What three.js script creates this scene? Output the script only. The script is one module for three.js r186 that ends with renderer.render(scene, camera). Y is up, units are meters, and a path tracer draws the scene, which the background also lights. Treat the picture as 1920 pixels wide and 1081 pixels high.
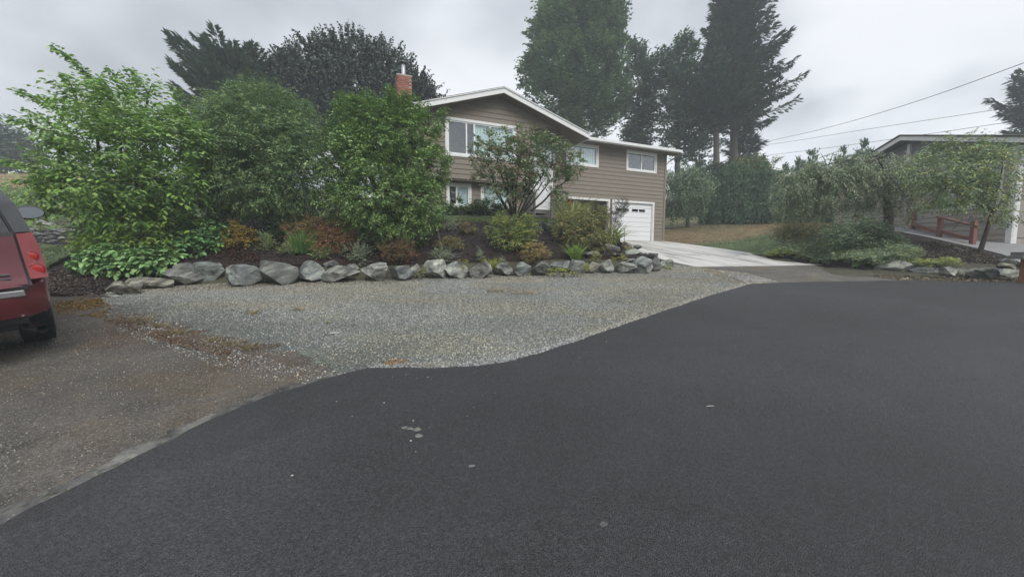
import * as THREE from 'three';
import { mergeGeometries, toCreasedNormals } from 'three/addons/utils/BufferGeometryUtils.js';
import { RoundedBoxGeometry } from 'three/addons/geometries/RoundedBoxGeometry.js';
import { TessellateModifier } from 'three/addons/modifiers/TessellateModifier.js';
import { Brush, Evaluator, SUBTRACTION } from 'three-bvh-csg';

// ------------------------------------------------------------------ camera, sky, sun, exposure
const scene = new THREE.Scene();
const EYE = 1.6, FOCAL = 720, PITCH = Math.atan(60.5 / 720);
const camera = new THREE.PerspectiveCamera(2 * Math.atan(540.5 / FOCAL) * 180 / Math.PI, 16 / 9, 0.05, 2000);
camera.position.set(0, EYE, 0);
camera.rotation.x = -PITCH;
scene.add(camera);
const renderer = new THREE.WebGLRenderer();
renderer.toneMapping = THREE.LinearToneMapping;
renderer.toneMappingExposure = 1.76;
renderer.shadowMap.enabled = true;

const sun = new THREE.DirectionalLight(new THREE.Color(1, 0.97, 0.92), 1.5);
sun.position.set(18, 40, 36);
sun.castShadow = true;
sun.shadow.radius = 60;
sun.shadow.camera.left = -45; sun.shadow.camera.right = 45; sun.shadow.camera.top = 45; sun.shadow.camera.bottom = -45;
sun.shadow.camera.far = 140;
scene.add(sun);

// value noise
function hash2(ix, iy, s) {
  let h = (ix | 0) * 374761393 + (iy | 0) * 668265263 + s * 974711;
  h = Math.imul(h ^ (h >>> 13), 1274126177);
  h ^= h >>> 16;
  return (h >>> 0) / 4294967296;
}
function vnoise(x, y, s = 0, wrap = 0) {
  let ix = Math.floor(x), iy = Math.floor(y);
  const fx = x - ix, fy = y - iy, u = fx * fx * (3 - 2 * fx), v = fy * fy * (3 - 2 * fy);
  let jx = ix + 1, jy = iy + 1;
  if (wrap) { ix = ((ix % wrap) + wrap) % wrap; jx = ((jx % wrap) + wrap) % wrap; iy = ((iy % wrap) + wrap) % wrap; jy = ((jy % wrap) + wrap) % wrap; }
  const a = hash2(ix, iy, s), b = hash2(jx, iy, s), c = hash2(ix, jy, s), d = hash2(jx, jy, s);
  return a + (b - a) * u + (c - a) * v + (a - b - c + d) * u * v;
}
function fbm(x, y, oct, s = 0, wrap = 0) {
  let t = 0, amp = 0.5, n = 0;
  for (let o = 0; o < oct; o++) { t += amp * vnoise(x, y, s + o * 17, wrap); n += amp; x *= 2; y *= 2; amp *= 0.5; if (wrap) wrap *= 2; }
  return t / n;
}
function hash3(x, y, z, s) { return hash2(x * 7919 + z * 104729, y * 31 + z * 1013, s); }
function noise3(x, y, z, s = 0) {
  const ix = Math.floor(x), iy = Math.floor(y), iz = Math.floor(z), f = (t) => t * t * (3 - 2 * t);
  const u = f(x - ix), v = f(y - iy), w = f(z - iz), L = (a, b, t) => a + (b - a) * t;
  return L(L(L(hash3(ix, iy, iz, s), hash3(ix + 1, iy, iz, s), u), L(hash3(ix, iy + 1, iz, s), hash3(ix + 1, iy + 1, iz, s), u), v),
    L(L(hash3(ix, iy, iz + 1, s), hash3(ix + 1, iy, iz + 1, s), u), L(hash3(ix, iy + 1, iz + 1, s), hash3(ix + 1, iy + 1, iz + 1, s), u), v), w);
}
const smooth = (a, b, x) => { const t = Math.min(1, Math.max(0, (x - a) / (b - a))); return t * t * (3 - 2 * t); };
const lerp = (a, b, t) => a + (b - a) * t;

{ // overcast sky: soft cloud sheets all round, thinner and paler towards the horizon
  const W = 1024, H = 512, data = new Float32Array(W * H * 4);
  for (let r = 0; r < H; r++) {
    const el = ((r + 0.5) / H - 0.5) * Math.PI;
    for (let c = 0; c < W; c++) {
      const az = ((c + 0.5) / W - 0.5) * 2 * Math.PI, up = Math.max(0.0, Math.sin(el)), k = 1 / (up + 0.22);
      const x = Math.cos(az) * Math.cos(el) * k, z = Math.sin(az) * Math.cos(el) * k;
      let n = fbm(x * 0.8 + 3.1, z * 0.8 + 7.7, 5, 5);
      const n2 = fbm(x * 1.7 + n * 1.6 + 11, z * 1.7 + 4 + n * 1.3, 5, 31);
      n = smooth(0.35, 0.63, n * 0.55 + n2 * 0.45);
      const base = lerp(0.32, 0.60, n) * (1 + 0.22 * smooth(0.2, 0.9, Math.cos(az + 0.75)) * (1 - smooth(0.05, 0.38, up))) * lerp(1.06, 1.0, smooth(0, 0.35, up)) * lerp(1.0, 2.1, smooth(0.42, 1, up));
      const o = (r * W + c) * 4, cool = 1 - n;
      data[o] = base * (0.955 - 0.05 * cool); data[o + 1] = base * (0.985 - 0.012 * cool); data[o + 2] = base * (1.04 + 0.035 * cool); data[o + 3] = 1;
    }
  }
  const sky = new THREE.DataTexture(data, W, H, THREE.RGBAFormat, THREE.FloatType);
  sky.mapping = THREE.EquirectangularReflectionMapping;
  sky.magFilter = THREE.LinearFilter; sky.minFilter = THREE.LinearFilter;
  sky.needsUpdate = true;
  scene.background = sky;
  scene.environment = sky;
}
scene.fog = new THREE.FogExp2(new THREE.Color(0.84, 0.90, 0.94), 0.0034);

// ------------------------------------------------------------------ naming helpers
const used = new Map();
function numbered(n) { const k = used.get(n) || 0; used.set(n, k + 1); return k ? n + '_' + String(k).padStart(3, '0') : n; }
function tag(o, label, category, group, kind) {
  if (label) o.userData.label = label;
  if (category) o.userData.category = category;
  if (group) o.userData.group = group;
  if (kind) o.userData.kind = kind;
  return o;
}
function thing(name, label, category, pos = [0, 0, 0], turn = 0, group) {
  const g = new THREE.Group();
  g.name = numbered(name); g.position.set(...pos); g.rotation.y = turn;
  scene.add(g);
  return tag(g, label, category, group);
}
function part(name, geo, mat, parent, label) {
  const m = new THREE.Mesh(geo, mat);
  m.name = name; m.castShadow = m.receiveShadow = true;
  parent.add(m);
  if (label) m.userData.label = label;
  return m;
}
function single(name, geo, mat, label, category, group, kind) {
  const m = new THREE.Mesh(geo, mat);
  m.name = numbered(name); m.castShadow = m.receiveShadow = true;
  scene.add(m);
  return tag(m, label, category, group, kind);
}
function rng(seed) { let a = seed * 2654435761 >>> 0; return () => { a = (a + 0x6d2b79f5) | 0; let t = Math.imul(a ^ (a >>> 15), 1 | a); t = (t + Math.imul(t ^ (t >>> 7), 61 | t)) ^ t; return ((t ^ (t >>> 14)) >>> 0) / 4294967296; }; }
const V = (x, y, z) => new THREE.Vector3(x, y, z);

// survey: where the sight line through a spot of the photograph (1920 wide) stands at a given distance
function ray(px, py) {
  const cx = (px - 960) / FOCAL, cy = -(py - 540.5) / FOCAL;
  return V(cx, cy * Math.cos(PITCH) - Math.sin(PITCH), -(Math.cos(PITCH) + cy * Math.sin(PITCH)));
}
function at(px, py, d) { const r = ray(px, py); return V(0, EYE, 0).addScaledVector(r, d / -r.z); }
const SLOPE = 0.11;
function onRoad(px, py) { const r = ray(px, py); return V(0, EYE, 0).addScaledVector(r, EYE / (-SLOPE * r.z - r.y)); }

// ------------------------------------------------------------------ terrain height: thin plate spline through surveyed points
const ctl = [];
const cp = (px, py, d) => { const p = at(px, py, d); ctl.push([p.x, p.z, p.y]); };
const cw = (x, z, y) => ctl.push([x, z, y]);
for (const x of [-22, -12, -5, 2, 9, 18]) for (const z of [3, 0, -3.5]) cw(x, z, -SLOPE * z);
for (const [x, z] of [[-9, -5.5], [-3, -6], [3, -6.5], [9, -6], [14, -6], [18, -6.5], [-13, -6], [12, -8.6], [6, -8.6], [17, -9.3]]) cw(x, z, -SLOPE * z);
for (const x of [-30, 0, 30]) cw(x, 18, -1.2);
const rockBase = [[200, 550], [300, 540], [430, 533], [520, 531], [600, 527], [700, 525], [800, 521], [900, 518], [1000, 515], [1100, 511], [1180, 510], [1240, 505]];
for (const [x, y] of rockBase) { const p = onRoad(x, y); cw(p.x, p.z, p.y); if (x > 290) cw(p.x + (x > 1150 ? -0.1 : 0), p.z - 0.75, p.y + 0.46); }
for (const [x, y, d] of [[450, 452, 10.4], [600, 455, 11], [760, 450, 11.4], [900, 445, 11.8], [1020, 445, 12], [1110, 448, 12.4],
  [430, 409, 13], [560, 409, 13.2], [700, 413, 13.3], [850, 416, 13.3], [960, 417, 13.5], [1040, 417, 13.8], [1110, 425, 14.5], [1160, 456, 13.2], [1148, 474, 12.5], [1182, 481, 12.0], [1226, 485, 12.1], [1110, 484, 11.2], [1190, 466, 13.2],
  [240, 500, 8.9], [150, 512, 8.6], [330, 470, 9.8], [200, 440, 12], [300, 425, 12.4],
  [100, 505, 9.6], [100, 465, 14.5], [150, 462, 15], [40, 480, 12], [60, 455, 17], [150, 455, 17.2], [0, 470, 14],
  [60, 420, 18.5], [140, 415, 19], [240, 412, 18.5], [330, 400, 17], [40, 380, 21], [200, 385, 22.5], [20, 350, 24], [120, 348, 25], [20, 328, 30], [250, 335, 31]]) cp(x, y, d);
// house terrace and the yards behind
for (const [x, z, y] of [[-5, -16.5, 3.3], [-1.5, -17.3, 3.3], [1.0, -18.2, 3.25], [2.6, -18.7, 2.5], [5.5, -20.1, 2.36], [8.4, -21.3, 2.36], [-9, -17.5, 3.5], [-2, -28, 4], [8, -30, 4], [-12, -26, 4.4]]) cw(x, z, y);
cw(5.4, -11.9, 1.24); cw(7.6, -12.2, 1.25); cw(9.7, -12.1, 1.25); cw(4.2, -15.2, 1.72); cw(6.6, -16, 1.76); cw(9.1, -16.5, 1.8);
for (const [x, y, d] of [[1400, 450, 20], [1330, 452, 21], [1320, 422, 27], [1480, 420, 25], [1620, 420, 23], [1260, 420, 30], [1430, 435, 22], [1500, 484, 12.6], [1440, 474, 14.5], [1490, 447, 15.5], [1570, 458, 13], [1620, 462, 12.2], [1690, 440, 13.4],
  [1560, 495, 11.6], [1640, 486, 10.9], [1700, 482, 10.6], [1760, 478, 10.8], [1640, 430, 15], [1760, 449, 13.2], [1850, 464, 12.3], [1905, 487, 10.4], [1900, 459, 12.4], [1780, 447, 14.2], [1690, 425, 16.2], [1820, 488, 10.2], [1880, 498, 9.9]]) cp(x, y, d);
cw(20, -11, 1.7); cw(20, -16, 2.4); cw(25, -13, 2); cw(16, -21, 3.2); cw(26, -24, 3.6);
for (const [x, z, y] of [[12, -42, 7], [-6, -45, 7], [30, -42, 7], [45, -30, 6], [45, -8, 1], [-45, -12, 3], [45, 10, -1], [-45, 10, -0.5]]) cw(x, z, y);
const tps = (() => {
  const n = ctl.length, N = n + 3, A = Array.from({ length: N }, () => new Float64Array(N + 1));
  const U = (d2) => (d2 < 1e-12 ? 0 : d2 * Math.log(d2));
  for (let i = 0; i < n; i++) {
    for (let j = 0; j < n; j++) A[i][j] = U((ctl[i][0] - ctl[j][0]) ** 2 + (ctl[i][1] - ctl[j][1]) ** 2) + (i === j ? 0.02 : 0);
    A[i][n] = A[n][i] = 1; A[i][n + 1] = A[n + 1][i] = ctl[i][0]; A[i][n + 2] = A[n + 2][i] = ctl[i][1]; A[i][N] = ctl[i][2];
  }
  for (let c = 0; c < N; c++) {
    let p = c;
    for (let r = c + 1; r < N; r++) if (Math.abs(A[r][c]) > Math.abs(A[p][c])) p = r;
    [A[c], A[p]] = [A[p], A[c]];
    for (let r = c + 1; r < N; r++) { const f = A[r][c] / A[c][c]; if (f) for (let k = c; k <= N; k++) A[r][k] -= f * A[c][k]; }
  }
  const w = new Float64Array(N);
  for (let r = N - 1; r >= 0; r--) { let s = A[r][N]; for (let k = r + 1; k < N; k++) s -= A[r][k] * w[k]; w[r] = s / A[r][r]; }
  return (x, z) => { let s = w[n] + w[n + 1] * x + w[n + 2] * z; for (let i = 0; i < n; i++) s += w[i] * U((x - ctl[i][0]) ** 2 + (z - ctl[i][1]) ** 2); return s; };
})();
function height(x, z) {
  const far = Math.max(smooth(40, 62, Math.abs(x)), smooth(46, 66, -z), smooth(12, 24, z));
  const t = far < 1 ? tps(Math.min(62, Math.max(-62, x)), Math.min(24, Math.max(-66, z))) : 0;
  const fh = lerp(-1.3, 9 + (x < -10 ? smooth(10, 40, -x) * 3 : 0), smooth(-10, 60, -z)) + 1.5 * (vnoise(x * 0.02, z * 0.02, 3) - 0.5);
  return lerp(t, fh, far);
}
const roadH = (x, z) => -SLOPE * z;

// ------------------------------------------------------------------ textures
function dataTex(size, f, srgb, rep) {
  const d = new Uint8Array(size * size * 4), c = [0, 0, 0];
  for (let y = 0; y < size; y++) for (let x = 0; x < size; x++) {
    f(x / size, y / size, c, x, y);
    const o = (y * size + x) * 4;
    for (let k = 0; k < 3; k++) d[o + k] = Math.max(0, Math.min(255, srgb ? 255 * Math.pow(Math.max(0, c[k]), 1 / 2.2) : 255 * c[k]));
    d[o + 3] = 255;
  }
  const t = new THREE.DataTexture(d, size, size);
  t.wrapS = t.wrapT = THREE.RepeatWrapping; t.magFilter = THREE.LinearFilter; t.minFilter = THREE.LinearFilter;
  if (srgb) t.colorSpace = THREE.SRGBColorSpace;
  if (rep) t.repeat.set(rep, rep);
  t.needsUpdate = true;
  return t;
}
// stones: cells with a tone of their own, dark gaps between
function cells(u, v, n, s) {
  const x = u * n, y = v * n, ix = Math.floor(x), iy = Math.floor(y);
  let d1 = 9, d2 = 9, id = 0;
  for (let j = -1; j <= 1; j++) for (let i = -1; i <= 1; i++) {
    const cx = (((ix + i) % n) + n) % n, cy = (((iy + j) % n) + n) % n;
    const dx = ix + i + hash2(cx, cy, s) - x, dy = iy + j + hash2(cx, cy, s + 1) - y, d = dx * dx + dy * dy;
    if (d < d1) { d2 = d1; d1 = d; id = hash2(cx, cy, s + 2); } else if (d < d2) d2 = d;
  }
  return [Math.sqrt(d2) - Math.sqrt(d1), id, Math.sqrt(d1)];
}
const asphaltMap = dataTex(2048, (u, v, c) => {
  const [e, id] = cells(u, v, 330, 3), m = fbm(u * 12, v * 12, 4, 9, 12), g = hash2(u * 2048, v * 2048, 4);
  const t = 0.68 + 0.85 * (id - 0.4) * smooth(0.02, 0.25, e) + 0.26 * (m - 0.5) + 0.18 * (g - 0.5) - (e < 0.08 ? 0.2 : 0) + (id > 0.98 ? 0.9 : 0);
  c[0] = t; c[1] = t * 0.985; c[2] = t * (1.02 + 0.06 * (m - 0.5));
}, true, 1 / 3.6);
const asphaltBump = dataTex(1024, (u, v, c) => { const [e] = cells(u, v, 165, 3); c[0] = c[1] = c[2] = smooth(0, 0.5, e) * 0.8 + 0.2 * hash2(u * 1024, v * 1024, 8); }, false, 1 / 1.8);
const oldMap = dataTex(2048, (u, v, c) => {
  const [e, id] = cells(u, v, 200, 13), m = fbm(u * 9, v * 9, 5, 19, 9), g = hash2(u * 2048, v * 2048, 24), q = fbm(u * 60, v * 60, 2, 41, 60);
  const stone = smooth(0.04, 0.3, e);
  let t = 0.34 + stone * (0.15 + 0.55 * id * id) + 0.4 * (m - 0.5) + 0.14 * (g - 0.5) + 0.2 * (q - 0.5);
  if (id > 0.93) t += 0.5 * stone;
  const warm = smooth(0.45, 0.75, fbm(u * 5 + 2, v * 5, 4, 77, 5));
  c[0] = t * (1 + 0.10 * warm); c[1] = t * (0.98 + 0.0 * warm); c[2] = t * (0.95 - 0.16 * warm);
}, true, 1 / 2.6);
const stoneBump = dataTex(1024, (u, v, c) => { const [e] = cells(u, v, 90, 13); c[0] = c[1] = c[2] = smooth(0, 0.6, e); }, false, 1 / 1.3);
const gravelMap = dataTex(2048, (u, v, c) => {
  const [e, id] = cells(u, v, 128, 33), m = fbm(u * 6, v * 6, 5, 29, 6), g = hash2(u * 2048, v * 2048, 14);
  const st = smooth(0.03, 0.25, e), t = 0.18 + st * (0.25 + 0.55 * id) + 0.28 * (m - 0.5) + 0.12 * (g - 0.5);
  const warm = smooth(0.5, 0.7, fbm(u * 8, v * 8, 3, 91, 8)) * 0.6;
  c[0] = t * (0.97 + 0.14 * warm); c[1] = t * (1.0 + 0.05 * warm); c[2] = t * (0.98 - 0.14 * warm);
}, true, 1 / 2.4);
const gravelBump = dataTex(1024, (u, v, c) => { const [e] = cells(u, v, 64, 33); c[0] = c[1] = c[2] = smooth(0, 0.7, e); }, false, 1 / 1.2);
const mulchMap = dataTex(1024, (u, v, c) => {
  const a = fbm(u * 24, v * 60, 3, 51, 1 << 20), [e, id] = cells(u, v, 120, 53), m = fbm(u * 5, v * 5, 4, 59, 5);
  const t = 0.25 + 0.6 * id * smooth(0.0, 0.3, e) + 0.3 * (a - 0.5) + 0.3 * (m - 0.5);
  c[0] = t * (1.0 + 0.25 * id); c[1] = t * (0.9 + 0.05 * id); c[2] = t * 0.82;
}, true, 1 / 2.2);
const grassMap = dataTex(1024, (u, v, c) => {
  const g = hash2(u * 1024, v * 1024, 61), m = fbm(u * 7, v * 7, 5, 63, 7), f = fbm(u * 90, v * 40, 2, 67, 1 << 20);
  const t = 0.55 + 0.35 * (g - 0.5) + 0.5 * (m - 0.5) + 0.4 * (f - 0.5);
  c[0] = c[1] = c[2] = t;
}, true, 1 / 3);
const concreteMap = dataTex(1024, (u, v, c) => {
  const s = fbm(u * 5, v * 34, 5, 71, 1 << 20), s2 = fbm(u * 2 + 5, v * 14, 4, 75, 1 << 20), g = hash2(u * 1024, v * 1024, 73), m = fbm(u * 8, v * 8, 4, 74, 8);
  const t = 0.92 - 0.34 * smooth(0.52, 0.72, s) - 0.22 * smooth(0.5, 0.7, s2) + 0.08 * (g - 0.5) + 0.16 * (m - 0.5);
  c[0] = t; c[1] = t * 0.99; c[2] = t * 0.975;
}, true, 1 / 6);
const rockMap = dataTex(1024, (u, v, c) => {
  const m = fbm(u * 6, v * 6, 6, 81, 6), l = smooth(0.56, 0.68, fbm(u * 10 + 3, v * 10, 5, 83, 10)), g = hash2(u * 1024, v * 1024, 85), w = fbm(u * 4, v * 16, 4, 87, 1 << 20), k = smooth(0.6, 0.75, fbm(u * 16, v * 16, 4, 89, 16));
  const t = 0.46 + 0.8 * (m - 0.5) + 0.22 * (g - 0.5) + 0.4 * (w - 0.5);
  c[0] = lerp(t, 0.85, l * 0.55) * (1 - 0.45 * k); c[1] = lerp(t * 1.0, 0.88, l * 0.55) * (1 - 0.42 * k); c[2] = lerp(t * 0.97, 0.78, l * 0.55) * (1 - 0.5 * k);
}, true, 1 / 0.9);
const rockBump = dataTex(1024, (u, v, c) => { c[0] = c[1] = c[2] = 0.6 * fbm(u * 8, v * 8, 7, 91, 8) + 0.4 * fbm(u * 5, v * 22, 5, 93, 1 << 20); }, false, 1 / 0.9);
const grainMap = dataTex(512, (u, v, c) => { const t = 0.93 + 0.16 * (fbm(u * 6, v * 60, 4, 95, 1 << 20) - 0.5) + 0.06 * (hash2(u * 512, v * 512, 97) - 0.5); c[0] = c[1] = c[2] = t; }, true, 1 / 1.1);
const barkMap = dataTex(512, (u, v, c) => { const t = 0.6 + 0.9 * (fbm(u * 18, v * 4, 5, 99, 1 << 20) - 0.5); c[0] = t; c[1] = t * 0.97; c[2] = t * 0.93; }, true, 1);
const speckMap = dataTex(512, (u, v, c) => { const t = 0.94 + 0.12 * (hash2(u * 512, v * 512, 101) - 0.5) + 0.14 * (fbm(u * 10, v * 10, 4, 103, 10) - 0.5); c[0] = c[1] = c[2] = t; }, true, 1 / 0.8);

// ------------------------------------------------------------------ materials
const col = (r, g, b) => new THREE.Color().setRGB(r, g, b);
function std(r, g, b, rough = 0.8, extra = {}) { return new THREE.MeshStandardMaterial({ color: col(r, g, b), roughness: rough, side: THREE.DoubleSide, ...extra }); }
const M = {
  road: std(0.0405, 0.0393, 0.0420, 0.64, { map: asphaltMap, bumpMap: asphaltBump, bumpScale: 0.009, vertexColors: true }),
  oldRoad: std(0.165, 0.150, 0.132, 0.9, { map: oldMap, bumpMap: stoneBump, bumpScale: 0.006, vertexColors: true }),
  apron: std(0.20, 0.186, 0.168, 0.9, { map: oldMap, bumpMap: stoneBump, bumpScale: 0.005, vertexColors: true }),
  edge: std(0.155, 0.15, 0.145, 0.9, { map: rockMap, bumpMap: asphaltBump, bumpScale: 0.004, vertexColors: true }),
  gravel: std(0.24, 0.25, 0.238, 0.9, { map: gravelMap, bumpMap: gravelBump, bumpScale: 0.012, vertexColors: true }),
  mulch: std(0.048, 0.038, 0.034, 0.95, { map: mulchMap, bumpMap: gravelBump, bumpScale: 0.012, vertexColors: true }),
  lawn: std(1, 1, 1, 0.95, { map: grassMap, vertexColors: true }),
  ground: std(0.10, 0.095, 0.055, 0.95, { map: grassMap }),
  concrete: std(0.52, 0.51, 0.485, 0.85, { map: concreteMap, bumpMap: asphaltBump, bumpScale: 0.0015 }),
  path: std(0.24, 0.235, 0.235, 0.88, { map: speckMap }),
  siding: std(0.222, 0.190, 0.154, 0.75, { map: grainMap }),
  sidingDark: std(0.165, 0.134, 0.107, 0.8, { map: grainMap }),
  white: std(0.74, 0.74, 0.73, 0.5, { map: speckMap }),
  doorWhite: std(0.72, 0.73, 0.74, 0.45),
  vinyl: std(0.76, 0.77, 0.77, 0.35),
  shingle: std(0.13, 0.125, 0.12, 0.95, { map: gravelMap }),
  dark: std(0.03, 0.03, 0.03, 0.9),
  interior: std(0.20, 0.19, 0.18, 0.9),
  curtain: std(0.74, 0.80, 0.79, 0.9),
  blind: std(0.76, 0.84, 0.85, 0.8),
  glass: new THREE.MeshPhysicalMaterial({ color: col(0.9, 0.95, 0.95), roughness: 0.02, transmission: 1, thickness: 0, ior: 2.2, side: THREE.DoubleSide }),
  brick: [std(0.33, 0.13, 0.085, 0.9, { map: speckMap }), std(0.28, 0.10, 0.07, 0.9, { map: speckMap }), std(0.38, 0.17, 0.11, 0.9, { map: speckMap }), std(0.30, 0.15, 0.11, 0.9, { map: speckMap })],
  mortar: std(0.36, 0.33, 0.30, 0.95),
  metal: std(0.55, 0.56, 0.58, 0.4, { metalness: 0.8 }),
  darkMetal: std(0.08, 0.08, 0.085, 0.5, { metalness: 0.5 }),
  deck: std(0.15, 0.142, 0.13, 0.9, { map: grainMap }),
  redWood: std(0.20, 0.085, 0.068, 0.75, { map: grainMap }),
  cedar: std(0.22, 0.10, 0.055, 0.8, { map: grainMap }),
  nSiding: std(0.33, 0.295, 0.265, 0.8, { map: grainMap }),
  nGable: std(0.24, 0.238, 0.255, 0.8, { map: grainMap }),
  bark: std(0.085, 0.070, 0.058, 0.95, { map: barkMap, bumpMap: barkMap, bumpScale: 0.02 }),
  barkPale: std(0.16, 0.14, 0.12, 0.95, { map: barkMap, bumpMap: barkMap, bumpScale: 0.015 }),
  wire: std(0.03, 0.03, 0.03, 0.6),
  paint: new THREE.MeshPhysicalMaterial({ color: col(0.105, 0.0095, 0.015), roughness: 0.4, metalness: 0.2, clearcoat: 1, clearcoatRoughness: 0.06, side: THREE.DoubleSide }),
  carGlass: new THREE.MeshPhysicalMaterial({ color: col(0.018, 0.020, 0.022), roughness: 0.05, specularIntensity: 1, ior: 1.6, clearcoat: 1, clearcoatRoughness: 0.02, side: THREE.DoubleSide }),
  lens: new THREE.MeshPhysicalMaterial({ color: col(0.21, 0.009, 0.011), roughness: 0.12, clearcoat: 1, clearcoatRoughness: 0.03, side: THREE.DoubleSide }),
  lensBright: new THREE.MeshPhysicalMaterial({ color: col(0.40, 0.022, 0.02), roughness: 0.1, clearcoat: 1, clearcoatRoughness: 0.03, side: THREE.DoubleSide }),
  mirrorGlass: std(0.22, 0.235, 0.245, 0.08, { metalness: 1 }),
  chrome: std(0.75, 0.76, 0.78, 0.12, { metalness: 1 }),
  steel: std(0.30, 0.30, 0.31, 0.4, { metalness: 0.6 }),
  blackPlastic: std(0.022, 0.022, 0.024, 0.55),
  rubber: std(0.022, 0.022, 0.023, 0.88, { bumpMap: asphaltBump, bumpScale: 0.002 }),
  rock: std(0.48, 0.48, 0.455, 0.88, { map: rockMap, bumpMap: rockBump, bumpScale: 0.035, vertexColors: true }),
  leaf: new THREE.MeshPhysicalMaterial({ color: col(1, 1, 1), vertexColors: true, roughness: 0.75, specularIntensity: 0.5, transmission: 0.38, thickness: 0, side: THREE.DoubleSide }),
  gloss: new THREE.MeshPhysicalMaterial({ color: col(1, 1, 1), vertexColors: true, roughness: 0.5, specularIntensity: 0.6, transmission: 0.15, thickness: 0, side: THREE.DoubleSide }),
  needle: new THREE.MeshStandardMaterial({ color: col(1, 1, 1), vertexColors: true, roughness: 0.85, side: THREE.DoubleSide }),
  tint: std(1, 1, 1, 0.9, { vertexColors: true }),
};

// ------------------------------------------------------------------ ground sheets
{
  const xs = [], zs = [];
  for (let x = -34; x <= 34.01; x += 0.5) xs.push(x);
  for (let s = 1, x = 34; x < 900; s *= 1.35) { x += s; xs.push(x); xs.unshift(-x); }
  for (let z = -46; z <= 8.01; z += 0.5) zs.push(z);
  for (let s = 1, z = 46; z < 900; s *= 1.35) { z += s; zs.unshift(-z); }
  for (let s = 1, z = 8; z < 500; s *= 1.5) { z += s; zs.push(z); }
  const p = [], uv = [], idx = [], nx = xs.length;
  for (const z of zs) for (const x of xs) {
    const plane = x > -13 && x < 24 && z > (x > 5.6 ? -9.6 : -8.3) && z < 8;
    p.push(x, Math.min(height(x, z), plane ? roadH(x, z) : 1e9) - 0.07, z); uv.push(x, z);
  }
  for (let j = 0; j < zs.length - 1; j++) for (let i = 0; i < nx - 1; i++) { const a = j * nx + i; idx.push(a, a + nx, a + 1, a + 1, a + nx, a + nx + 1); }
  const g = new THREE.BufferGeometry();
  g.setAttribute('position', new THREE.Float32BufferAttribute(p, 3)); g.setAttribute('uv', new THREE.Float32BufferAttribute(uv, 2)); g.setIndex(idx); g.computeVertexNormals();
  single('ground', g, M.ground, 'sloping ground of the yards and the hill behind the houses', 'ground', null, 'structure');
}
// a sheet over a polygon in plan: H gives its height, tint(x, z) its colour
function sheet(poly, H, lift, edge, jitter, tint, seed = 1, skirt = 0.06) {
  const r = rng(seed), pts = [];
  for (let i = 0; i < poly.length; i++) {
    const a = poly[i], b = poly[(i + 1) % poly.length], L = Math.hypot(b[0] - a[0], b[1] - a[1]);
    const n = jitter && L < 30 ? Math.max(1, Math.min(80, Math.round(L / 0.09))) : 1;
    for (let k = 0; k < n; k++) {
      const t = k / n, j = jitter * (n > 1 ? 1 : 0), ox = (vnoise(a[0] + t * L * 5, i, seed) - 0.5 + (r() - 0.5) * 0.6) * j, oz = (vnoise(a[1] + t * L * 5, i + 99, seed) - 0.5 + (r() - 0.5) * 0.6) * j;
      pts.push(new THREE.Vector2(lerp(a[0], b[0], t) + ox, lerp(a[1], b[1], t) + oz));
    }
  }
  if (THREE.ShapeUtils.isClockWise(pts)) pts.reverse();
  const tri = THREE.ShapeUtils.triangulateShape(pts, []);
  let g = new THREE.BufferGeometry();
  g.setAttribute('position', new THREE.Float32BufferAttribute(pts.flatMap((q) => [q.x, 0, q.y]), 3));
  g.setIndex(tri.flatMap(([a, b, c]) => [a, c, b]));
  g = new TessellateModifier(edge, 7).modify(g);
  const P = g.attributes.position, p = [], nrm = [], uv = [], c = [];
  const put = (x, y, z, n) => { p.push(x, y, z); uv.push(x, z); nrm.push(n.x, n.y, n.z); const q = tint ? tint(x, z) : [1, 1, 1]; c.push(q[0], q[1], q[2]); };
  const norm = (x, z) => V(H(x - 0.1, z) - H(x + 0.1, z), 0.2, H(x, z - 0.1) - H(x, z + 0.1)).normalize();
  for (let i = 0; i < P.count; i++) { const x = P.getX(i), z = P.getZ(i); put(x, H(x, z) + lift, z, norm(x, z)); }
  for (let i = 0; i < pts.length; i++) {
    const a = pts[i], b = pts[(i + 1) % pts.length], n = V(-(b.y - a.y), 0, b.x - a.x).normalize().multiplyScalar(-1);
    const ya = H(a.x, a.y) + lift, yb = H(b.x, b.y) + lift;
    put(a.x, ya, a.y, n); put(b.x, yb, b.y, n); put(b.x, yb - skirt, b.y, n); put(a.x, ya, a.y, n); put(b.x, yb - skirt, b.y, n); put(a.x, ya - skirt, a.y, n);
  }
  const o = new THREE.BufferGeometry();
  o.setAttribute('position', new THREE.Float32BufferAttribute(p, 3)); o.setAttribute('normal', new THREE.Float32BufferAttribute(nrm, 3));
  o.setAttribute('uv', new THREE.Float32BufferAttribute(uv, 2)); o.setAttribute('color', new THREE.Float32BufferAttribute(c, 3));
  return o;
}
const R2 = (list) => list.map(([x, y]) => { const p = onRoad(x, y); return [p.x, p.z]; });
const A2 = (list) => list.map(([x, y, d]) => { const p = at(x, y, d); return [p.x, p.z]; });
const inside = (poly, x, z) => { let c = false; for (let i = 0, j = poly.length - 1; i < poly.length; j = i++) { const [xi, zi] = poly[i], [xj, zj] = poly[j]; if ((zi > z) !== (zj > z) && x < ((xj - xi) * (z - zi)) / (zj - zi) + xi) c = !c; } return c; };
const borderA = [[690, 692], [650, 703], [600, 715], [520, 740], [430, 776], [350, 812], [260, 860], [150, 912], [0, 988]];        // new asphalt against the old
const borderB = [[1405, 534], [1320, 559], [1250, 583], [1180, 607], [1100, 635], [1020, 662], [960, 679], [905, 688], [850, 691], [760, 692], [690, 692]]; // against the gravel
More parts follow.
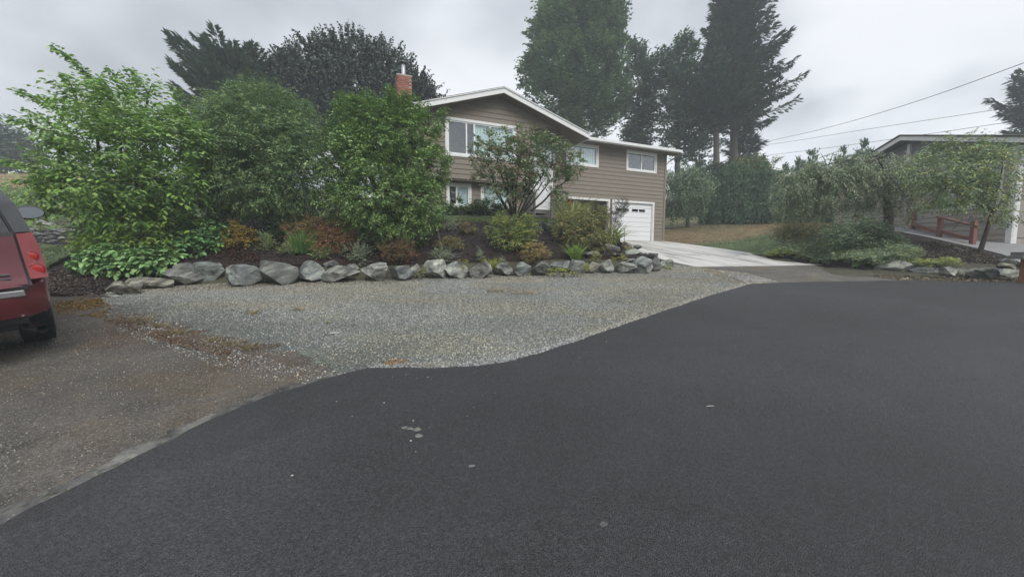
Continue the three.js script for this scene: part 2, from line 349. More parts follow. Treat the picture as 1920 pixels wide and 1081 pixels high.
const borderC = [[1920, 531], [1700, 527], [1600, 528], [1500, 530], [1405, 534]];
const patch = (x, z, a) => { const t = 1 + a * (fbm(x * 0.5 + 9, z * 0.5, 4, 201) - 0.5) + a * 0.7 * (fbm(x * 2.3, z * 2.3 + 5, 3, 205) - 0.5); return [t, t, t]; };
const roadPoly = [[44, -9.4], [20, -9.2], ...R2([...borderC, ...borderB.slice(1), ...borderA.slice(1)]), [-8, 3.4], [-17, 12], [44, 12]];
const scuffs = [[[280, 905], [420, 915], [620, 960], [780, 1010], [900, 1030]], [[520, 838], [640, 850], [760, 885]], [[1080, 800], [1200, 860], [1250, 950], [1180, 1060]], [[1500, 560], [1640, 600], [1760, 680], [1840, 800]], [[1330, 600], [1450, 640], [1560, 720]]].map((l) => { const c = new THREE.SplineCurve(R2(l).map(([x, z]) => new THREE.Vector2(x, z))); return c.getPoints(40); });
single('road', sheet(roadPoly, roadH, 0.020, 0.22, 0.035, (x, z) => {
  let sc = 0; scuffs.forEach((l, i) => { let m = 9; for (const q of l) m = Math.min(m, Math.hypot(q.x - x, q.y - z)); sc = Math.max(sc, (i < 2 ? 0.36 : -0.2) * 1 * smooth(0.16, 0.02, m) * (0.4 + 0.9 * vnoise(x * 14, z * 14, 233)) + 0); if (i > 1) sc = sc > 0 ? sc : -0.2 * smooth(0.3, 0.05, m) * (0.3 + vnoise(x * 11, z * 11, 234)); });
  const t = patch(x, z, 0.85)[0] * (1 + sc) * (1 + 0.14 * (smooth(0.55, 0.7, vnoise((x * 0.7 + z * 0.7) * 1.1, (x - z) * 0.12, 207)) - 0.3));
  return [t, t, t];
}, 11), M.road, 'freshly laid dark asphalt road sweeping across the foreground', 'road', null, 'structure');
const borderD = [[200, 588], [230, 598], [300, 612], [370, 640], [430, 655], [480, 666], [560, 690], [650, 703]];   // old pavement against the gravel
const oldPoly = [...R2([[690, 690], ...borderA.slice(1)]), [-8, 3.4], [-22, 3.4], [-22, -7.5], ...R2([[60, 556], [110, 556], [190, 550], [300, 578], [420, 608], [560, 640], [700, 668]])];
const mossTint = (x, z) => {
  const t = patch(x, z, 0.55), n = fbm(x * 1.6, z * 1.6, 4, 221);
  const e = borderDW.reduce((m, q) => Math.min(m, Math.hypot(q[0] - x, q[1] - z)), 9), k = smooth(0.9, 0.1, e + 1.1 * (n - 0.5)) * smooth(0.35, 0.6, fbm(x * 7, z * 7, 3, 223));
  return [lerp(t[0], 0.75, k), lerp(t[1], 0.46, k), lerp(t[2], 0.25, k)];
};
const borderDW = []; { const q = R2(borderD.slice(0, 6)); for (let i = 0; i < q.length - 1; i++) for (let k = 0; k < 8; k++) borderDW.push([lerp(q[i][0], q[i + 1][0], k / 8), lerp(q[i][1], q[i + 1][1], k / 8)]); }
single('old_pavement', sheet(oldPoly, roadH, 0.0, 0.35, 0.03, mossTint, 12), M.oldRoad, 'worn pebbly old asphalt under the red car', 'pavement', null, 'structure');
const edgePoly = R2([...borderA, [-120, 1050], [-120, 1008], [0, 956], [70, 930], [150, 890], [230, 852], [300, 818], [370, 785], [430, 761], [490, 738], [540, 724], [620, 704], [672, 692]].map(([x, y], i) => (i < borderA.length + 1 ? [x, y + 5] : [x, y])));
single('pavement_edge', sheet(edgePoly, roadH, 0.004, 0.10, 0.13, (x, z) => { const t = patch(x, z, 0.9)[0] * (0.45 + 1.0 * vnoise(x * 9, z * 9, 231)); return [t, t, t]; }, 13), M.edge, 'pale dusty strip where the old pavement meets the new road', 'pavement edge', null, 'structure');
const gravelPoly = R2([...borderB.map(([x, y]) => [x, y + 3]), [650, 705], ...borderD.slice().reverse(), [190, 556], [200, 548], [300, 531], [430, 524], [520, 521], [600, 517], [700, 515], [800, 511], [900, 509], [1000, 507], [1100, 503], [1180, 501], [1262, 496], [1300, 501], [1345, 509]]);
const gravelSheet = R2([...borderB.map(([x, y]) => [x, y + 3]), [664, 699], [590, 676], [520, 655], [478, 645], [430, 638], [380, 622], [320, 600], [260, 588], [225, 576], [200, 560], [200, 548], [300, 531], [430, 524], [520, 521], [600, 517], [700, 515], [800, 511], [900, 509], [1000, 507], [1100, 503], [1180, 501], [1262, 496], [1300, 501], [1345, 509]]);
single('gravel_parking_strip', sheet(gravelSheet, roadH, 0.006, 0.3, 0.22, (x, z) => {
  const t = patch(x, z, 0.5)[0], w = smooth(0.5, 0.72, fbm(x * 0.9 + 4, z * 1.6, 4, 241)), d = smooth(0.5, 0.7, fbm(x * 2.2, z * 4, 4, 243)) * smooth(-8.2, -9.3, z);
  return [t * (0.95 + 0.05 * w + 0.14 * d), t * (0.97 + 0.04 * w + 0.10 * d), t * (0.95 - 0.05 * w - 0.04 * d)];
}, 14), M.gravel, 'crushed grey gravel parking strip below the rock wall', 'gravel', null, 'structure');
const apronPoly = [...R2([[1300, 500.5], [1545, 497.5], [1600, 503], [1660, 513], [1740, 520], [1840, 524], [1918, 524]]), [14.5, -9.4], [26, -9.6], [26, -9.0], ...R2([...borderC.map(([x, y]) => [x, y + 2]), [1345, 509]])];
single('driveway_apron', sheet(apronPoly, roadH, 0.004, 0.4, 0.03, (x, z) => patch(x, z, 0.4), 15), M.apron, 'brownish pebbly apron between the concrete driveway and the road', 'pavement', null, 'structure');

// concrete driveway: one warped slab, 12 cm thick
const HC = V(8.42, 0, -21.5), TH = Math.asin(0.39), HU = V(Math.cos(TH), 0, -Math.sin(TH)), HV = V(Math.sin(TH), 0, Math.cos(TH));
const houseAt = (a, y, b) => V(HC.x, y, HC.z).addScaledVector(HU, -a).addScaledVector(HV, b);
{
  const A = houseAt(6.45, 2.43, 0.02), B = houseAt(-0.05, 2.43, 0.02), C = at(1545, 497, 11.98), D = at(1300, 500, 11.6);
  C.y += 0.01; D.y += 0.01;
  const p = [], uv = [], idx = [], n = 24;
  const bil = (s, t) => A.clone().lerp(B, s).lerp(D.clone().lerp(C, s), t).add(V(0, 0.05 * Math.sin(t * Math.PI), 0));
  for (let j = 0; j <= n; j++) for (let i = 0; i <= n; i++) { const q = bil(i / n, j / n); p.push(q.x, q.y, q.z); uv.push(j / n * 8, i / n * 6); }
  for (let j = 0; j < n; j++) for (let i = 0; i < n; i++) { const a = j * (n + 1) + i; idx.push(a, a + n + 1, a + 1, a + 1, a + n + 1, a + n + 2); }
  const ring = []; for (let i = 0; i <= n; i++) ring.push([i / n, 1]); for (let i = n; i >= 0; i--) ring.push([1, i / n]); for (let i = n; i >= 0; i--) ring.push([i / n, 0]); for (let i = 0; i <= n; i++) ring.push([0, i / n]);
  for (let i = 0; i < ring.length - 1; i++) {
    const a = bil(...ring[i]), b = bil(...ring[i + 1]), k = p.length / 3;
    for (const q of [a, b]) for (const dy of [0, -0.16]) { p.push(q.x, q.y + dy, q.z); uv.push(q.x + q.z, dy); }
    idx.push(k, k + 1, k + 2, k + 2, k + 1, k + 3);
  }
  const g = new THREE.BufferGeometry();
  g.setAttribute('position', new THREE.Float32BufferAttribute(p, 3)); g.setAttribute('uv', new THREE.Float32BufferAttribute(uv, 2)); g.setIndex(idx);
  single('driveway', toCreasedNormals(g, 0.6), M.concrete, 'pale streaked concrete driveway sloping down from the white garage door', 'driveway', null, 'structure');
}

// planting beds and lawns
const lawnEdge = A2([[395, 406, 12.8], [430, 405, 13], [560, 405, 13.2], [700, 409, 13.3], [850, 412, 13.3], [960, 413, 13.5], [1040, 413, 13.8], [1062, 416, 14.4]]);
const bedPoly = [...R2([[190, 552], [200, 545], [300, 533], [430, 526], [520, 524], [600, 520], [700, 518], [800, 514], [900, 511], [1000, 508], [1100, 504], [1180, 503], [1240, 500]]).map(([x, z]) => [x, z - 0.05]),
  [4.5, -12.2], [3.6, -13.6], [2.9, -15.4], [1.9, -18.2], [1.4, -18.4], ...lawnEdge.slice().reverse(), ...A2([[330, 410, 14], [240, 430, 12.5], [170, 455, 12], [150, 480, 10.5], [60, 535, 9.2]]), ...R2([[60, 556], [120, 556]])];
single('garden_bed', sheet(bedPoly, (x, z) => Math.max(height(x, z), z > -8.7 ? roadH(x, z) : -9), 0.012, 0.3, 0, (x, z) => {
  const t = patch(x, z, 0.7)[0], red = smooth(0.45, 0.65, fbm(x * 1.1 + 7, z * 1.1, 4, 251)) * smooth(-11.6, -10, z);
  return [t * (1 + 0.5 * red), t * (1 + 0.2 * red), t * (1 + 0.08 * red)];
}, 16, 0.15), M.mulch, 'dark mulch planting bed above the boulder wall', 'garden bed', null, 'structure');
const greenTint = (dry0, dry1, s) => (x, z) => {
  const n = fbm(x * 0.35 + s, z * 0.6, 4, 261), k = smooth(dry0, dry1, n), t = 0.85 + 0.3 * fbm(x * 3, z * 3, 3, 263);
  return [lerp(0.105, 0.29, k) * t, lerp(0.150, 0.185, k) * t, lerp(0.050, 0.085, k) * t];
};
const lawnPoly = [...lawnEdge, [2.5, -15.2], [1.6, -18.2], ...[8.3, 11, 13.9].map((a) => { const q = houseAt(a, 0, 0.05); return [q.x, q.z]; }), [-8, -17.2], [-14, -17], ...A2([[330, 405, 14.4]])];
single('lawn', sheet(lawnPoly, height, 0.055, 0.5, 0.04, greenTint(0.62, 0.8, 3), 17, 0.11), M.lawn, 'narrow strip of front lawn between the planting bed and the house', 'lawn', null, 'structure');
const sideTint = (x, z) => {
  const p = V(x, 0, z), d = -z, n = fbm(x * 0.5, z * 0.5, 4, 271), k = smooth(18.2, 21.4, d + 3.2 * (n - 0.5) - 0.12 * (x - 9)) * (1 - 0.55 * smooth(24, 27, d + 4 * (n - 0.5))), t = 0.85 + 0.3 * fbm(x * 3, z * 3, 3, 273);
  return [lerp(0.125, 0.27, k) * t, lerp(0.18, 0.19, k) * t, lerp(0.062, 0.09, k) * t];
};
const sidePoly = [[9.95, -12.3], [9.2, -16.6], [8.6, -21.3], [4.5, -34], [26, -34], [25, -22], ...A2([[1650, 424, 17], [1560, 436, 15.2], [1450, 468, 14.2], [1440, 478, 13.6], [1540, 494, 12.2]])];
single('side_lawn', sheet(sidePoly, height, 0.02, 0.6, 0.04, sideTint, 18), M.lawn, 'side lawn turning from green to dry brown below the hedge', 'lawn', null, 'structure');
const leftLawnPoly = A2([[0, 500, 10.4], [90, 500, 9.9], [150, 486, 10.8], [175, 455, 12.3], [240, 432, 13], [240, 440, 17], [150, 455, 17], [40, 456, 17], [-150, 456, 17], [-200, 500, 10.5]]);
single('left_lawn', sheet(leftLawnPoly, height, 0.02, 0.5, 0.03, greenTint(0.58, 0.7, 8), 19), M.lawn, 'patch of lawn beyond the car in front of the low stone wall', 'lawn', null, 'structure');
const fieldPoly = A2([[-200, 353, 23], [20, 351, 23.6], [130, 349, 24.6], [280, 345, 26.5], [280, 322, 33], [120, 322, 32], [-200, 320, 31]]);
single('dry_field', sheet(fieldPoly, height, 0.05, 1, 0, (x, z) => { const t = 0.8 + 0.4 * fbm(x * 0.6, z * 1.5, 4, 281); return [0.34 * t, 0.21 * t, 0.10 * t]; }, 20), M.lawn, 'tawny dry grass field on the far left slope', 'field', null, 'structure');
const pathPoly = A2([[1630, 427, 15.6], [1700, 421, 16.6], [1750, 436, 15.2], [1850, 457, 13.2], [1905, 459, 12.5], [1990, 470, 12.4], [2080, 500, 10.4], [1925, 500, 9.8], [1880, 480, 10.9], [1840, 470, 11.6], [1760, 448, 13]]);
single('path', sheet(pathPoly, height, 0.03, 0.5, 0, null, 21), M.path, 'grey paved ramp climbing beside the neighbouring house', 'path', null, 'structure');

// ------------------------------------------------------------------ building helpers
function box(x0, x1, y0, y1, z0, z1, r = 0) {
  const w = x1 - x0, h = y1 - y0, d = z1 - z0;
  const g = r ? new RoundedBoxGeometry(w, h, d, 1, Math.min(r, w / 2.1, h / 2.1, d / 2.1)) : new THREE.BoxGeometry(w, h, d);
  g.translate((x0 + x1) / 2, (y0 + y1) / 2, (z0 + z1) / 2);
  if (!r) return boxUV(g);
  return boxUV(g.index ? g.toNonIndexed() : g);
}
function boxUV(g) {
  const q = g.index ? g.toNonIndexed() : g, p = q.attributes.position, n = q.attributes.normal, uv = [];
  for (let i = 0; i < p.count; i++) {
    const ax = Math.abs(n.getX(i)), ay = Math.abs(n.getY(i)), az = Math.abs(n.getZ(i));
    if (ay >= ax && ay >= az) uv.push(p.getX(i), p.getZ(i)); else if (ax > az) uv.push(p.getZ(i), p.getY(i)); else uv.push(p.getX(i), p.getY(i));
  }
  q.setAttribute('uv', new THREE.Float32BufferAttribute(uv, 2));
  for (const k of Object.keys(q.attributes)) if (!['position', 'normal', 'uv'].includes(k)) q.deleteAttribute(k);
  return q;
}
const merge = (list) => mergeGeometries(list.map((g) => { const q = g.index ? g.toNonIndexed() : g; for (const k of Object.keys(q.attributes)) if (!['position', 'normal', 'uv'].includes(k)) q.deleteAttribute(k); return q; }));
// solid between two outlines of four corners (front and back)
function prism(pts, z0, z1) {   // pts: [x, y] outline, counter-clockwise
  const s = new THREE.Shape(pts.map(([x, y]) => new THREE.Vector2(x, y)));
  const g = new THREE.ExtrudeGeometry(s, { depth: z1 - z0, bevelEnabled: false });
  g.translate(0, 0, z0);
  return boxUV(g);
}
function wallShape(outline, holes, z0, z1) {
  const s = new THREE.Shape(outline.map(([x, y]) => new THREE.Vector2(x, y)));
  for (const [x0, x1, y0, y1] of holes) { const h = new THREE.Path(); h.moveTo(x0, y0); h.lineTo(x0, y1); h.lineTo(x1, y1); h.lineTo(x1, y0); h.closePath(); s.holes.push(h); }
  const g = new THREE.ExtrudeGeometry(s, { depth: z1 - z0, bevelEnabled: false });
  g.translate(0, 0, z0);
  return boxUV(g);
}
function tubeGeo(pts, radii, seg = 6, cap = true) {
  const p = [], uv = [], idx = [], n = pts.length;
  let len = 0;
  const up = V(0.13, 0.97, 0.21).normalize();
  for (let i = 0; i < n; i++) {
    const d = pts[Math.min(n - 1, i + 1)].clone().sub(pts[Math.max(0, i - 1)]).normalize();
    let s = d.clone().cross(Math.abs(d.dot(up)) > 0.95 ? V(1, 0, 0) : up).normalize();
    const t = s.clone().cross(d).normalize();
    if (i) len += pts[i].distanceTo(pts[i - 1]);
    const r = Array.isArray(radii) ? radii[i] : radii;
    for (let k = 0; k <= seg; k++) { const a = k / seg * Math.PI * 2, q = pts[i].clone().addScaledVector(s, Math.cos(a) * r).addScaledVector(t, Math.sin(a) * r); p.push(q.x, q.y, q.z); uv.push(k / seg, len); }
  }
  for (let i = 0; i < n - 1; i++) for (let k = 0; k < seg; k++) { const a = i * (seg + 1) + k, b = a + seg + 1; idx.push(a, a + 1, b, b, a + 1, b + 1); }
  if (cap) for (const i of [0, n - 1]) { const c = p.length / 3; p.push(pts[i].x, pts[i].y, pts[i].z); uv.push(0.5, 0.5); for (let k = 0; k < seg; k++) { const a = i * (seg + 1) + k; if (i) idx.push(c, a, a + 1); else idx.push(c, a + 1, a); } }
  const g = new THREE.BufferGeometry();
  g.setAttribute('position', new THREE.Float32BufferAttribute(p, 3)); g.setAttribute('uv', new THREE.Float32BufferAttribute(uv, 2)); g.setIndex(idx); g.computeVertexNormals();
  return g;
}
// lapped boards on a wall in the plane z: holes are [x0, x1, y0, y1]; left(y), right(y) bound the wall
function boards(parent, z, y0, y1, course, left, right, holes, mat, phase = 0, minW = 0.05) {
  for (let y = y0; y < y1 - 0.01; y += course) {
    const top = Math.min(y1, y + course), cuts = new Set([y, top]);
    for (const h of holes) for (const e of [h[2], h[3]]) if (e > y + 0.012 && e < top - 0.012) cuts.add(e);
    const ys = [...cuts].sort((a, b) => a - b);
    for (let k = 0; k < ys.length - 1; k++) {
      const a = ys[k], b = ys[k + 1], mid = (a + b) / 2;
      let spans = [[left(a), right(a), left(b), right(b)]];
      for (const h of holes) if (h[2] < mid && h[3] > mid) spans = spans.flatMap((s) => {
        const out = [];
        if (h[0] > s[0]) out.push([s[0], Math.min(s[1], h[0]), s[2], Math.min(s[3], h[0])]);
        if (h[1] < s[1]) out.push([Math.max(s[0], h[1]), s[1], Math.max(s[2], h[1]), s[3]]);
        return h[1] <= s[0] || h[0] >= s[1] ? [s] : out;
      });
      for (const [l0, r0, l1, r1] of spans) {
        if (r0 - l0 < minW) continue;
        const f = (yy) => 0.003 + 0.022 * (1 - (yy - y) / course), za = z + f(a), zb = z + f(b), R1 = Math.max(r1, l1 + 0.001);
        const P = [[l0, a, z], [r0, a, z], [R1, b, z], [l1, b, z], [l0, a, za], [r0, a, za], [R1, b, zb], [l1, b, zb]];
        const F = [[4, 5, 6, 7], [0, 1, 5, 4], [3, 7, 6, 2], [0, 4, 7, 3], [1, 2, 6, 5]];
        const p = [], uv = [], idx = [];
        for (const q of F) { const i = p.length / 3; for (const v of q) { p.push(...P[v]); uv.push(P[v][0], P[v][1] + y * 0.37); } idx.push(i, i + 1, i + 2, i, i + 2, i + 3); }
        const g = new THREE.BufferGeometry();
        g.setAttribute('position', new THREE.Float32BufferAttribute(p, 3)); g.setAttribute('uv', new THREE.Float32BufferAttribute(uv, 2)); g.setIndex(idx);
        part('siding_board', toCreasedNormals(g, 0.3), mat, parent);
      }
    }
  }
}
// white framed sliding window; muls: the x of the upright bars; fill: what shows in each light (curtain, blind or nothing)
function makeWindow(parent, x0, x1, y0, y1, z, muls, fills, trim = 0.10, cols = [M.curtain]) {
  const t = trim, f = part('window', merge([
    box(x0 - t, x1 + t, y1, y1 + t, z, z + 0.045, 0.006), box(x0 - t, x1 + t, y0 - t, y0, z, z + 0.05, 0.006),
    box(x0 - t, x0, y0, y1, z, z + 0.045, 0.006), box(x1, x1 + t, y0, y1, z, z + 0.045, 0.006)]), M.white, parent);
  const s = 0.045;
  part('sash', merge([box(x0, x1, y1 - s, y1, z - 0.07, z + 0.012), box(x0, x1, y0, y0 + s, z - 0.07, z + 0.012), box(x0, x0 + s, y0 + s, y1 - s, z - 0.07, z + 0.012), box(x1 - s, x1, y0 + s, y1 - s, z - 0.07, z + 0.012),
    ...muls.map((m) => box(m - 0.028, m + 0.028, y0 + s, y1 - s, z - 0.06, z + 0.008))]), M.vinyl, f);
  const edges = [x0 + s, ...muls, x1 - s];
  for (let i = 0; i < edges.length - 1; i++) {
    const a = edges[i] + (i ? 0.028 : 0), b = edges[i + 1] - (i < edges.length - 2 ? 0.028 : 0);
    part('pane', box(a, b, y0 + s, y1 - s, z - 0.034, z - 0.030), M.glass, f);
    const k = fills[i];
    if (!k) continue;
    if (k === 'slats') { const list = []; for (let y = y0 + s; y < y1 - s; y += 0.05) list.push(box(a + 0.01, b - 0.01, y, y + 0.046, z - 0.075, z - 0.068)); part('blind', merge(list), M.blind, f); }
    else {
      const list = [], n = Math.max(2, Math.round((b - a) / 0.07));
      for (let j = 0; j < n; j++) list.push(box(lerp(a, b, j / n), lerp(a, b, (j + 1) / n), y0 + s * (k === 'low' ? 8 : 1), y1 - s, z - 0.085 - (j % 2) * 0.02, z - 0.075 - (j % 2) * 0.02));
      part('curtain', merge(list), M.curtain, f);
    }
  }
  return f;
}

// ------------------------------------------------------------------ the brown split-level house
{
  const h = thing('split_level_house', 'tan-brown lap-sided split-level house with white trim, front gable and garage', 'house', [HC.x, 0, HC.z], TH);
  const G1 = [-6.25, -3.78, 2.43, 4.40], G2 = [-3.42, -0.84, 2.43, 4.40];
  const WM = [-6.22, -4.53, 6.12, 7.0], WR = [-2.6, -0.76, 6.14, 7.0], L1 = [-12.24, -11.36, 3.74, 4.54], L2 = [-10.75, -9.6, 3.74, 4.54], DR = [-8.14, -7.12, 3.75, 5.9], TR = [-8.1, -7.0, 6.1, 7.0];
  const ZL = 0.55, holes0 = [G1, G2, WM, WR, [-12.5, -9.4, 3.6, 4.66], DR, TR];
  part('wall', wallShape([[-14.1, 2.1], [0, 2.1], [0, 7.12], [-14.1, 7.12]], holes0, -0.16, 0), M.sidingDark, h);
  part('lower_wall', merge([wallShape([[-14.1, 2.4], [-8.5, 2.4], [-8.5, 4.72], [-14.1, 4.72]], [L1, L2], ZL - 0.14, ZL), box(-8.62, -8.5, 2.4, 4.72, 0.0, ZL - 0.14)]), M.sidingDark, h);
  part('side_wall', merge([box(-0.16, 0, 2.1, 7.12, -8, -0.16), box(-14.1, -13.94, 2.1, 7.12, -8, -0.16), box(-13.94, -0.16, 2.1, 7.12, -8, -7.85)]), M.sidingDark, h);
  part('foundation', box(-14.1, 0.01, 1.6, 2.12, -0.3, 0.012), M.mortar, h);
  part('floor_slab', merge([box(-13.94, -0.16, 2.3, 2.42, -7.85, -0.16), box(-13.94, -0.16, 4.78, 4.95, -7.85, -0.16), box(-6.9, -6.78, 2.42, 4.78, -7.85, -0.16), box(-6.9, -6.78, 4.95, 7.1, -7.85, -0.16), box(-13.9, -0.2, 7.1, 7.16, -7.85, -0.16)]), M.interior, h);
  // upper gable storey, 0.9 m proud of the lower wall
  const Z1 = 0.9, RT = 8.24, S = 0.32, AX = -10.1;
  const rake = (x) => RT - S * Math.abs(x - AX), BW = [-12.33, -9.45, 5.74, 7.04];
  part('gable_wall', wallShape([[-14.1, 4.74], [-8.5, 4.74], [-8.5, 7.27], [AX + (RT - 7.27) / S, 7.27], [AX, RT], [-14.1, rake(-14.1)]], [BW], Z1 - 0.15, Z1), M.sidingDark, h);
  part('soffit', merge([box(-14.1, -8.5, 4.70, 4.79, 0.0, Z1 - 0.01), box(-8.62, -8.5, 4.8, 7.2, 0.01, Z1 - 0.15), box(-14.1, -13.98, 4.8, 7.1, 0.01, Z1 - 0.15), box(-8.5, AX + (RT - 7.27) / S + 0.02, 7.2, 7.268, 0.0, Z1 - 0.15)]), M.sidingDark, h);
  const trimHole = (w, t = 0.1) => [w[0] - t, w[1] + t, w[2] - t, w[3] + t];
  const L = () => -6.62, R = () => -0.09;
  boards(h, 0, 2.72, 7.1, 0.2, L, R, [trimHole(WM), trimHole(WR), [-6.4, -0.74, 2.4, 4.52]], M.siding);
  boards(h, ZL, 3.0, 4.7, 0.2, () => -14.0, () => -8.55, [trimHole(L1), trimHole(L2)], M.siding);
  boards(h, 0, 3.75, 7.2, 0.2, () => -8.5, () => -6.62, [trimHole(DR, 0.09), trimHole(TR, 0.08)], M.siding);
  boards(h, Z1, 4.76, 8.2, 0.2, (y) => (y < 7.0 ? -14.1 : Math.max(-14.1, AX - (RT - y) / S)), (y) => (y < 7.25 ? -8.5 : AX + (RT - y) / S), [trimHole(BW)], M.siding);
  part('corner_board', merge([box(-0.09, 0.03, 2.4, 7.12, 0.0, 0.045), box(0, 0.03, 2.4, 7.12, -0.12, 0)]), M.siding, h);
  part('corner_board', box(-8.6, -8.48, 4.74, 7.26, Z1, Z1 + 0.045), M.siding, h);
  part('skirt_board', box(-0.75, 0.0, 2.14, 2.71, 0.001, 0.014), M.siding, h);
  // windows
  makeWindow(h, ...WM, 0, [-5.42], ['curtain', 'curtain'], 0.1);
  makeWindow(h, ...WR, 0, [-1.68], [null, null], 0.1);
  makeWindow(h, ...L1, ZL, [-11.9], [null, 'slats'], 0.1);
  makeWindow(h, ...L2, ZL, [-10.18], ['curtain', 'slats'], 0.1);
  makeWindow(h, ...BW, Z1, [-11.55, -11.22, -10.52], [null, null, 'curtain', 'curtain'].concat([]), 0.11);
  makeWindow(h, ...TR, 0, [], ['curtain'], 0.08);
  // entry door
  {
    const d = part('door', merge([box(-8.08, -7.2, 3.77, 5.84, -0.07, -0.025), box(-8.23, -8.14, 3.75, 5.99, 0, 0.035, 0.005), box(-7.12, -7.03, 3.75, 5.99, 0, 0.035, 0.005), box(-8.14, -7.12, 5.9, 5.99, 0, 0.035, 0.005), box(-8.14, -8.08, 3.75, 5.9, -0.12, 0.0), box(-7.2, -7.12, 3.75, 5.9, -0.12, 0.0), box(-8.08, -7.2, 5.84, 5.9, -0.12, 0)]), M.doorWhite, h, 'white panelled front door');
    for (const [x0, x1] of [[-7.98, -7.69], [-7.59, -7.3]]) for (const [y0, y1] of [[3.95, 4.65], [4.75, 5.35], [5.45, 5.74]]) {
      part('door_panel', merge([box(x0, x1, y0, y1, -0.024, -0.012, 0.008)]), M.doorWhite, d);
    }
    const kn = new THREE.SphereGeometry(0.032, 12, 8); kn.translate(-7.28, 4.72, 0.02);
    part('door_knob', merge([boxUV(kn), box(-7.3, -7.26, 4.70, 4.74, -0.024, 0.0)]), M.metal, d);
  }
  // garage doors: the left one is open
  {
    const frame = (g) => merge([box(g[0] - 0.12, g[0], g[2], g[3], 0, 0.04, 0.005), box(g[1], g[1] + 0.10, g[2], g[3], 0, 0.04, 0.005), box(g[0] - 0.12, g[1] + 0.10, g[3], g[3] + 0.11, 0, 0.045, 0.005), box(g[0], g[0] + 0.03, g[2], g[3], -0.15, 0), box(g[1] - 0.03, g[1], g[2], g[3], -0.15, 0)]);
    part('garage_opening', frame(G1), M.white, h, 'white frame of the open left garage bay');
    const d = part('garage_door', frame(G2), M.white, h, 'closed white sectional garage door');
    const rows = 8, hh = (G2[3] - G2[2]) / rows;
    for (let i = 0; i < rows; i++) {
      const y0 = G2[2] + i * hh, y1 = y0 + hh, x0 = G2[0] + 0.035, x1 = G2[1] - 0.035;
      if (i === 6) { // the course with the small lights
        const cuts = [[-1.18 - 1.0, -1.18 - 0.52]];
        const lights = [[-2.95, -2.06], [-2.18 + 0.36, -0.93 - 0.05]].map((q) => q);
        const lx = [-3.25, -2.4], rx = [-2.2, -1.3];
        part('door_section', merge([box(x0, lx[0], y0 + 0.006, y1 - 0.004, -0.09, -0.05), box(lx[1], rx[0], y0 + 0.006, y1 - 0.004, -0.09, -0.05), box(rx[1], x1, y0 + 0.006, y1 - 0.004, -0.09, -0.05),
          ...[lx, rx].flatMap((q) => [box(q[0], q[1], y0 + 0.006, y0 + 0.055, -0.09, -0.05), box(q[0], q[1], y1 - 0.05, y1 - 0.004, -0.09, -0.05), box((q[0] + q[1]) / 2 - 0.02, (q[0] + q[1]) / 2 + 0.02, y0 + 0.055, y1 - 0.05, -0.085, -0.045)])]), M.doorWhite, d);
        for (const q of [lx, rx]) part('light_frame', merge([box(q[0] - 0.03, q[1] + 0.03, y0 + 0.03, y0 + 0.055, -0.05, -0.04), box(q[0] - 0.03, q[1] + 0.03, y1 - 0.05, y1 - 0.025, -0.05, -0.04), box(q[0] - 0.03, q[0], y0 + 0.055, y1 - 0.05, -0.05, -0.04), box(q[1], q[1] + 0.03, y0 + 0.055, y1 - 0.05, -0.05, -0.04)]), M.vinyl, d);
        for (const q of [lx, rx]) part('pane', box(q[0], q[1], y0 + 0.055, y1 - 0.05, -0.072, -0.068), M.glass, d);
      } else part('door_section', box(x0, x1, y0 + 0.006, y1 - 0.004, -0.09, -0.05, 0.008), M.doorWhite, d);
      part('door_groove', box(x0, x1, y0 - 0.01, y0 + 0.012, -0.092, -0.075), M.sidingDark, d);
    }
  }
  // roofs
  const slab = (x0, y0, x1, y1, t, z0, z1) => prism(x0 < x1 ? [[x0, y0 - t], [x1, y1 - t], [x1, y1], [x0, y0]] : [[x1, y1 - t], [x0, y0 - t], [x0, y0], [x1, y1]], z0, z1);
  const PK = 8.47, ER = -5.95, EL = -14.35, yR = PK - S * (ER - AX), yL = PK - S * (AX - EL);
  const roof = part('roof', merge([slab(AX, PK, ER, yR, 0.05, -8.3, 1.47), slab(EL, yL, AX, PK, 0.05, -8.3, 1.47)]), M.shingle, h);
  part('fascia', merge([slab(AX, PK - 0.055, ER, yR - 0.055, 0.19, 1.40, 1.44), slab(EL, yL - 0.055, AX, PK - 0.055, 0.19, 1.40, 1.44), box(ER - 0.0, ER + 0.035, yR - 0.25, yR - 0.06, -0.2, 1.44), slab(AX, PK - 0.02, ER, yR - 0.02, 0.032, 1.442, 1.475), slab(EL, yL - 0.02, AX, PK - 0.02, 0.032, 1.442, 1.475)]), M.white, roof);
  part('eave_soffit', merge([slab(AX, PK - 0.2, ER, yR - 0.2, 0.03, -0.4, 1.40), slab(EL, yL - 0.2, AX, PK - 0.2, 0.03, -0.4, 1.40)]), M.sidingDark, roof);
  { // wing roof: ridge along the house
    const y0 = 7.25, pts = [[0.55, y0 - 0.06], [0.55, y0], [-4, y0 + 1.15], [-8.6, y0], [-8.6, y0 - 0.06], [-4, y0 + 1.09]];
    const s = new THREE.Shape(pts.map(([z, y]) => new THREE.Vector2(z, y)));
    const g = new THREE.ExtrudeGeometry(s, { depth: 6.45, bevelEnabled: false });
    g.rotateY(-Math.PI / 2); // shape x -> z, depth -> -x
    g.translate(0.5, 0, 0);
    const wr = part('wing_roof', boxUV(g), M.shingle, h);
    part('eave_soffit', merge([box(-5.95, 0.5, 7.10, 7.125, 0.0, 0.52)]), M.sidingDark, wr);
    part('gutter', merge([box(-5.98, 0.52, 7.12, 7.255, 0.56, 0.66, 0.012), box(-5.98, 0.5, 7.1, 7.2, 0.522, 0.558)]), M.white, wr);
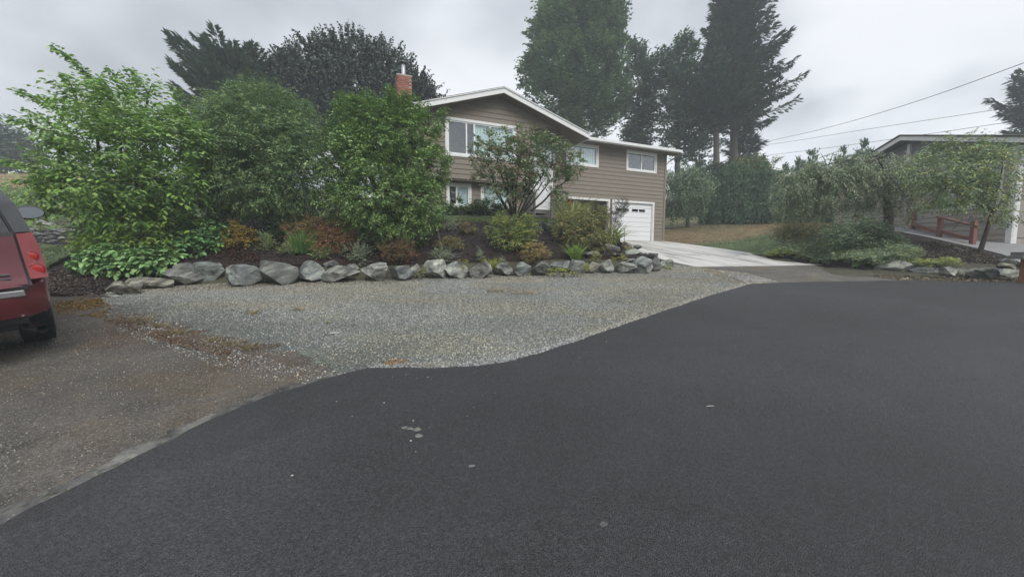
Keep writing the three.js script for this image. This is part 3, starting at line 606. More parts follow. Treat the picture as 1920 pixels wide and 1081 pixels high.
    part('downspout', tubeGeo([V(0.35, 7.13, 0.6), V(0.33, 6.98, 0.55), V(0.10, 6.72, 0.12), V(0.08, 6.55, -0.10), V(0.08, 2.5, -0.10)], 0.036, 8), M.siding, wr);
    part('fascia', merge([prism([[-4, 0], [-4, 0.001], [-3.999, 0.001]], 0, 0.001)]).translate(0, 7, -4), M.white, wr);
  }
  // chimney with its bricks
  {
    const x0 = -14.02, x1 = -13.42, z0 = -1.5, z1 = -0.9, y0 = 7.0, y1 = 9.22;
    const c = part('chimney', merge([box(x0 + 0.015, x1 - 0.015, y0, y1, z0 + 0.015, z1 - 0.015), box(x0 - 0.02, x1 + 0.02, y1 - 0.01, y1 + 0.05, z0 - 0.02, z1 + 0.02)]), M.mortar, h, 'red brick chimney with a capped flue');
    const r = rng(5), bw = 0.2, bh = 0.074;
    const geos = [0, 1, 2].map((i) => box(-0.094 + i * 0.001, 0.094, 0, 0.064, -0.03, 0.0, 0.006));
    for (let j = 0; y0 + j * bh < y1 - 0.05; j++) for (const [side, len] of [['f', x1 - x0], ['l', z1 - z0], ['r', z1 - z0]]) for (let i = 0; i < 4; i++) {
      const s = (i + (j % 2 ? 0 : 0.5)) * bw - 0.1;
      if (s < 0.02 - 0.09 || s > len - 0.02) continue;
      const a = Math.max(0, s - 0.094), b = Math.min(len, s + 0.094); if (b - a < 0.05) continue;
      const m = part('brick', geos[j % 3], M.brick[Math.floor(r() * 4)], c);
      const mid = (a + b) / 2, y = y0 + j * bh, o = 0.012 + r() * 0.006;
      m.scale.x = (b - a) / 0.188;
      if (side === 'f') m.position.set(x0 + mid, y, z1 + o - 0.006); else if (side === 'l') { m.rotation.y = -Math.PI / 2; m.position.set(x0 - o + 0.006, y, z0 + mid); } else { m.rotation.y = Math.PI / 2; m.position.set(x1 + o - 0.006, y, z0 + mid); }
    }
    const xc = (x0 + x1) / 2, zc = (z0 + z1) / 2, pipe = new THREE.CylinderGeometry(0.085, 0.085, 0.55, 16); pipe.translate(xc, y1 + 0.3, zc);
    part('flue', boxUV(pipe), M.metal, c);
    const cap = new THREE.CylinderGeometry(0.19, 0.2, 0.07, 16); cap.translate(xc, y1 + 0.66, zc); const cone = new THREE.ConeGeometry(0.2, 0.07, 16); cone.translate(xc, y1 + 0.73, zc);
    part('flue_cap', merge([boxUV(cap), boxUV(cone), ...[0, 1, 2, 3].map((k) => box(xc + 0.14 * Math.cos(k * 1.57) - 0.01, xc + 0.14 * Math.cos(k * 1.57) + 0.01, y1 + 0.5, y1 + 0.64, zc + 0.14 * Math.sin(k * 1.57) - 0.01, zc + 0.14 * Math.sin(k * 1.57) + 0.01))]), M.darkMetal, c);
  }
}
// wooden entry porch
{
  const t = thing('wooden_porch', 'weathered grey wooden porch with railings and steps at the front door', 'porch', [HC.x, 0, HC.z], TH);
  for (let i = 0; i < 4; i++) part('deck_board', box(-8.9, -6.5, 3.69, 3.725, 0.06 + i * 0.145, 0.06 + i * 0.145 + 0.138, 0.004), M.deck, t);
  part('deck_skirt', merge([box(-8.9, -6.5, 3.3, 3.68, 0.60, 0.635), box(-8.9, -6.5, 2.9, 3.29, 0.595, 0.63)]), M.deck, t);
  for (let i = 0; i < 3; i++) { part('step', merge([box(-8.75, -7.8, 3.52 - i * 0.17, 3.555 - i * 0.17, 0.62 + i * 0.27, 0.93 + i * 0.27, 0.004), box(-8.75, -7.8, 3.3 - i * 0.17, 3.51 - i * 0.17, 0.645 + i * 0.27, 0.67 + i * 0.27)]), M.deck, t); }
  const post = (x, y0, y1, z, w = 0.09) => part('railing_post', box(x - w / 2, x + w / 2, y0, y1, z - w / 2, z + w / 2, 0.006), M.deck, t);
  const rail = (a, b, w = 0.05) => part('handrail', tubeBox(a, b, 0.11, w), M.deck, t);
  const balusters = (a, b, n, drop) => { for (let i = 1; i < n; i++) { const p = a.clone().lerp(b, i / n); part('baluster', box(p.x - 0.02, p.x + 0.02, p.y - drop, p.y - 0.03, p.z - 0.02, p.z + 0.02), M.deck, t); } };
  post(-8.72, 3.6, 4.72, 0.55); post(-8.68, 3.0, 4.28, 1.42, 0.07); post(-8.9, 3.6, 4.68, 0.15);
  rail(V(-8.72, 4.74, 0.5), V(-8.68, 4.30, 1.45)); rail(V(-8.9, 4.68, 0.1), V(-8.72, 4.74, 0.55)); rail(V(-8.72, 3.95, 0.55), V(-8.68, 3.35, 1.42), 0.04);
  balusters(V(-8.72, 4.72, 0.55), V(-8.68, 4.28, 1.42), 7, 0.84);
  post(-7.72, 2.9, 4.5, 1.2, 0.11); post(-7.1, 2.9, 4.06, 1.2); post(-6.42, 2.8, 4.06, 1.2);
  rail(V(-7.72, 4.08, 1.2), V(-6.38, 4.10, 1.2)); rail(V(-6.42, 4.08, 1.2), V(-5.1, 3.2, 1.2)); rail(V(-7.72, 3.3, 1.2), V(-6.4, 3.3, 1.2), 0.04);
  balusters(V(-7.72, 4.06, 1.2), V(-6.42, 4.07, 1.2), 11, 0.76); balusters(V(-6.42, 4.05, 1.2), V(-5.1, 3.17, 1.2), 9, 0.8);
  post(-6.55, 3.6, 4.62, 0.58); post(-7.05, 3.6, 4.62, 0.58);
  rail(V(-7.05, 4.63, 0.58), V(-6.5, 4.63, 0.58)); balusters(V(-7.05, 4.62, 0.58), V(-6.55, 4.62, 0.58), 6, 0.88);
  part('landing', box(-8.9, -6.3, 2.9, 3.17, 0.64, 1.5), M.deck, t);
  for (let i = 0; i < 4; i++) part('step', box(-6.3 + i * 0.3, -5.98 + i * 0.3, 2.94 - i * 0.17, 2.98 - i * 0.17, 0.3, 1.15, 0.004), M.deck, t);
}
function tubeBox(a, b, w, hgt) {
  const d = b.clone().sub(a), L = d.length(), g = new RoundedBoxGeometry(L, hgt, w, 1, Math.min(hgt, w) * 0.15);
  const x = d.clone().normalize(), z = x.clone().cross(V(0, 1, 0)).normalize(), y = z.clone().cross(x), m = new THREE.Matrix4().makeBasis(x, y, z).setPosition(a.clone().add(b).multiplyScalar(0.5));
  return boxUV(g).applyMatrix4(m);
}

// ------------------------------------------------------------------ the neighbouring house on the right
{
  const X = 16.2, t = thing('neighbour_house', 'grey-brown gabled house with white fascia at the right edge', 'house', [0, 0, 0]);
  // built in its own frame: local x runs along the gable wall towards the camera, local z faces the yard (-x of the world)
  const f = new THREE.Matrix4().makeBasis(V(0, 0, 1), V(0, 1, 0), V(-1, 0, 0)).setPosition(X, 0, 0);
  t.applyMatrix4(f);
  const zR = -16.0, near = -12.55, farE = -19.5, rk = (x) => 6.28 - 0.31 * Math.abs(x - zR), win = [-14.35, -12.98, 3.35, 4.62], win2 = [-15.6, -14.75, 4.5, 5.1];
  part('wall', wallShape([[farE, 1.6], [near, 1.6], [near, rk(near)], [zR, rk(zR)], [farE, rk(farE)]], [win], -0.16, 0), M.nSiding, t);
  part('front_wall', box(near - 0.16, near, 1.3, 5.1, -12, -0.16), M.nSiding, t);
  part('back_wall', merge([box(farE, farE + 0.16, 1.6, 5.1, -12, -0.16), box(farE, near, 1.6, 6.2, -12.16, -12)]), M.nSiding, t);
  boards(t, 0, 2.14, 5.0, 0.19, () => farE, () => near - 0.1, [[win[0] - 0.1, win[1] + 0.1, win[2] - 0.1, win[3] + 0.1]], M.nSiding);
  boards(t, 0, 5.04, 6.2, 0.24, (y) => zR - (6.28 - y) / 0.31, (y) => Math.min(near - 0.05, zR + (6.28 - y) / 0.31), [], M.nGable);
  for (let i = 0; i < 15; i++) { const m = part('siding_board', box(-0.19, 0, 0, 0.02, -4, 0), M.nSiding, t); m.rotation.z = -Math.PI / 2; m.position.set(near + 0.004, 2.2 + i * 0.19, -0.1); }
  part('trim_band', merge([box(-14.6, near - 0.1, 2.80, 2.86, 0.0, 0.06), box(-14.6, -13.5, 2.0, 2.06, 0, 0.05)]), M.nSiding, t);
  part('foundation', box(farE, near + 0.01, 1.2, 2.13, -0.3, 0.012), M.mortar, t);
  part('corner_board', merge([box(near - 0.13, near + 0.03, 1.78, 5.05, 0.0, 0.035, 0.005), box(near, near + 0.035, 1.78, 5.05, -0.14, 0.0)]), M.white, t);
  part('post_base', box(near - 0.2, near + 0.08, 1.72, 1.80, -0.2, 0.1, 0.008), M.white, t);
  const sl = (x0, y0, x1, y1, th, z0, z1) => prism([[x0, y0 - th], [x1, y1 - th], [x1, y1], [x0, y0]], z0, z1);
  const yN = 6.5 - 0.31 * 4.1, yF = 6.5 - 0.31 * 4.1;
  const rf = part('roof', merge([sl(zR, 6.5, zR + 4.1, yN, 0.05, -12.4, 0.52), sl(zR - 4.1, yF, zR, 6.5, 0.05, -12.4, 0.52)]), M.shingle, t);
  part('fascia', merge([sl(zR, 6.445, zR + 4.1, yN - 0.055, 0.17, 0.44, 0.48), sl(zR - 4.1, yF - 0.055, zR, 6.445, 0.17, 0.44, 0.48)]), M.white, rf);
  part('eave_soffit', merge([sl(zR, 6.34, zR + 4.1, yN - 0.16, 0.03, -0.2, 0.44), sl(zR - 4.1, yF - 0.16, zR, 6.34, 0.03, -0.2, 0.44)]), M.nGable, rf);
  part('gable_post', box(zR - 0.06, zR + 0.05, 5.3, 6.12, 0.0, 0.1, 0.006), M.white, t);
  part('porch_beam', merge([box(-13.05, -11.6, 4.93, 5.08, 0.04, 0.14, 0.006), box(-13.0, -11.6, 4.86, 4.93, -0.02, 0.1)]), M.white, t);
  makeWindow(t, ...win, 0, [(win[0] + win[1]) / 2], [null, null], 0.1);
  part('red_door', box(near + 0.001, near + 0.04, 3.2, 4.5, -1.1, -0.35, 0.006), M.redWood, t, 'dark red shutter panel on the front wall');
  part('floor_slab', merge([box(farE + 0.2, near - 0.2, 1.9, 2.0, -11.9, -0.2)]), M.interior, t);
}
{ // red railing along the ramp
  const t = thing('ramp_railing', 'low red-brown wooden railing along the paved ramp', 'railing');
  const g = (px, py, d) => at(px, py, d), P = [[g(1828, 452, 12.6), g(1828, 414, 12.6)], [g(1765, 439, 14.0), g(1765, 407, 14.0)], [g(1715, 420, 15.6), g(1714, 391, 15.6)], [g(1690, 421, 16.3), g(1690, 386, 16.3)]];
  for (const [a, b] of P) { const x = b.x - 0.0; part('railing_post', box(x - 0.06, x + 0.06, a.y - 0.2, b.y, b.z - 0.06, b.z + 0.06, 0.008), M.redWood, t); }
  part('handrail', tubeBox(g(1834, 424, 12.5), g(1758, 406, 14.05), 0.1, 0.06), M.redWood, t, 'pale worn top rail');
  part('handrail', tubeBox(g(1722, 396, 15.5), g(1688, 388, 16.35), 0.1, 0.05), M.redWood, t);
  part('bottom_rail', tubeBox(g(1826, 449, 12.6), g(1765, 434, 14.0), 0.05, 0.12), M.redWood, t);
  part('bottom_rail', tubeBox(g(1765, 437, 14.0), g(1690, 414, 16.3), 0.05, 0.12), M.redWood, t);
}
{ // mailbox stand at the frame's edge
  const q = at(1919, 536, 8.8), t = thing('mailbox_stand', 'weathered grey plank on a brown cedar post at the roadside', 'mailbox stand', [q.x, q.y, q.z]);
  part('post', box(-0.05, 0.07, -0.15, 0.62, -0.06, 0.06, 0.008), M.cedar, t);
  part('shelf', box(-0.26, 0.7, 0.62, 0.7, -0.14, 0.14, 0.008), M.deck, t);
  part('shelf_block', box(-0.22, 0.6, 0.701, 0.78, -0.12, 0.12, 0.008), M.deck, t);
}

// ------------------------------------------------------------------ foliage
class Leaves {
  constructor() { this.p = []; this.n = []; this.c = []; this.i = []; }
  // one leaf: a blade folded along its midrib; d = its direction, s = across (both unit), bend = tip droop
  leaf(x, y, z, dx, dy, dz, sx, sy, sz, len, wid, r, g, b, wide = 0.45, fold = 0.15) {
    let nx = sy * dz - sz * dy, ny = sz * dx - sx * dz, nz = sx * dy - sy * dx;
    if (ny < 0) { nx = -nx; ny = -ny; nz = -nz; }
    const k = this.p.length / 3, m = len * wide, w = wid / 2, f = wid * fold, P = this.p, N = this.n;
    P.push(x, y, z, x + dx * m + sx * w + nx * f, y + dy * m + sy * w + ny * f, z + dz * m + sz * w + nz * f, x + dx * len, y + dy * len - len * 0.08, z + dz * len, x + dx * m - sx * w + nx * f, y + dy * m - sy * w + ny * f, z + dz * m - sz * w + nz * f);
    const q = fold * 1.6;
    N.push(nx, ny, nz, nx - sx * q, ny - sy * q, nz - sz * q, nx, ny, nz, nx + sx * q, ny + sy * q, nz + sz * q);
    for (let t = 0; t < 4; t++) this.c.push(r, g, b);
    this.i.push(k, k + 1, k + 2, k, k + 2, k + 3);
  }
  leaf6(x, y, z, dx, dy, dz, sx, sy, sz, len, wid, r, g, b, fold = 0.2) {
    let nx = sy * dz - sz * dy, ny = sz * dx - sx * dz, nz = sx * dy - sy * dx;
    if (ny < 0) { nx = -nx; ny = -ny; nz = -nz; }
    const k = this.p.length / 3, w = wid / 2, f = wid * fold, q = fold * 1.6;
    for (const [t, s] of [[0, 0], [0.28, 0.88], [0.66, 0.86], [1, 0], [0.66, -0.86], [0.28, -0.88]]) {
      const a = Math.abs(s), dr = -0.22 * t * t * len;
      this.p.push(x + dx * len * t + sx * w * s + nx * f * a, y + dy * len * t + sy * w * s + ny * f * a + dr, z + dz * len * t + sz * w * s + nz * f * a);
      this.n.push(nx - sx * q * s + dx * 0.3 * t, ny - sy * q * s + dy * 0.3 * t, nz - sz * q * s + dz * 0.3 * t);
      this.c.push(r, g, b);
    }
    this.i.push(k, k + 1, k + 5, k + 1, k + 2, k + 4, k + 1, k + 4, k + 5, k + 2, k + 3, k + 4);
  }
  // long blade along a curve of points
  blade(pts, wid, r, g, b, sx, sz) {
    const n = pts.length, k = this.p.length / 3;
    for (let j = 0; j < n; j++) {
      const t = j / (n - 1), w = wid / 2 * (1 - t) ** 0.6 * (0.7 + 0.6 * Math.min(1, t * 4)) , q = pts[j];
      this.p.push(q[0] - sx * w, q[1], q[2] - sz * w, q[0] + sx * w, q[1], q[2] + sz * w);
      this.n.push(-sz * 0.7 - sx * 0.3, 0.6, sx * 0.7 - sz * 0.3, -sz * 0.7 + sx * 0.3, 0.6, sx * 0.7 + sz * 0.3);
      this.c.push(r, g, b, r, g, b);
      if (j) { const a = k + j * 2; this.i.push(a - 2, a - 1, a, a - 1, a + 1, a); }
    }
  }
  geo() {
    const g = new THREE.BufferGeometry();
    g.setAttribute('position', new THREE.Float32BufferAttribute(this.p, 3)); g.setAttribute('normal', new THREE.Float32BufferAttribute(this.n, 3));
    g.setAttribute('color', new THREE.Float32BufferAttribute(this.c, 3)); g.setIndex(this.i);
    return g;
  }
}
function randDir(r) { const z = r() * 2 - 1, a = r() * 6.2832, s = Math.sqrt(1 - z * z); return [s * Math.cos(a), z, s * Math.sin(a)]; }
const unit = (v) => { const l = Math.hypot(v[0], v[1], v[2]) || 1; v[0] /= l; v[1] /= l; v[2] /= l; return v; };
const cross = (a, b) => [a[1] * b[2] - a[2] * b[1], a[2] * b[0] - a[0] * b[2], a[0] * b[1] - a[1] * b[0]];
// twig with leaves alternating along it
function twig(L, r, o, d, len, n, ll, lw, colour, opt = {}) {
  const droop = opt.droop ?? 0.3, spread = opt.spread ?? 0.9, jig = 0.35;
  let p = [...o], dir = [...d];
  for (let i = 0; i < n; i++) {
    const t = i / Math.max(1, n - 1);
    p = [p[0] + dir[0] * len / n, p[1] + dir[1] * len / n, p[2] + dir[2] * len / n];
    dir = unit([dir[0], dir[1] - (opt.sag ?? 0.1), dir[2]]);
    let s = cross(dir, opt.up ?? [0, 1, 0]); if (Math.hypot(...s) < 0.1) s = [1, 0, 0]; unit(s);
    const sg = i % 2 ? 1 : -1, rr = randDir(r), lift = (r() - 0.35) * 0.8;
    const ld = unit([dir[0] * (1 - spread * 0.5) + s[0] * sg * spread + rr[0] * jig, dir[1] * (1 - spread * 0.5) + s[1] * sg * spread + rr[1] * jig - droop + lift * 0.4, dir[2] * (1 - spread * 0.5) + s[2] * sg * spread + rr[2] * jig]);
    let ls = cross(ld, [rr[2] * 0.7, 1, rr[0] * 0.7]); unit(ls);
    const k = 0.75 + 0.5 * r(), c = colour(t, r);
    if (opt.big) L.leaf6(p[0], p[1], p[2], ld[0], ld[1], ld[2], ls[0], ls[1], ls[2], ll * k, lw * k, c[0], c[1], c[2], opt.fold ?? 0.15);
    else L.leaf(p[0], p[1], p[2], ld[0], ld[1], ld[2], ls[0], ls[1], ls[2], ll * k, lw * k, c[0], c[1], c[2], opt.wide ?? 0.45, opt.fold ?? 0.15);
  }
}
const mixc = (a, b, t) => [a[0] + (b[0] - a[0]) * t, a[1] + (b[1] - a[1]) * t, a[2] + (b[2] - a[2]) * t];
// colour of a leaf by chance: shades lists [colour, share]
function palette(shades, vary = 0.3) {
  return (r) => {
    let q = r(), c = shades[0][0];
    for (const [k, w] of shades) { if (q < w) { c = k; break; } q -= w; }
    const gain = Math.min(2.3, 0.45 / Math.max(...c)), base = c.map((k) => k * gain);
    return (t, rr) => { const v = 1 + vary * (rr() - 0.5), y = 1 + 0.14 * (rr() - 0.5); return [base[0] * v * y, base[1] * v, base[2] * v]; };
  };
}
// leaf mass: clumps [x, y, z, rx, ry, rz] in metres, relative to the thing
function foliage(clumps, o) {
  const r = rng(o.seed), L = new Leaves(), pal = palette(o.shades, o.vary ?? 0.35), wt = clumps.map((c) => Math.pow(c[3] * c[4] * c[5], 0.7) * (c[6] ?? 1)), sum = wt.reduce((a, b) => a + b, 0);
  clumps.forEach((c, ci) => {
    const nt = Math.max(1, Math.round(o.leaves / o.per * wt[ci] / sum));
    // bunches inside the clump, so that gaps open between them
    const nb = Math.max(3, Math.round(nt / (o.bunch ?? 7))), bs = [];
    for (let i = 0; i < nb; i++) { const d = randDir(r), q = Math.pow(r(), o.shell ?? 0.33); bs.push([d[0] * q, d[1] * q, d[2] * q, 0.7 + 0.6 * r()]); }
    for (let i = 0; i < nt; i++) {
      const b = bs[i % nb], e = randDir(r), br = (o.bunchR ?? 0.24) * b[3] * Math.cbrt(r());
      const ux = b[0] + e[0] * br, uy = b[1] + e[1] * br, uz = b[2] + e[2] * br;
      const p = [c[0] + ux * c[3], c[1] + uy * c[4], c[2] + uz * c[5]];
      if (o.floor !== undefined && p[1] < o.floor(p[0], p[2])) continue;
      const out = unit([ux / c[3], uy / c[4], uz / c[5]]), j = randDir(r), oj = o.outward ?? 0.7, uj = o.upward ?? 0.35;
      const d = unit([out[0] * oj + j[0] * 0.55, out[1] * oj + uj + j[1] * 0.45, out[2] * oj + j[2] * 0.55]);
      twig(L, r, p, d, o.twig * (0.6 + 0.8 * r()), o.per, o.ll, o.lw, pal(r), o);
    }
  });
  return L;
}
function limbs(base, targets, r0, o = {}) {
  const r = rng(o.seed ?? 1), list = [], fork = o.fork;
  const top = fork ?? base;
  if (fork) list.push(tubeGeo([base.clone().add(V(0, -0.15, 0)), base.clone().lerp(fork, 0.15), base.clone().lerp(fork, 0.55).add(V((r() - 0.5) * r0, 0, (r() - 0.5) * r0)), fork], [r0 * 1.35, r0 * 1.05, r0 * 0.9, r0 * 0.75], 9));
  for (const t of targets) {
    const a = top.clone().add(V((r() - 0.5) * r0 * 0.8, -r0 * 0.3, (r() - 0.5) * r0 * 0.8)), L = a.distanceTo(t), m = a.clone().lerp(t, 0.45).add(V((r() - 0.5) * L * 0.14, L * (o.arch ?? 0.07), (r() - 0.5) * L * 0.14)), m2 = a.clone().lerp(t, 0.75).add(V((r() - 0.5) * L * 0.1, L * (o.arch ?? 0.07) * 0.8, (r() - 0.5) * L * 0.1));
    const k = (o.limb ?? 0.55) * (0.7 + 0.5 * r());
    list.push(tubeGeo([a, m, m2, t], [r0 * k, r0 * k * 0.7, r0 * k * 0.45, r0 * k * 0.15], 6));
    for (let i = 0; i < (o.twigs ?? 3); i++) { const f = 0.4 + 0.5 * r(), s = m.clone().lerp(t, f), d = randDir(r), e = s.clone().add(V(d[0], Math.abs(d[1]) * 0.8 + 0.1, d[2]).multiplyScalar(L * 0.22)); list.push(tubeGeo([s, s.clone().lerp(e, 0.5).add(V(0, L * 0.02, 0)), e], [r0 * k * 0.3, r0 * k * 0.2, r0 * k * 0.08], 5)); }
  }
  return list;
}
// a tree or shrub from spots of the photograph: clumps [px, py, rpx, rpy, nearer (m), weight]; all at distance d
function plantAt(name, label, cat, o) {
  const b = o.base, t = thing(name, label, cat, [b.x, b.y, b.z], 0, o.group);
  const cl = o.clumps.map(([px, py, rx, ry, near = 0, w = 1, deep]) => {
    const d = o.d - near, q = at(px, py, d).sub(b), k = d / FOCAL;
    return [q.x, q.y, q.z, rx * k, ry * k, (deep ?? (rx + ry) / 2) * k, w];
  });
  if (!o.noTrunk) {
    const targets = o.limbTo ? o.limbTo.map(([px, py, n = 0]) => at(px, py, o.d - n).sub(b)) : cl.map((c) => V(c[0], c[1] + c[4] * 0.3, c[2]));
    const fork = o.fork ? at(o.fork[0], o.fork[1], o.d).sub(b) : undefined;
    part(o.stemName ?? 'trunk', merge(limbs(V(0, 0, 0), targets, o.r0, { fork, seed: o.seed, arch: o.arch, limb: o.limb, twigs: o.twigs })), o.bark ?? M.bark, t);
  }
  const L = foliage(cl, o);
  if (o.extra) o.extra(L, b, rng(o.seed + 77));
  part(o.crownName ?? 'crown', L.geo(), o.mat ?? M.leaf, t);
  return t;
}
const groundAt = (px, py, d) => { const q = at(px, py, d); q.y = height(q.x, q.z); return q; };
// leafy arm: a branch drawn through spots of the photograph, leaves along it
function arm(L, r, pts, d, b, o, stems) {
  const q = pts.map(([x, y, n = 0]) => at(x, y, d - n).sub(b)), c = new THREE.CatmullRomCurve3(q), n = Math.round(c.getLength() / o.step), pal = palette(o.shades, 0.35);
  for (let i = 0; i < n; i++) {
    const t = i / n, p = c.getPoint(t), g = c.getTangent(t), j = randDir(r);
    const side = unit([g.x * 0.6 + j[0] * 0.6, g.y * 0.6 + 0.35 + j[1] * 0.6, g.z * 0.6 + j[2] * 0.6]);
    twig(L, r, [p.x, p.y, p.z], side, o.tw ?? 0.12, o.per ?? 4, o.ll, o.lw, pal(r), o);
  }
  if (stems) stems.push(tubeGeo(c.getPoints(8), [0, 1, 2, 3, 4, 5, 6, 7, 8].map((k) => lerp(o.r ?? 0.02, 0.004, k / 8)), 5));
}

const GREEN = { bright: [0.165, 0.235, 0.05], mid: [0.105, 0.165, 0.045], deep: [0.045, 0.090, 0.032], dark: [0.026, 0.055, 0.026], lime: [0.23, 0.30, 0.06], grey: [0.13, 0.16, 0.12], yellow: [0.30, 0.29, 0.06], silver: [0.26, 0.30, 0.24], rust: [0.20, 0.095, 0.05], bronze: [0.17, 0.12, 0.055], olive: [0.13, 0.14, 0.05], fir: [0.030, 0.052, 0.036], pine: [0.036, 0.058, 0.040] };

// bright large-leaved tree on the left
{
  const d = 9.6, base = groundAt(225, 470, d);
  const sh = [[[0.125, 0.205, 0.045], 0.42], [GREEN.mid, 0.38], [[0.165, 0.245, 0.055], 0.06], [[0.06, 0.10, 0.038], 0.14]];
  const stems = [];
  const t = plantAt('magnolia_tree', 'bright green large-leaved tree on the left beyond the car, with long arms reaching up', 'tree', {
    base, d, seed: 21, r0: 0.11, fork: [222, 410], mat: M.leaf, leaves: 16000, big: true, per: 7, twig: 0.36, ll: 0.12, lw: 0.056, shades: sh, droop: 0.25, outward: 0.7, upward: 0.25, bunch: 6, bunchR: 0.28, shell: 0.4, sag: 0.05,
    clumps: [[215, 210, 62, 38, 0.2], [280, 200, 45, 42, 0], [165, 205, 38, 40, 0.1], [300, 265, 62, 48, 0.3], [235, 270, 70, 45, 0.7], [150, 265, 55, 40, 0.3], [110, 300, 45, 35, 0.3], [190, 335, 85, 45, 0.8], [280, 340, 60, 45, 0.5], [110, 350, 50, 35, 0.7], [345, 290, 35, 50, 0.1], [200, 395, 70, 32, 0.6], [80, 318, 24, 14, 0.6], [100, 376, 30, 16, 0.7], [260, 385, 60, 35, 0.4], [338, 345, 35, 40, 0.2]],
    extra: (L, b, r) => {
      const o = { big: true, shades: sh, ll: 0.115, lw: 0.052, step: 0.028, per: 3, tw: 0.10, droop: 0.3 };
      for (const a of [[[215, 200], [175, 150], [135, 115], [100, 88]], [[205, 225], [175, 170], [160, 130]], [[170, 230], [100, 200], [60, 185], [35, 172]], [[150, 265], [90, 245], [50, 232], [18, 226]], [[250, 190], [230, 160], [205, 132]], [[280, 180], [262, 150], [245, 133]], [[110, 330, 0.6], [55, 312, 0.7], [25, 308, 0.7], [5, 303, 0.7]], [[300, 220], [335, 205], [345, 215]], [[150, 200], [130, 155], [118, 145]], [[120, 355, 0.7], [60, 345, 0.8], [25, 340, 0.8]], [[320, 230], [360, 235], [382, 252]]]) arm(L, r, a, d, b, o, stems);
    },
  });
  t.children[0].geometry = merge([t.children[0].geometry, ...stems]);
}
// two dense round trees in the bed
plantAt('round_tree', 'dense dark green round tree with small leaves, left of the pair before the house', 'tree', {
  base: groundAt(505, 440, 11.3), d: 11.3, seed: 22, r0: 0.09, fork: [505, 400], mat: M.leaf, leaves: 72000, per: 9, twig: 0.26, ll: 0.082, lw: 0.032, droop: 0.35, outward: 0.8, upward: 0.15, bunch: 9, bunchR: 0.22, shell: 0.28,
  shades: [[[0.095, 0.14, 0.06], 0.55], [[0.06, 0.10, 0.042], 0.25], [[0.14, 0.19, 0.08], 0.2]],
  clumps: [[490, 235, 85, 62, 0.3], [430, 265, 55, 65, 0], [555, 260, 50, 60, 0], [490, 305, 105, 70, 0.7], [420, 340, 55, 50, 0.4], [560, 335, 55, 55, 0.4], [495, 365, 100, 40, 0.4], [505, 190, 38, 22, 0], [455, 200, 40, 28, 0], [548, 205, 30, 25, 0], [395, 300, 28, 55, 0], [400, 210, 22, 20, -0.3]],
});
plantAt('round_tree', 'glossy mid-green round tree with a ragged top, right of the pair and touching the house', 'tree', {
  base: groundAt(735, 455, 11.2), d: 11.2, seed: 23, r0: 0.09, fork: [735, 420], mat: M.gloss, leaves: 72000, per: 9, twig: 0.22, ll: 0.075, lw: 0.036, droop: 0.2, outward: 0.9, upward: 0.3, bunch: 9, bunchR: 0.22, shell: 0.28,
  shades: [[[0.10, 0.155, 0.05], 0.5], [[0.15, 0.21, 0.075], 0.28], [[0.06, 0.10, 0.04], 0.22]],
  clumps: [[715, 240, 62, 52, 0.2], [660, 255, 42, 50, 0], [770, 250, 48, 45, 0.1], [690, 300, 82, 55, 0.7], [780, 305, 52, 55, 0.4], [650, 320, 45, 50, 0.4], [806, 318, 32, 38, 0.2], [720, 365, 92, 50, 0.8], [796, 378, 38, 46, 0.4], [660, 385, 55, 35, 0.5], [735, 410, 72, 32, 0.6], [720, 198, 36, 22, 0], [762, 205, 30, 20, 0], [650, 215, 26, 28, 0], [690, 205, 22, 20, 0], [810, 225, 22, 22, 0], [765, 425, 40, 22, 0.5], [648, 192, 8, 16, 0, 2]],
});
// the open small tree before the door
plantAt('rhododendron_tree', 'open multi-stemmed small tree with leathery leaves in front of the front door', 'tree', {
  base: groundAt(965, 424, 13.6), d: 13.6, seed: 24, r0: 0.10, limb: 0.45, arch: 0.0, twigs: 4, bark: M.bark, mat: M.gloss, leaves: 11500, per: 7, twig: 0.16, ll: 0.115, lw: 0.048, droop: 0.1, outward: 0.7, upward: 0.4, bunch: 5, bunchR: 0.3, shell: 0.35,
  shades: [[[0.10, 0.14, 0.07], 0.5], [[0.145, 0.17, 0.095], 0.28], [[0.06, 0.095, 0.045], 0.07], [[0.165, 0.115, 0.075], 0.15]],
  limbTo: [[905, 290], [930, 265], [960, 280], [985, 262], [1010, 265], [1040, 300], [1065, 310], [1075, 330], [1025, 330], [950, 320], [915, 320], [990, 300]],
  clumps: [[915, 275, 30, 26, 0.2], [940, 262, 24, 20, 0], [905, 310, 24, 24, 0.3], [950, 300, 36, 30, 0.3], [985, 262, 20, 22, 0], [1010, 262, 28, 22, 0], [1000, 300, 34, 34, 0.2], [985, 335, 30, 26, 0.3], [1035, 282, 22, 22, 0], [1060, 300, 26, 24, 0.1], [1078, 318, 16, 24, 0], [1050, 335, 24, 20, 0.2], [940, 345, 30, 20, 0.2], [960, 365, 26, 18, 0.2], [1045, 360, 18, 14, 0.1]],
});

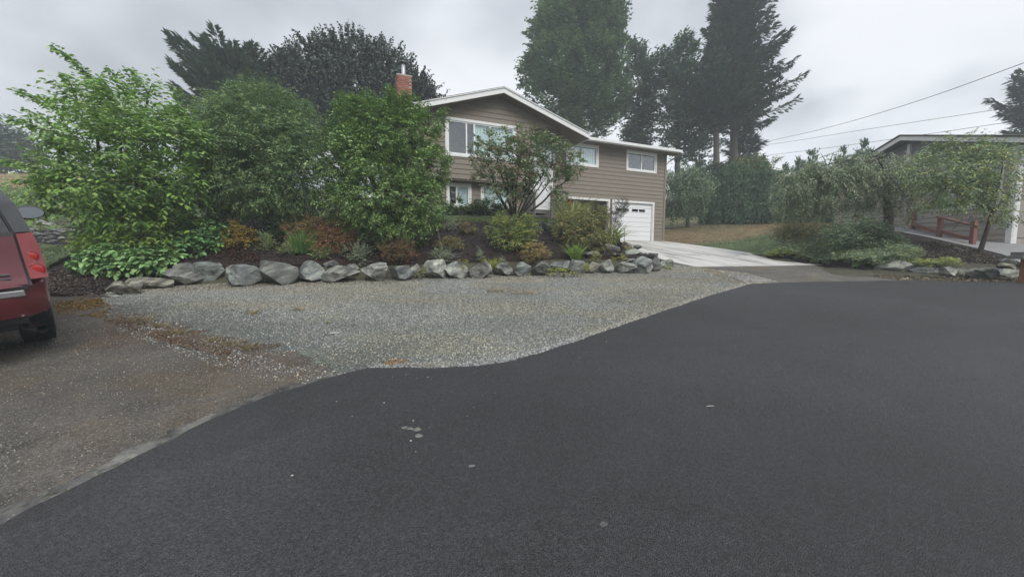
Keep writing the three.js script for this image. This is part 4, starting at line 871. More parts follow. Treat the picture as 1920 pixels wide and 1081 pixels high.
// ------------------------------------------------------------------ trees behind the houses
const FAR = { mat: M.leaf, droop: 0.15, bunch: 8, bunchR: 0.25, shell: 0.35, outward: 0.5, upward: 0.9 };
plantAt('tall_maple_tree', 'tall broad dark green leafy tree rising behind the gable roof', 'tree', {
  ...FAR, base: groundAt(1085, 300, 40), d: 40, seed: 31, r0: 0.4, fork: [1085, 210], leaves: 44000, per: 8, twig: 1.05, ll: 0.38, lw: 0.22, upward: 1.3, bunchR: 0.2, bunch: 5,
  shades: [[[0.068, 0.108, 0.050], 0.5], [[0.042, 0.072, 0.038], 0.3], [[0.10, 0.15, 0.062], 0.2]],
  clumps: [[1085, 40, 52, 60, 1], [1040, 60, 30, 50, 1], [1125, 60, 34, 55, 1], [1060, 5, 22, 35, 0], [1100, -10, 26, 40, 0], [1035, 18, 12, 30, 0], [1150, 60, 18, 42, 0], [1012, 80, 14, 34, 0], [1005, 140, 24, 38, 0], [1050, 130, 46, 55, 2], [1112, 130, 46, 55, 2], [1040, 190, 46, 38, 2], [1105, 205, 52, 48, 2], [1148, 125, 18, 46, 0], [1142, 190, 32, 46, 1], [1080, 250, 60, 30, 1], [1000, 165, 16, 16, 0], [1068, -30, 20, 30, 0], [1140, 15, 12, 30, 0], [1022, 50, 7, 26, 0], [1000, 110, 8, 22, 0], [990, 135, 8, 14, 0], [1155, 75, 6, 24, 0], [1048, 2, 6, 24, 0], [1128, 0, 7, 26, 0]],
});
plantAt('slim_maple_tree', 'slim leafy tree with two pointed tops between the tall tree and the firs', 'tree', {
  ...FAR, base: groundAt(1195, 300, 41), d: 41, seed: 32, r0: 0.22, fork: [1195, 230], leaves: 9000, per: 7, twig: 0.9, ll: 0.36, lw: 0.2, bunchR: 0.3,
  shades: [[[0.060, 0.090, 0.050], 0.6], [[0.040, 0.064, 0.038], 0.4]],
  clumps: [[1190, 110, 11, 30, 0, 1.2], [1212, 115, 9, 26, 0, 1.2], [1200, 155, 24, 26, 0], [1195, 200, 30, 36, 0], [1205, 245, 26, 28, 0], [1180, 265, 30, 24, 0], [1222, 175, 12, 20, 0]],
});
plantAt('airy_maple_tree', 'airy tree with patches of sky between its leaves beside the big fir', 'tree', {
  ...FAR, base: groundAt(1275, 320, 38), d: 38, seed: 33, r0: 0.28, fork: [1272, 250], limb: 0.5, twigs: 5, leaves: 14500, per: 7, twig: 0.8, ll: 0.34, lw: 0.2, bunch: 8, bunchR: 0.3, shell: 0.5,
  shades: [[[0.055, 0.088, 0.050], 0.5], [[0.038, 0.060, 0.040], 0.4], [[0.09, 0.125, 0.06], 0.1]],
  clumps: [[1265, 110, 20, 30, 0], [1285, 95, 16, 22, 0], [1255, 150, 28, 28, 0], [1290, 140, 28, 30, 0], [1310, 170, 30, 26, 0], [1250, 190, 22, 24, 0], [1285, 200, 34, 28, 0], [1265, 235, 30, 22, 0], [1310, 235, 38, 30, 0], [1275, 270, 36, 26, 0], [1310, 285, 40, 26, 0], [1240, 215, 12, 16, 0], [1240, 130, 14, 20, 0]],
});
// conifers: whorls of drooping boughs hung with sprays
function conifer(name, label, o) {
  const r = rng(o.seed), b = o.base, top = o.top.clone().sub(b), Ht = top.y, t = thing(name, label, 'tree', [b.x, b.y, b.z], 0, o.group), L = new Leaves(), lim = [];
  const axis = (y) => V(top.x * y / Ht, y, top.z * y / Ht), pal = palette(o.shades, 0.4);
  lim.push(tubeGeo([0, 0.25, 0.5, 0.75, 1].map((k) => axis(Ht * k).add(V(Math.sin(k * 9 + o.seed) * 0.06, k ? 0 : -0.3, 0))), [o.r0, o.r0 * 0.82, o.r0 * 0.6, o.r0 * 0.33, 0.02], 9));
  for (let i = 0; i < o.boughs; i++) {
    const y = lerp(o.y0, Ht * 0.985, Math.pow((i + r()) / o.boughs, o.pow ?? 0.9)), a = i * 2.39996 + r() * 0.8, R = o.R(y, a, r), len = Math.min(o.reach ?? 99, R * (0.65 + 0.5 * r()));
    if (len < 0.2) continue;
    const st = axis(y), pitch = lerp(o.low ?? -0.25, o.high ?? 0.55, y / Ht), dx = Math.cos(a), dz = Math.sin(a), pts = [];
    for (let k = 0; k <= 4; k++) { const f = k / 4; pts.push(V(st.x + dx * len * f, st.y + len * (pitch * f + (o.lift ?? 0.22) * f * f * f), st.z + dz * len * f)); }
    lim.push(tubeGeo([pts[0], pts[2], pts[4]], [0.02 + len * 0.012, 0.012 + len * 0.006, 0.006], 4, false));
    const c = new THREE.CatmullRomCurve3(pts), n = Math.round(o.sprays * (0.4 + len)), g = pal(r);
    for (let k = 0; k < n; k++) {
      const f = 0.10 + 0.90 * Math.pow(r(), 0.7), p = c.getPoint(f), tg = c.getTangent(f), sg = r() < 0.5 ? -1 : 1, sp = (1 - f * 0.75) * len * 0.30 * r() * (o.fan ?? 1);
      const s = [-tg.z * sg, -0.1, tg.x * sg], jx = randDir(r), d = unit([tg.x * 0.75 + s[0] * 0.6 + jx[0] * 0.3, tg.y * 0.6 + (o.hang ?? -0.25) + jx[1] * 0.35, tg.z * 0.75 + s[2] * 0.6 + jx[2] * 0.3]);
      const ls = unit(cross(d, [jx[0] * 0.6, 1, jx[2] * 0.6])), q = c0(g, f, r), kk = 0.6 + 0.8 * r();
      L.leaf(p.x + s[0] * sp, p.y - sp * 0.15 + (r() - 0.5) * 0.15, p.z + s[2] * sp, d[0], d[1], d[2], ls[0], ls[1], ls[2], o.ll * kk, o.lw * kk, q[0], q[1], q[2], 0.4, 0.1);
    }
  }
  part('trunk', merge(lim), o.bark ?? M.bark, t); part('crown', L.geo(), M.needle, t);
  return t;
}
const c0 = (g, f, r) => g(f, r);
const FS = [[[0.036, 0.058, 0.042], 0.6], [[0.028, 0.046, 0.035], 0.25], [[0.055, 0.078, 0.05], 0.15]];
conifer('fir_tree', 'huge dark fir tree, the taller and wider of the two conifers right of the house', {
  base: groundAt(1380, 350, 39), top: at(1372, -75, 39), seed: 41, reach: 7.2, r0: 0.42, y0: 7.6, boughs: 330, sprays: 40, ll: 0.46, lw: 0.15, shades: FS, bark: M.barkPale, low: -0.12, high: 0.32, lift: 0.2, hang: -0.18, fan: 1.7, pow: 0.85,
  R: (y, a, r) => { const k = Math.min(1, Math.max(0, (y - 7.6) / 18.2)), right = 0.5 + 0.5 * Math.cos(a); return lerp(lerp(4.8, 7.2, right), 0.35, Math.pow(k, 0.8)) * (k < 0.12 ? 0.72 : 1) * (0.55 + 0.7 * vnoise(y * 1.3, a * 2.2, 9)); },
});
conifer('fir_tree', 'slimmer dark fir with a bare straight trunk, left of the huge one', {
  base: groundAt(1347, 340, 37), top: at(1340, 75, 37), seed: 42, r0: 0.36, y0: 7.6, boughs: 170, sprays: 40, ll: 0.48, lw: 0.17, fan: 1.5, shades: FS, bark: M.barkPale, low: -0.1, high: 0.7, hang: -0.12,
  R: (y, a, r) => lerp(3.6, 0.3, smooth(6, 16, y)) * (0.6 + 0.7 * vnoise(y * 0.7, 8, 4)),
});
conifer('fir_tree', 'short dark conifer low behind the fir trunks, its boughs showing to the right', {
  base: groundAt(1395, 350, 43), top: at(1395, 235, 43), seed: 43, r0: 0.2, y0: 1.2, boughs: 60, sprays: 34, ll: 0.7, lw: 0.2, shades: FS, low: 0.0, high: 0.5, hang: -0.15,
  R: (y) => lerp(2.9, 1.1, smooth(1, 7, y)) * (0.6 + 0.7 * vnoise(y * 1.3, 2, 5)),
});
conifer('fir_tree', 'dark conifer cut by the right edge of the picture above the neighbouring roof', {
  base: groundAt(1960, 330, 34), top: at(1964, 150, 34), seed: 44, r0: 0.25, y0: 1.5, boughs: 110, sprays: 34, ll: 0.6, lw: 0.18, shades: FS, low: -0.2, high: 0.6,
  R: (y) => lerp(2.6, 0.2, smooth(6, 15, y)) * (0.75 + 0.5 * vnoise(y, 6, 5)),
});
conifer('cypress_tree', 'shaggy dark conifer with pointed boughs standing behind the left round tree', {
  base: groundAt(455, 380, 26), top: at(440, 112, 26), seed: 45, reach: 3.2, r0: 0.3, y0: 1.0, boughs: 230, sprays: 64, ll: 0.36, lw: 0.12, low: 0.1, high: 0.35, lift: 0.2, hang: 0.0,
  shades: [[[0.056, 0.084, 0.054], 0.6], [[0.044, 0.066, 0.046], 0.4]],
  R: (y, a) => (Math.cos(a) < -0.3 ? 1.25 : 1) * lerp(3.4, 1.0, smooth(5, 11, y)) * (0.65 + 0.7 * vnoise(y * 0.8, a, 5)),
});
{ // pine with upright brush shoots
  const d = 28, b = groundAt(665, 380, d), t = thing('pine_tree', 'broad dark pine with upright brush-like shoots behind the chimney', 'tree', [b.x, b.y, b.z]);
  const r = rng(46), L = new Leaves(), k = d / FOCAL, tg = [];
  const cl = [[600, 125, 60, 38], [660, 115, 62, 36], [720, 135, 48, 38], [580, 165, 70, 45], [650, 175, 90, 55], [740, 175, 50, 40], [560, 215, 60, 45], [640, 235, 90, 50], [720, 225, 70, 48], [790, 185, 26, 16], [545, 140, 26, 30], [775, 170, 30, 24], [520, 160, 26, 36], [810, 190, 16, 9], [555, 250, 60, 50], [490, 225, 40, 44], [440, 240, 40, 40], [700, 270, 90, 40]];
  for (const [px, py, rx, ry] of cl) {
    const q = at(px, py, d).sub(b), n = Math.round(rx * ry / 7); tg.push(q);
    for (let i = 0; i < n; i++) {
      const u = randDir(r), f = Math.pow(r(), 0.3), p = [q.x + u[0] * f * rx * k, q.y + u[1] * f * ry * k, q.z + u[2] * f * (rx + ry) / 2 * k], ax = unit([u[0] * 0.6 + (r() - 0.5) * 0.3, 0.75 + r() * 0.4, u[2] * 0.6 + (r() - 0.5) * 0.3]), len = 0.55 + r() * 0.55, v = 0.75 + 0.5 * r();
      for (let j = 0; j < 16; j++) {
        const h = j / 16, o = randDir(r), dn = unit([o[0] * 0.9 + ax[0] * 0.55, o[1] * 0.5 + ax[1] * 0.55, o[2] * 0.9 + ax[2] * 0.55]), sd = unit(cross(dn, randDir(r))), nl = 0.30 * (1 - 0.5 * h);
        L.leaf(p[0] + ax[0] * len * h, p[1] + ax[1] * len * h, p[2] + ax[2] * len * h, dn[0], dn[1], dn[2], sd[0], sd[1], sd[2], nl, 0.12, 0.098 * v, 0.138 * v, 0.10 * v, 0.4, 0.1);
      }
    }
  }
  part('trunk', merge(limbs(V(0, 0, 0), tg, 0.26, { fork: V(0, 2.2, 0), seed: 46, limb: 0.4 })), M.bark, t);
  part('crown', L.geo(), M.needle, t);
}
plantAt('oak_tree', 'distant rounded dark tree at the far left edge', 'tree', {
  ...FAR, base: groundAt(5, 322, 40), d: 40, seed: 47, r0: 0.3, fork: [5, 300], leaves: 9000, per: 7, twig: 0.9, ll: 0.4, lw: 0.24,
  shades: [[[0.050, 0.080, 0.042], 0.6], [[0.036, 0.058, 0.034], 0.4]],
  clumps: [[0, 268, 34, 30, 0], [30, 285, 26, 26, 0], [-30, 280, 40, 36, 0], [10, 300, 48, 22, 0], [48, 300, 16, 14, 0], [-40, 310, 40, 18, 0]],
});
plantAt('yellowing_tree', 'low yellow-green tree showing over the hedge below the fir', 'tree', {
  ...FAR, base: groundAt(1420, 370, 34), d: 34, seed: 48, r0: 0.14, fork: [1420, 345], leaves: 6500, per: 7, twig: 0.6, ll: 0.26, lw: 0.15,
  shades: [[[0.10, 0.125, 0.045], 0.6], [[0.16, 0.16, 0.05], 0.2], [[0.05, 0.075, 0.035], 0.2]],
  clumps: [[1405, 318, 24, 15, 0], [1430, 318, 22, 16, 0], [1390, 328, 18, 12, 0], [1420, 340, 34, 18, 0]],
});
plantAt('background_shrub', 'dark leafy mass low behind the bare fir trunks', 'shrub', {
  ...FAR, base: groundAt(1335, 350, 33), d: 33, seed: 49, r0: 0.1, leaves: 6000, per: 7, twig: 0.5, ll: 0.25, lw: 0.15, noTrunk: true,
  shades: [[[0.050, 0.075, 0.040], 0.6], [[0.036, 0.055, 0.036], 0.4]],
  clumps: [[1325, 325, 26, 14, 0], [1350, 328, 22, 14, 0], [1300, 330, 22, 16, 0], [1340, 345, 50, 14, 0]],
});
// weeping tree beside the house
plantAt('weeping_tree', 'drooping grey-green tree on the side lawn right beside the brown house', 'tree', {
  mat: M.leaf, base: groundAt(1290, 421, 26.5), d: 26.5, seed: 50, r0: 0.12, fork: [1288, 350], limbTo: [[1262, 335], [1285, 325], [1310, 332], [1300, 345], [1270, 350]], leaves: 12500, per: 8, twig: 0.7, ll: 0.16, lw: 0.065, droop: 0.5, outward: 0.7, upward: -0.4, sag: 0.25, bunch: 6, bunchR: 0.25, shell: 0.35,
  shades: [[[0.085, 0.115, 0.07], 0.6], [GREEN.deep, 0.25], [[0.12, 0.15, 0.09], 0.15]],
  clumps: [[1265, 330, 22, 16, 0], [1290, 328, 26, 14, 0], [1315, 340, 18, 16, 0], [1262, 360, 20, 26, 0.2], [1290, 352, 32, 22, 0.4], [1318, 362, 14, 18, 0], [1275, 380, 22, 18, 0.2], [1305, 376, 16, 18, 0.2], [1255, 390, 14, 16, 0]],
});
// arborvitae hedge: every tree an individual
{
  const mk = (seed, Ht) => {
    const cl = []; for (let y = 0.12; y < Ht; y += 0.34) { const f = y / Ht, R = 0.46 * Math.pow(1 - f, 0.45) + 0.06; cl.push([Math.sin(y * 3 + seed) * 0.04, y, Math.cos(y * 2.1 + seed) * 0.04, R, 0.34, R, 1]); }
    return foliage(cl, { seed, leaves: 3600, per: 5, twig: 0.28, ll: 0.19, lw: 0.055, droop: -0.3, outward: 0.35, upward: 1.0, bunch: 5, bunchR: 0.3, shell: 0.25, sag: -0.1, spread: 0.5, shades: [[[0.046, 0.082, 0.044], 0.6], [[0.034, 0.062, 0.036], 0.25], [[0.068, 0.108, 0.055], 0.15]], vary: 0.5 }).geo();
  };
  const Hs = [3.9, 4.0, 3.8], geos = Hs.map((h, i) => mk(60 + i, h)), stems = Hs.map((h) => tubeGeo([V(0, -0.2, 0), V(0.02, h * 0.5, 0), V(0, h * 0.9, 0)], [0.07, 0.05, 0.01], 6));
  const ord = ['first', 'second', 'third', 'fourth', 'fifth', 'sixth', 'seventh', 'eighth', 'ninth', 'tenth', 'eleventh', 'twelfth', 'thirteenth', 'fourteenth', 'fifteenth', 'sixteenth', 'seventeenth', 'eighteenth', 'nineteenth', 'twentieth', 'twenty-first', 'twenty-second', 'twenty-third', 'twenty-fourth'], r = rng(64), protos = [];
  for (let i = 0; i < 23; i++) {
    const f = i / 22, px = lerp(1326, 1652, f) + (r() - 0.5) * 4, d = lerp(27.2, 23.4, f), b = groundAt(px, 419, d), v = i % 3;
    const topPy = px < 1350 ? lerp(345, 318, (px - 1326) / 24) : px < 1440 ? 312 + r() * 6 : px < 1470 ? 322 + r() * 6 : 318 + r() * 10, Ht = at(px, topPy, d).y - b.y;
    let t;
    if (!protos[v]) { t = thing('arborvitae', '', 'hedge tree'); part('stem', stems[v], M.bark, t); part('foliage', geos[v], M.needle, t); protos[v] = t; } else { t = protos[v].clone(); t.name = numbered('arborvitae'); scene.add(t); }
    t.position.copy(b); t.rotation.y = r() * 6.28; t.scale.set(1 + 0.2 * (r() - 0.5), Ht / Hs[v], 1 + 0.2 * (r() - 0.5));
    tag(t, `clipped green arborvitae in the long hedge, ${ord[i]} from the house end`, 'hedge tree', 'arborvitae of the hedge');
  }
  const spires = [[1468, 314, 'narrow spire-topped arborvitae rising just right of the bright gap in the sky'], [1481, 322, 'short spire-topped arborvitae, second right of the bright gap'], [1494, 300, 'tall thin spire-topped arborvitae, third right of the bright gap'], [1514, 290, 'widest spire-topped arborvitae left of the weeping tree crown'], [1571, 285, 'spire-topped arborvitae poking up behind the middle of the weeping tree'], [1594, 292, 'faint small spire-topped arborvitae left of the street lamp'], [1611, 272, 'tallest spire-topped arborvitae right beside the street lamp']];
  spires.forEach(([px, py, label], i) => {
    const d = 28, b = groundAt(px, 400, d), Ht = at(px, py, d).y - b.y, t = protos[i % 3].clone();
    t.name = numbered('arborvitae'); scene.add(t); t.position.copy(b); t.rotation.y = i * 1.7; const w = px === 1514 || px === 1611 ? 1.25 : 0.95; t.scale.set(w, Ht / Hs[i % 3], w);
    tag(t, label, 'hedge tree', 'arborvitae with free spires');
  });
}
// ------------------------------------------------------------------ right-hand mound
plantAt('weeping_cherry', 'wide weeping tree with cascading grey-green branches on the right mound', 'tree', {
  mat: M.leaf, base: groundAt(1668, 438, 13.6), d: 13.6, seed: 70, r0: 0.14, fork: [1660, 365], arch: 0.18, limb: 0.5, twigs: 4, bark: M.bark, limbTo: [[1500, 345], [1540, 310], [1590, 300], [1640, 295], [1700, 300], [1560, 340], [1620, 330], [1690, 340], [1740, 310], [1480, 370]],
  leaves: 25000, per: 9, twig: 0.34, ll: 0.085, lw: 0.036, droop: 0.4, outward: 0.8, upward: -0.25, sag: 0.22, bunch: 6, bunchR: 0.25, shell: 0.35,
  shades: [[[0.105, 0.128, 0.078], 0.55], [[0.07, 0.092, 0.056], 0.25], [[0.145, 0.162, 0.105], 0.2]],
  clumps: [[1520, 330, 42, 24, 0.3], [1570, 312, 50, 20, 0.2], [1630, 310, 50, 22, 0.2], [1500, 362, 40, 28, 0.4], [1478, 382, 24, 22, 0.3], [1560, 350, 60, 34, 0.8], [1630, 345, 52, 32, 0.8], [1690, 320, 40, 30, 0.3], [1540, 374, 46, 16, 0.6, 0.5], [1600, 370, 46, 14, 0.6, 0.35], [1690, 355, 34, 26, 0.5], [1480, 345, 22, 20, 0], [1665, 370, 30, 16, 0.4, 0.4], [1720, 300, 24, 16, 0], [1700, 395, 14, 14, 0]],
  extra: (L, b, r) => { // a few turned leaves
    for (let i = 0; i < 46; i++) { const p = at(1609 + (r() - 0.5) * 16, 404 + (r() - 0.5) * 13, 13.0).sub(b), d = unit([r() - 0.5, -0.8, r() - 0.5]), s = unit(cross(d, randDir(r))); L.leaf(p.x, p.y, p.z, d[0], d[1], d[2], s[0], s[1], s[2], 0.10, 0.05, 0.42, 0.24, 0.06); }
  },
});
plantAt('young_maple_tree', 'slender leaning small tree with thin leaves in front of the neighbouring house', 'tree', {
  mat: M.leaf, base: groundAt(1838, 470, 10.9), d: 10.9, seed: 71, r0: 0.055, fork: [1862, 395], limb: 0.75, limbTo: [[1760, 330], [1800, 300], [1840, 290], [1880, 290], [1780, 360], [1820, 350], [1870, 340], [1890, 370], [1730, 345]], twigs: 4,
  leaves: 11500, per: 8, twig: 0.3, ll: 0.085, lw: 0.035, droop: 0.35, outward: 0.7, upward: 0.1, bunch: 5, bunchR: 0.3, shell: 0.45, bark: M.bark,
  shades: [[[0.115, 0.15, 0.08], 0.5], [[0.08, 0.11, 0.06], 0.3], [[0.21, 0.23, 0.08], 0.2]],
  clumps: [[1770, 330, 46, 24, 0.3], [1830, 310, 50, 26, 0.2], [1880, 310, 28, 26, 0.1], [1790, 285, 40, 16, 0], [1850, 285, 40, 14, 0], [1820, 350, 56, 28, 0.5], [1880, 355, 28, 28, 0.2], [1770, 365, 40, 18, 0.3], [1850, 390, 40, 16, 0.2], [1893, 395, 16, 16, 0], [1800, 270, 30, 8, 0], [1735, 320, 22, 18, 0]],
});
const SHRUB = { noTrunk: true, cat: 'shrub', droop: 0.1, outward: 0.8, upward: 0.4, bunch: 6, bunchR: 0.28, shell: 0.3 };
function shrub(name, label, o) { return plantAt(name, label, 'shrub', { ...SHRUB, crownName: 'foliage', ...o }); }
shrub('olive_shrub', 'olive-brown spreading shrub at the edge of the right mound under the weeping tree', {
  base: groundAt(1490, 455, 14.6), d: 14.6, seed: 72, leaves: 6000, per: 7, twig: 0.2, ll: 0.075, lw: 0.035, noTrunk: false, r0: 0.03, stemName: 'stem', shades: [[[0.15, 0.145, 0.075], 0.5], [[0.20, 0.17, 0.09], 0.3], [GREEN.deep, 0.2]],
  clumps: [[1478, 428, 22, 14, 0], [1500, 426, 26, 14, 0], [1490, 438, 36, 14, 0.3], [1465, 440, 14, 8, 0], [1515, 438, 14, 8, 0]],
});
shrub('juniper', 'dark spreading juniper with layered fronds in the middle of the right mound', {
  base: groundAt(1610, 468, 12.2), d: 12.2, seed: 73, leaves: 11000, per: 8, twig: 0.28, ll: 0.085, lw: 0.026, noTrunk: false, r0: 0.035, stemName: 'stem', shades: [[[0.09, 0.125, 0.07], 0.55], [[0.06, 0.085, 0.05], 0.25], [[0.12, 0.15, 0.085], 0.2]], upward: 0.2,
  clumps: [[1610, 425, 40, 12, 0.2], [1580, 436, 26, 12, 0.2], [1640, 438, 30, 12, 0.1], [1612, 445, 46, 18, 0.5], [1665, 442, 20, 6, 0], [1590, 460, 30, 14, 0.4], [1640, 458, 26, 14, 0.3]],
});
// low leaf cover over a patch of ground
function cover(name, label, poly, o) {
  const r = rng(o.seed), L = new Leaves(), xs = poly.map((p) => p[0]), zs = poly.map((p) => p[1]), x0 = Math.min(...xs), x1 = Math.max(...xs), z0 = Math.min(...zs), z1 = Math.max(...zs), pal = palette(o.shades, 0.4);
  for (let i = 0, k = 0; k < o.n && i < o.n * 12; i++) {
    const x = lerp(x0, x1, r()), z = lerp(z0, z1, r()); if (!inside(poly, x, z)) continue;
    const m = fbm(x * 1.4 + o.seed, z * 1.4, 3, 7), hgt = o.h * (0.3 + 1.1 * m) * Math.pow(r(), 0.6); if (m < (o.gap ?? 0)) continue;
    const j = randDir(r); k++;
    twig(L, r, [x, height(x, z) + hgt, z], unit([j[0], 0.35 + Math.abs(j[1]) * 0.5, j[2]]), o.twig, o.per, o.ll, o.lw, pal(r), { droop: 0.1, spread: 0.9, ...o });
  }
  return single(name, L.geo(), M.leaf, label, 'ground cover', null, 'stuff');
}
const coverPoly = A2([[1428, 474, 13.8], [1500, 465, 13.9], [1580, 462, 12.9], [1680, 462, 12.2], [1712, 474, 11.1], [1735, 490, 10.2], [1700, 500, 10.0], [1640, 507, 10.0], [1590, 504, 10.7], [1540, 495, 11.9]]);
cover('ground_cover', 'low grey-green ground cover spilling over the right mound', coverPoly, { seed: 74, n: 5200, h: 0.26, twig: 0.12, per: 5, ll: 0.07, lw: 0.032, shades: [[[0.11, 0.14, 0.08], 0.5], [[0.075, 0.10, 0.058], 0.25], [[0.15, 0.17, 0.085], 0.25]] });
cover('yellow_ground_cover', 'band of yellow-green ground cover along the driveway edge of the right mound', A2([[1432, 478, 13.4], [1540, 474, 13.2], [1560, 486, 12.2], [1520, 491, 12.3]]), { seed: 75, n: 900, h: 0.16, twig: 0.1, per: 5, ll: 0.06, lw: 0.032, shades: [[[0.22, 0.25, 0.06], 0.7], [[0.12, 0.15, 0.05], 0.3]] });
cover('stone_moss', 'yellow-green plants creeping over the boulders at the right roadside', A2([[1690, 492, 10.0], [1790, 490, 10.0], [1800, 500, 9.6], [1730, 496, 9.75]]), { seed: 76, n: 420, h: 0.14, twig: 0.09, per: 5, ll: 0.055, lw: 0.03, shades: [[[0.18, 0.20, 0.06], 0.6], [[0.11, 0.13, 0.06], 0.4]] });

// ------------------------------------------------------------------ boulders
function rockGeo(r, w, h, d, cuts = 10, rough = 0.042) {
  const g = new THREE.IcosahedronGeometry(1, 15), P = g.attributes.position, s = Math.floor(r() * 999), pl = [];
  for (let i = 0; i < cuts; i++) { const n = randDir(r); if (i < 2) { n[1] = (i ? -1 : 1) * (0.75 + 0.3 * r()); unit(n); } if (i === 2) { n[2] = 1.2; n[1] *= 0.5; unit(n); } pl.push([n, 0.48 + 0.34 * r()]); }
  const p = new Float32Array(P.count * 3), c = new Float32Array(P.count * 3), uv = new Float32Array(P.count * 2), sh = r() * 9;
  for (let i = 0; i < P.count; i++) {
    const v = unit([P.getX(i), P.getY(i), P.getZ(i)]);
    let k = 1.12;
    for (const [n, q] of pl) { const t = v[0] * n[0] + v[1] * n[1] + v[2] * n[2]; if (t > 0.01) k = Math.min(k, q / t); }
    k *= 1 + rough * 2.2 * (noise3(v[0] * 2.2 + sh, v[1] * 2.2, v[2] * 2.2, s) - 0.5) + rough * 1.1 * (noise3(v[0] * 6, v[1] * 6 + sh, v[2] * 6, s) - 0.5) + rough * 0.5 * (noise3(v[0] * 15, v[1] * 15, v[2] * 15 + sh, s) - 0.5);
    p[i * 3] = v[0] * k; p[i * 3 + 1] = v[1] * k; p[i * 3 + 2] = v[2] * k;
    const b = noise3(v[0] * 1.5 + 5, v[1] * 2.5, v[2] * 1.5 + sh, s + 3), wn = noise3(v[0] * 5, v[1] * 5 + 9, v[2] * 5, s + 8), t = 0.78 + 0.5 * (b - 0.5) + 0.35 * (wn - 0.5);
    c[i * 3] = t; c[i * 3 + 1] = t * (1 + 0.03 * (wn - 0.5)); c[i * 3 + 2] = t * (1 - 0.08 * (b - 0.3));
    }
  for (const [a, len] of [[0, w], [1, h], [2, d]]) { let lo = 9, hi = -9; for (let i = a; i < p.length; i += 3) { lo = Math.min(lo, p[i]); hi = Math.max(hi, p[i]); } for (let i = a; i < p.length; i += 3) p[i] = ((p[i] - lo) / (hi - lo) - 0.5) * len; }
  for (let i = 0; i < P.count; i++) { uv[i * 2] = (p[i * 3] + p[i * 3 + 2] * 0.8) + sh; uv[i * 2 + 1] = p[i * 3 + 1] + p[i * 3 + 2] * 0.5 + sh; }
  const o = new THREE.BufferGeometry();
  o.setAttribute('position', new THREE.BufferAttribute(p, 3)); o.setAttribute('uv', new THREE.BufferAttribute(uv, 2)); o.setAttribute('color', new THREE.BufferAttribute(c, 3)); o.computeVertexNormals();
  return toCreasedNormals(o, 0.38);
}
const ROCKM = { blue: std(0.42, 0.45, 0.45, 0.88, { map: rockMap, bumpMap: rockBump, bumpScale: 0.035, vertexColors: true }), grey: M.rock, tan: std(0.50, 0.47, 0.40, 0.9, { map: rockMap, bumpMap: rockBump, bumpScale: 0.035, vertexColors: true }), dark: std(0.33, 0.335, 0.325, 0.9, { map: rockMap, bumpMap: rockBump, bumpScale: 0.035, vertexColors: true }), pale: std(0.62, 0.635, 0.60, 0.88, { map: rockMap, bumpMap: rockBump, bumpScale: 0.03, vertexColors: true }) };
function rock(x0, x1, y0, y1, tone, label, group, d, seed, deep = 0.9, tilt = 0.12) {
  const r = rng(seed), cx = (x0 + x1) / 2, dd = d ?? -onRoad(cx, y1 + 1).z, bot = at(cx, y1, dd), top = at(cx, y0, dd), w = (x1 - x0) * dd / FOCAL, h = top.y - bot.y, dp = Math.max(0.22, Math.min(w, h * 1.4) * deep);
  const m = single('boulder', rockGeo(r, w * 1.0, h * 1.05, dp), ROCKM[tone], label, 'boulder', group);
  m.position.set(bot.x, bot.y + h * 0.46, bot.z - dp * 0.28);
  m.rotation.set((r() - 0.5) * tilt, Math.atan2(bot.x, -bot.z) * -0.5 + (r() - 0.5) * 0.3, (r() - 0.5) * tilt);
  return m;
}
const WALL = 'boulders of the garden rock wall', BANK = 'boulders stepping up beside the driveway', ROAD = 'boulders at the right roadside';
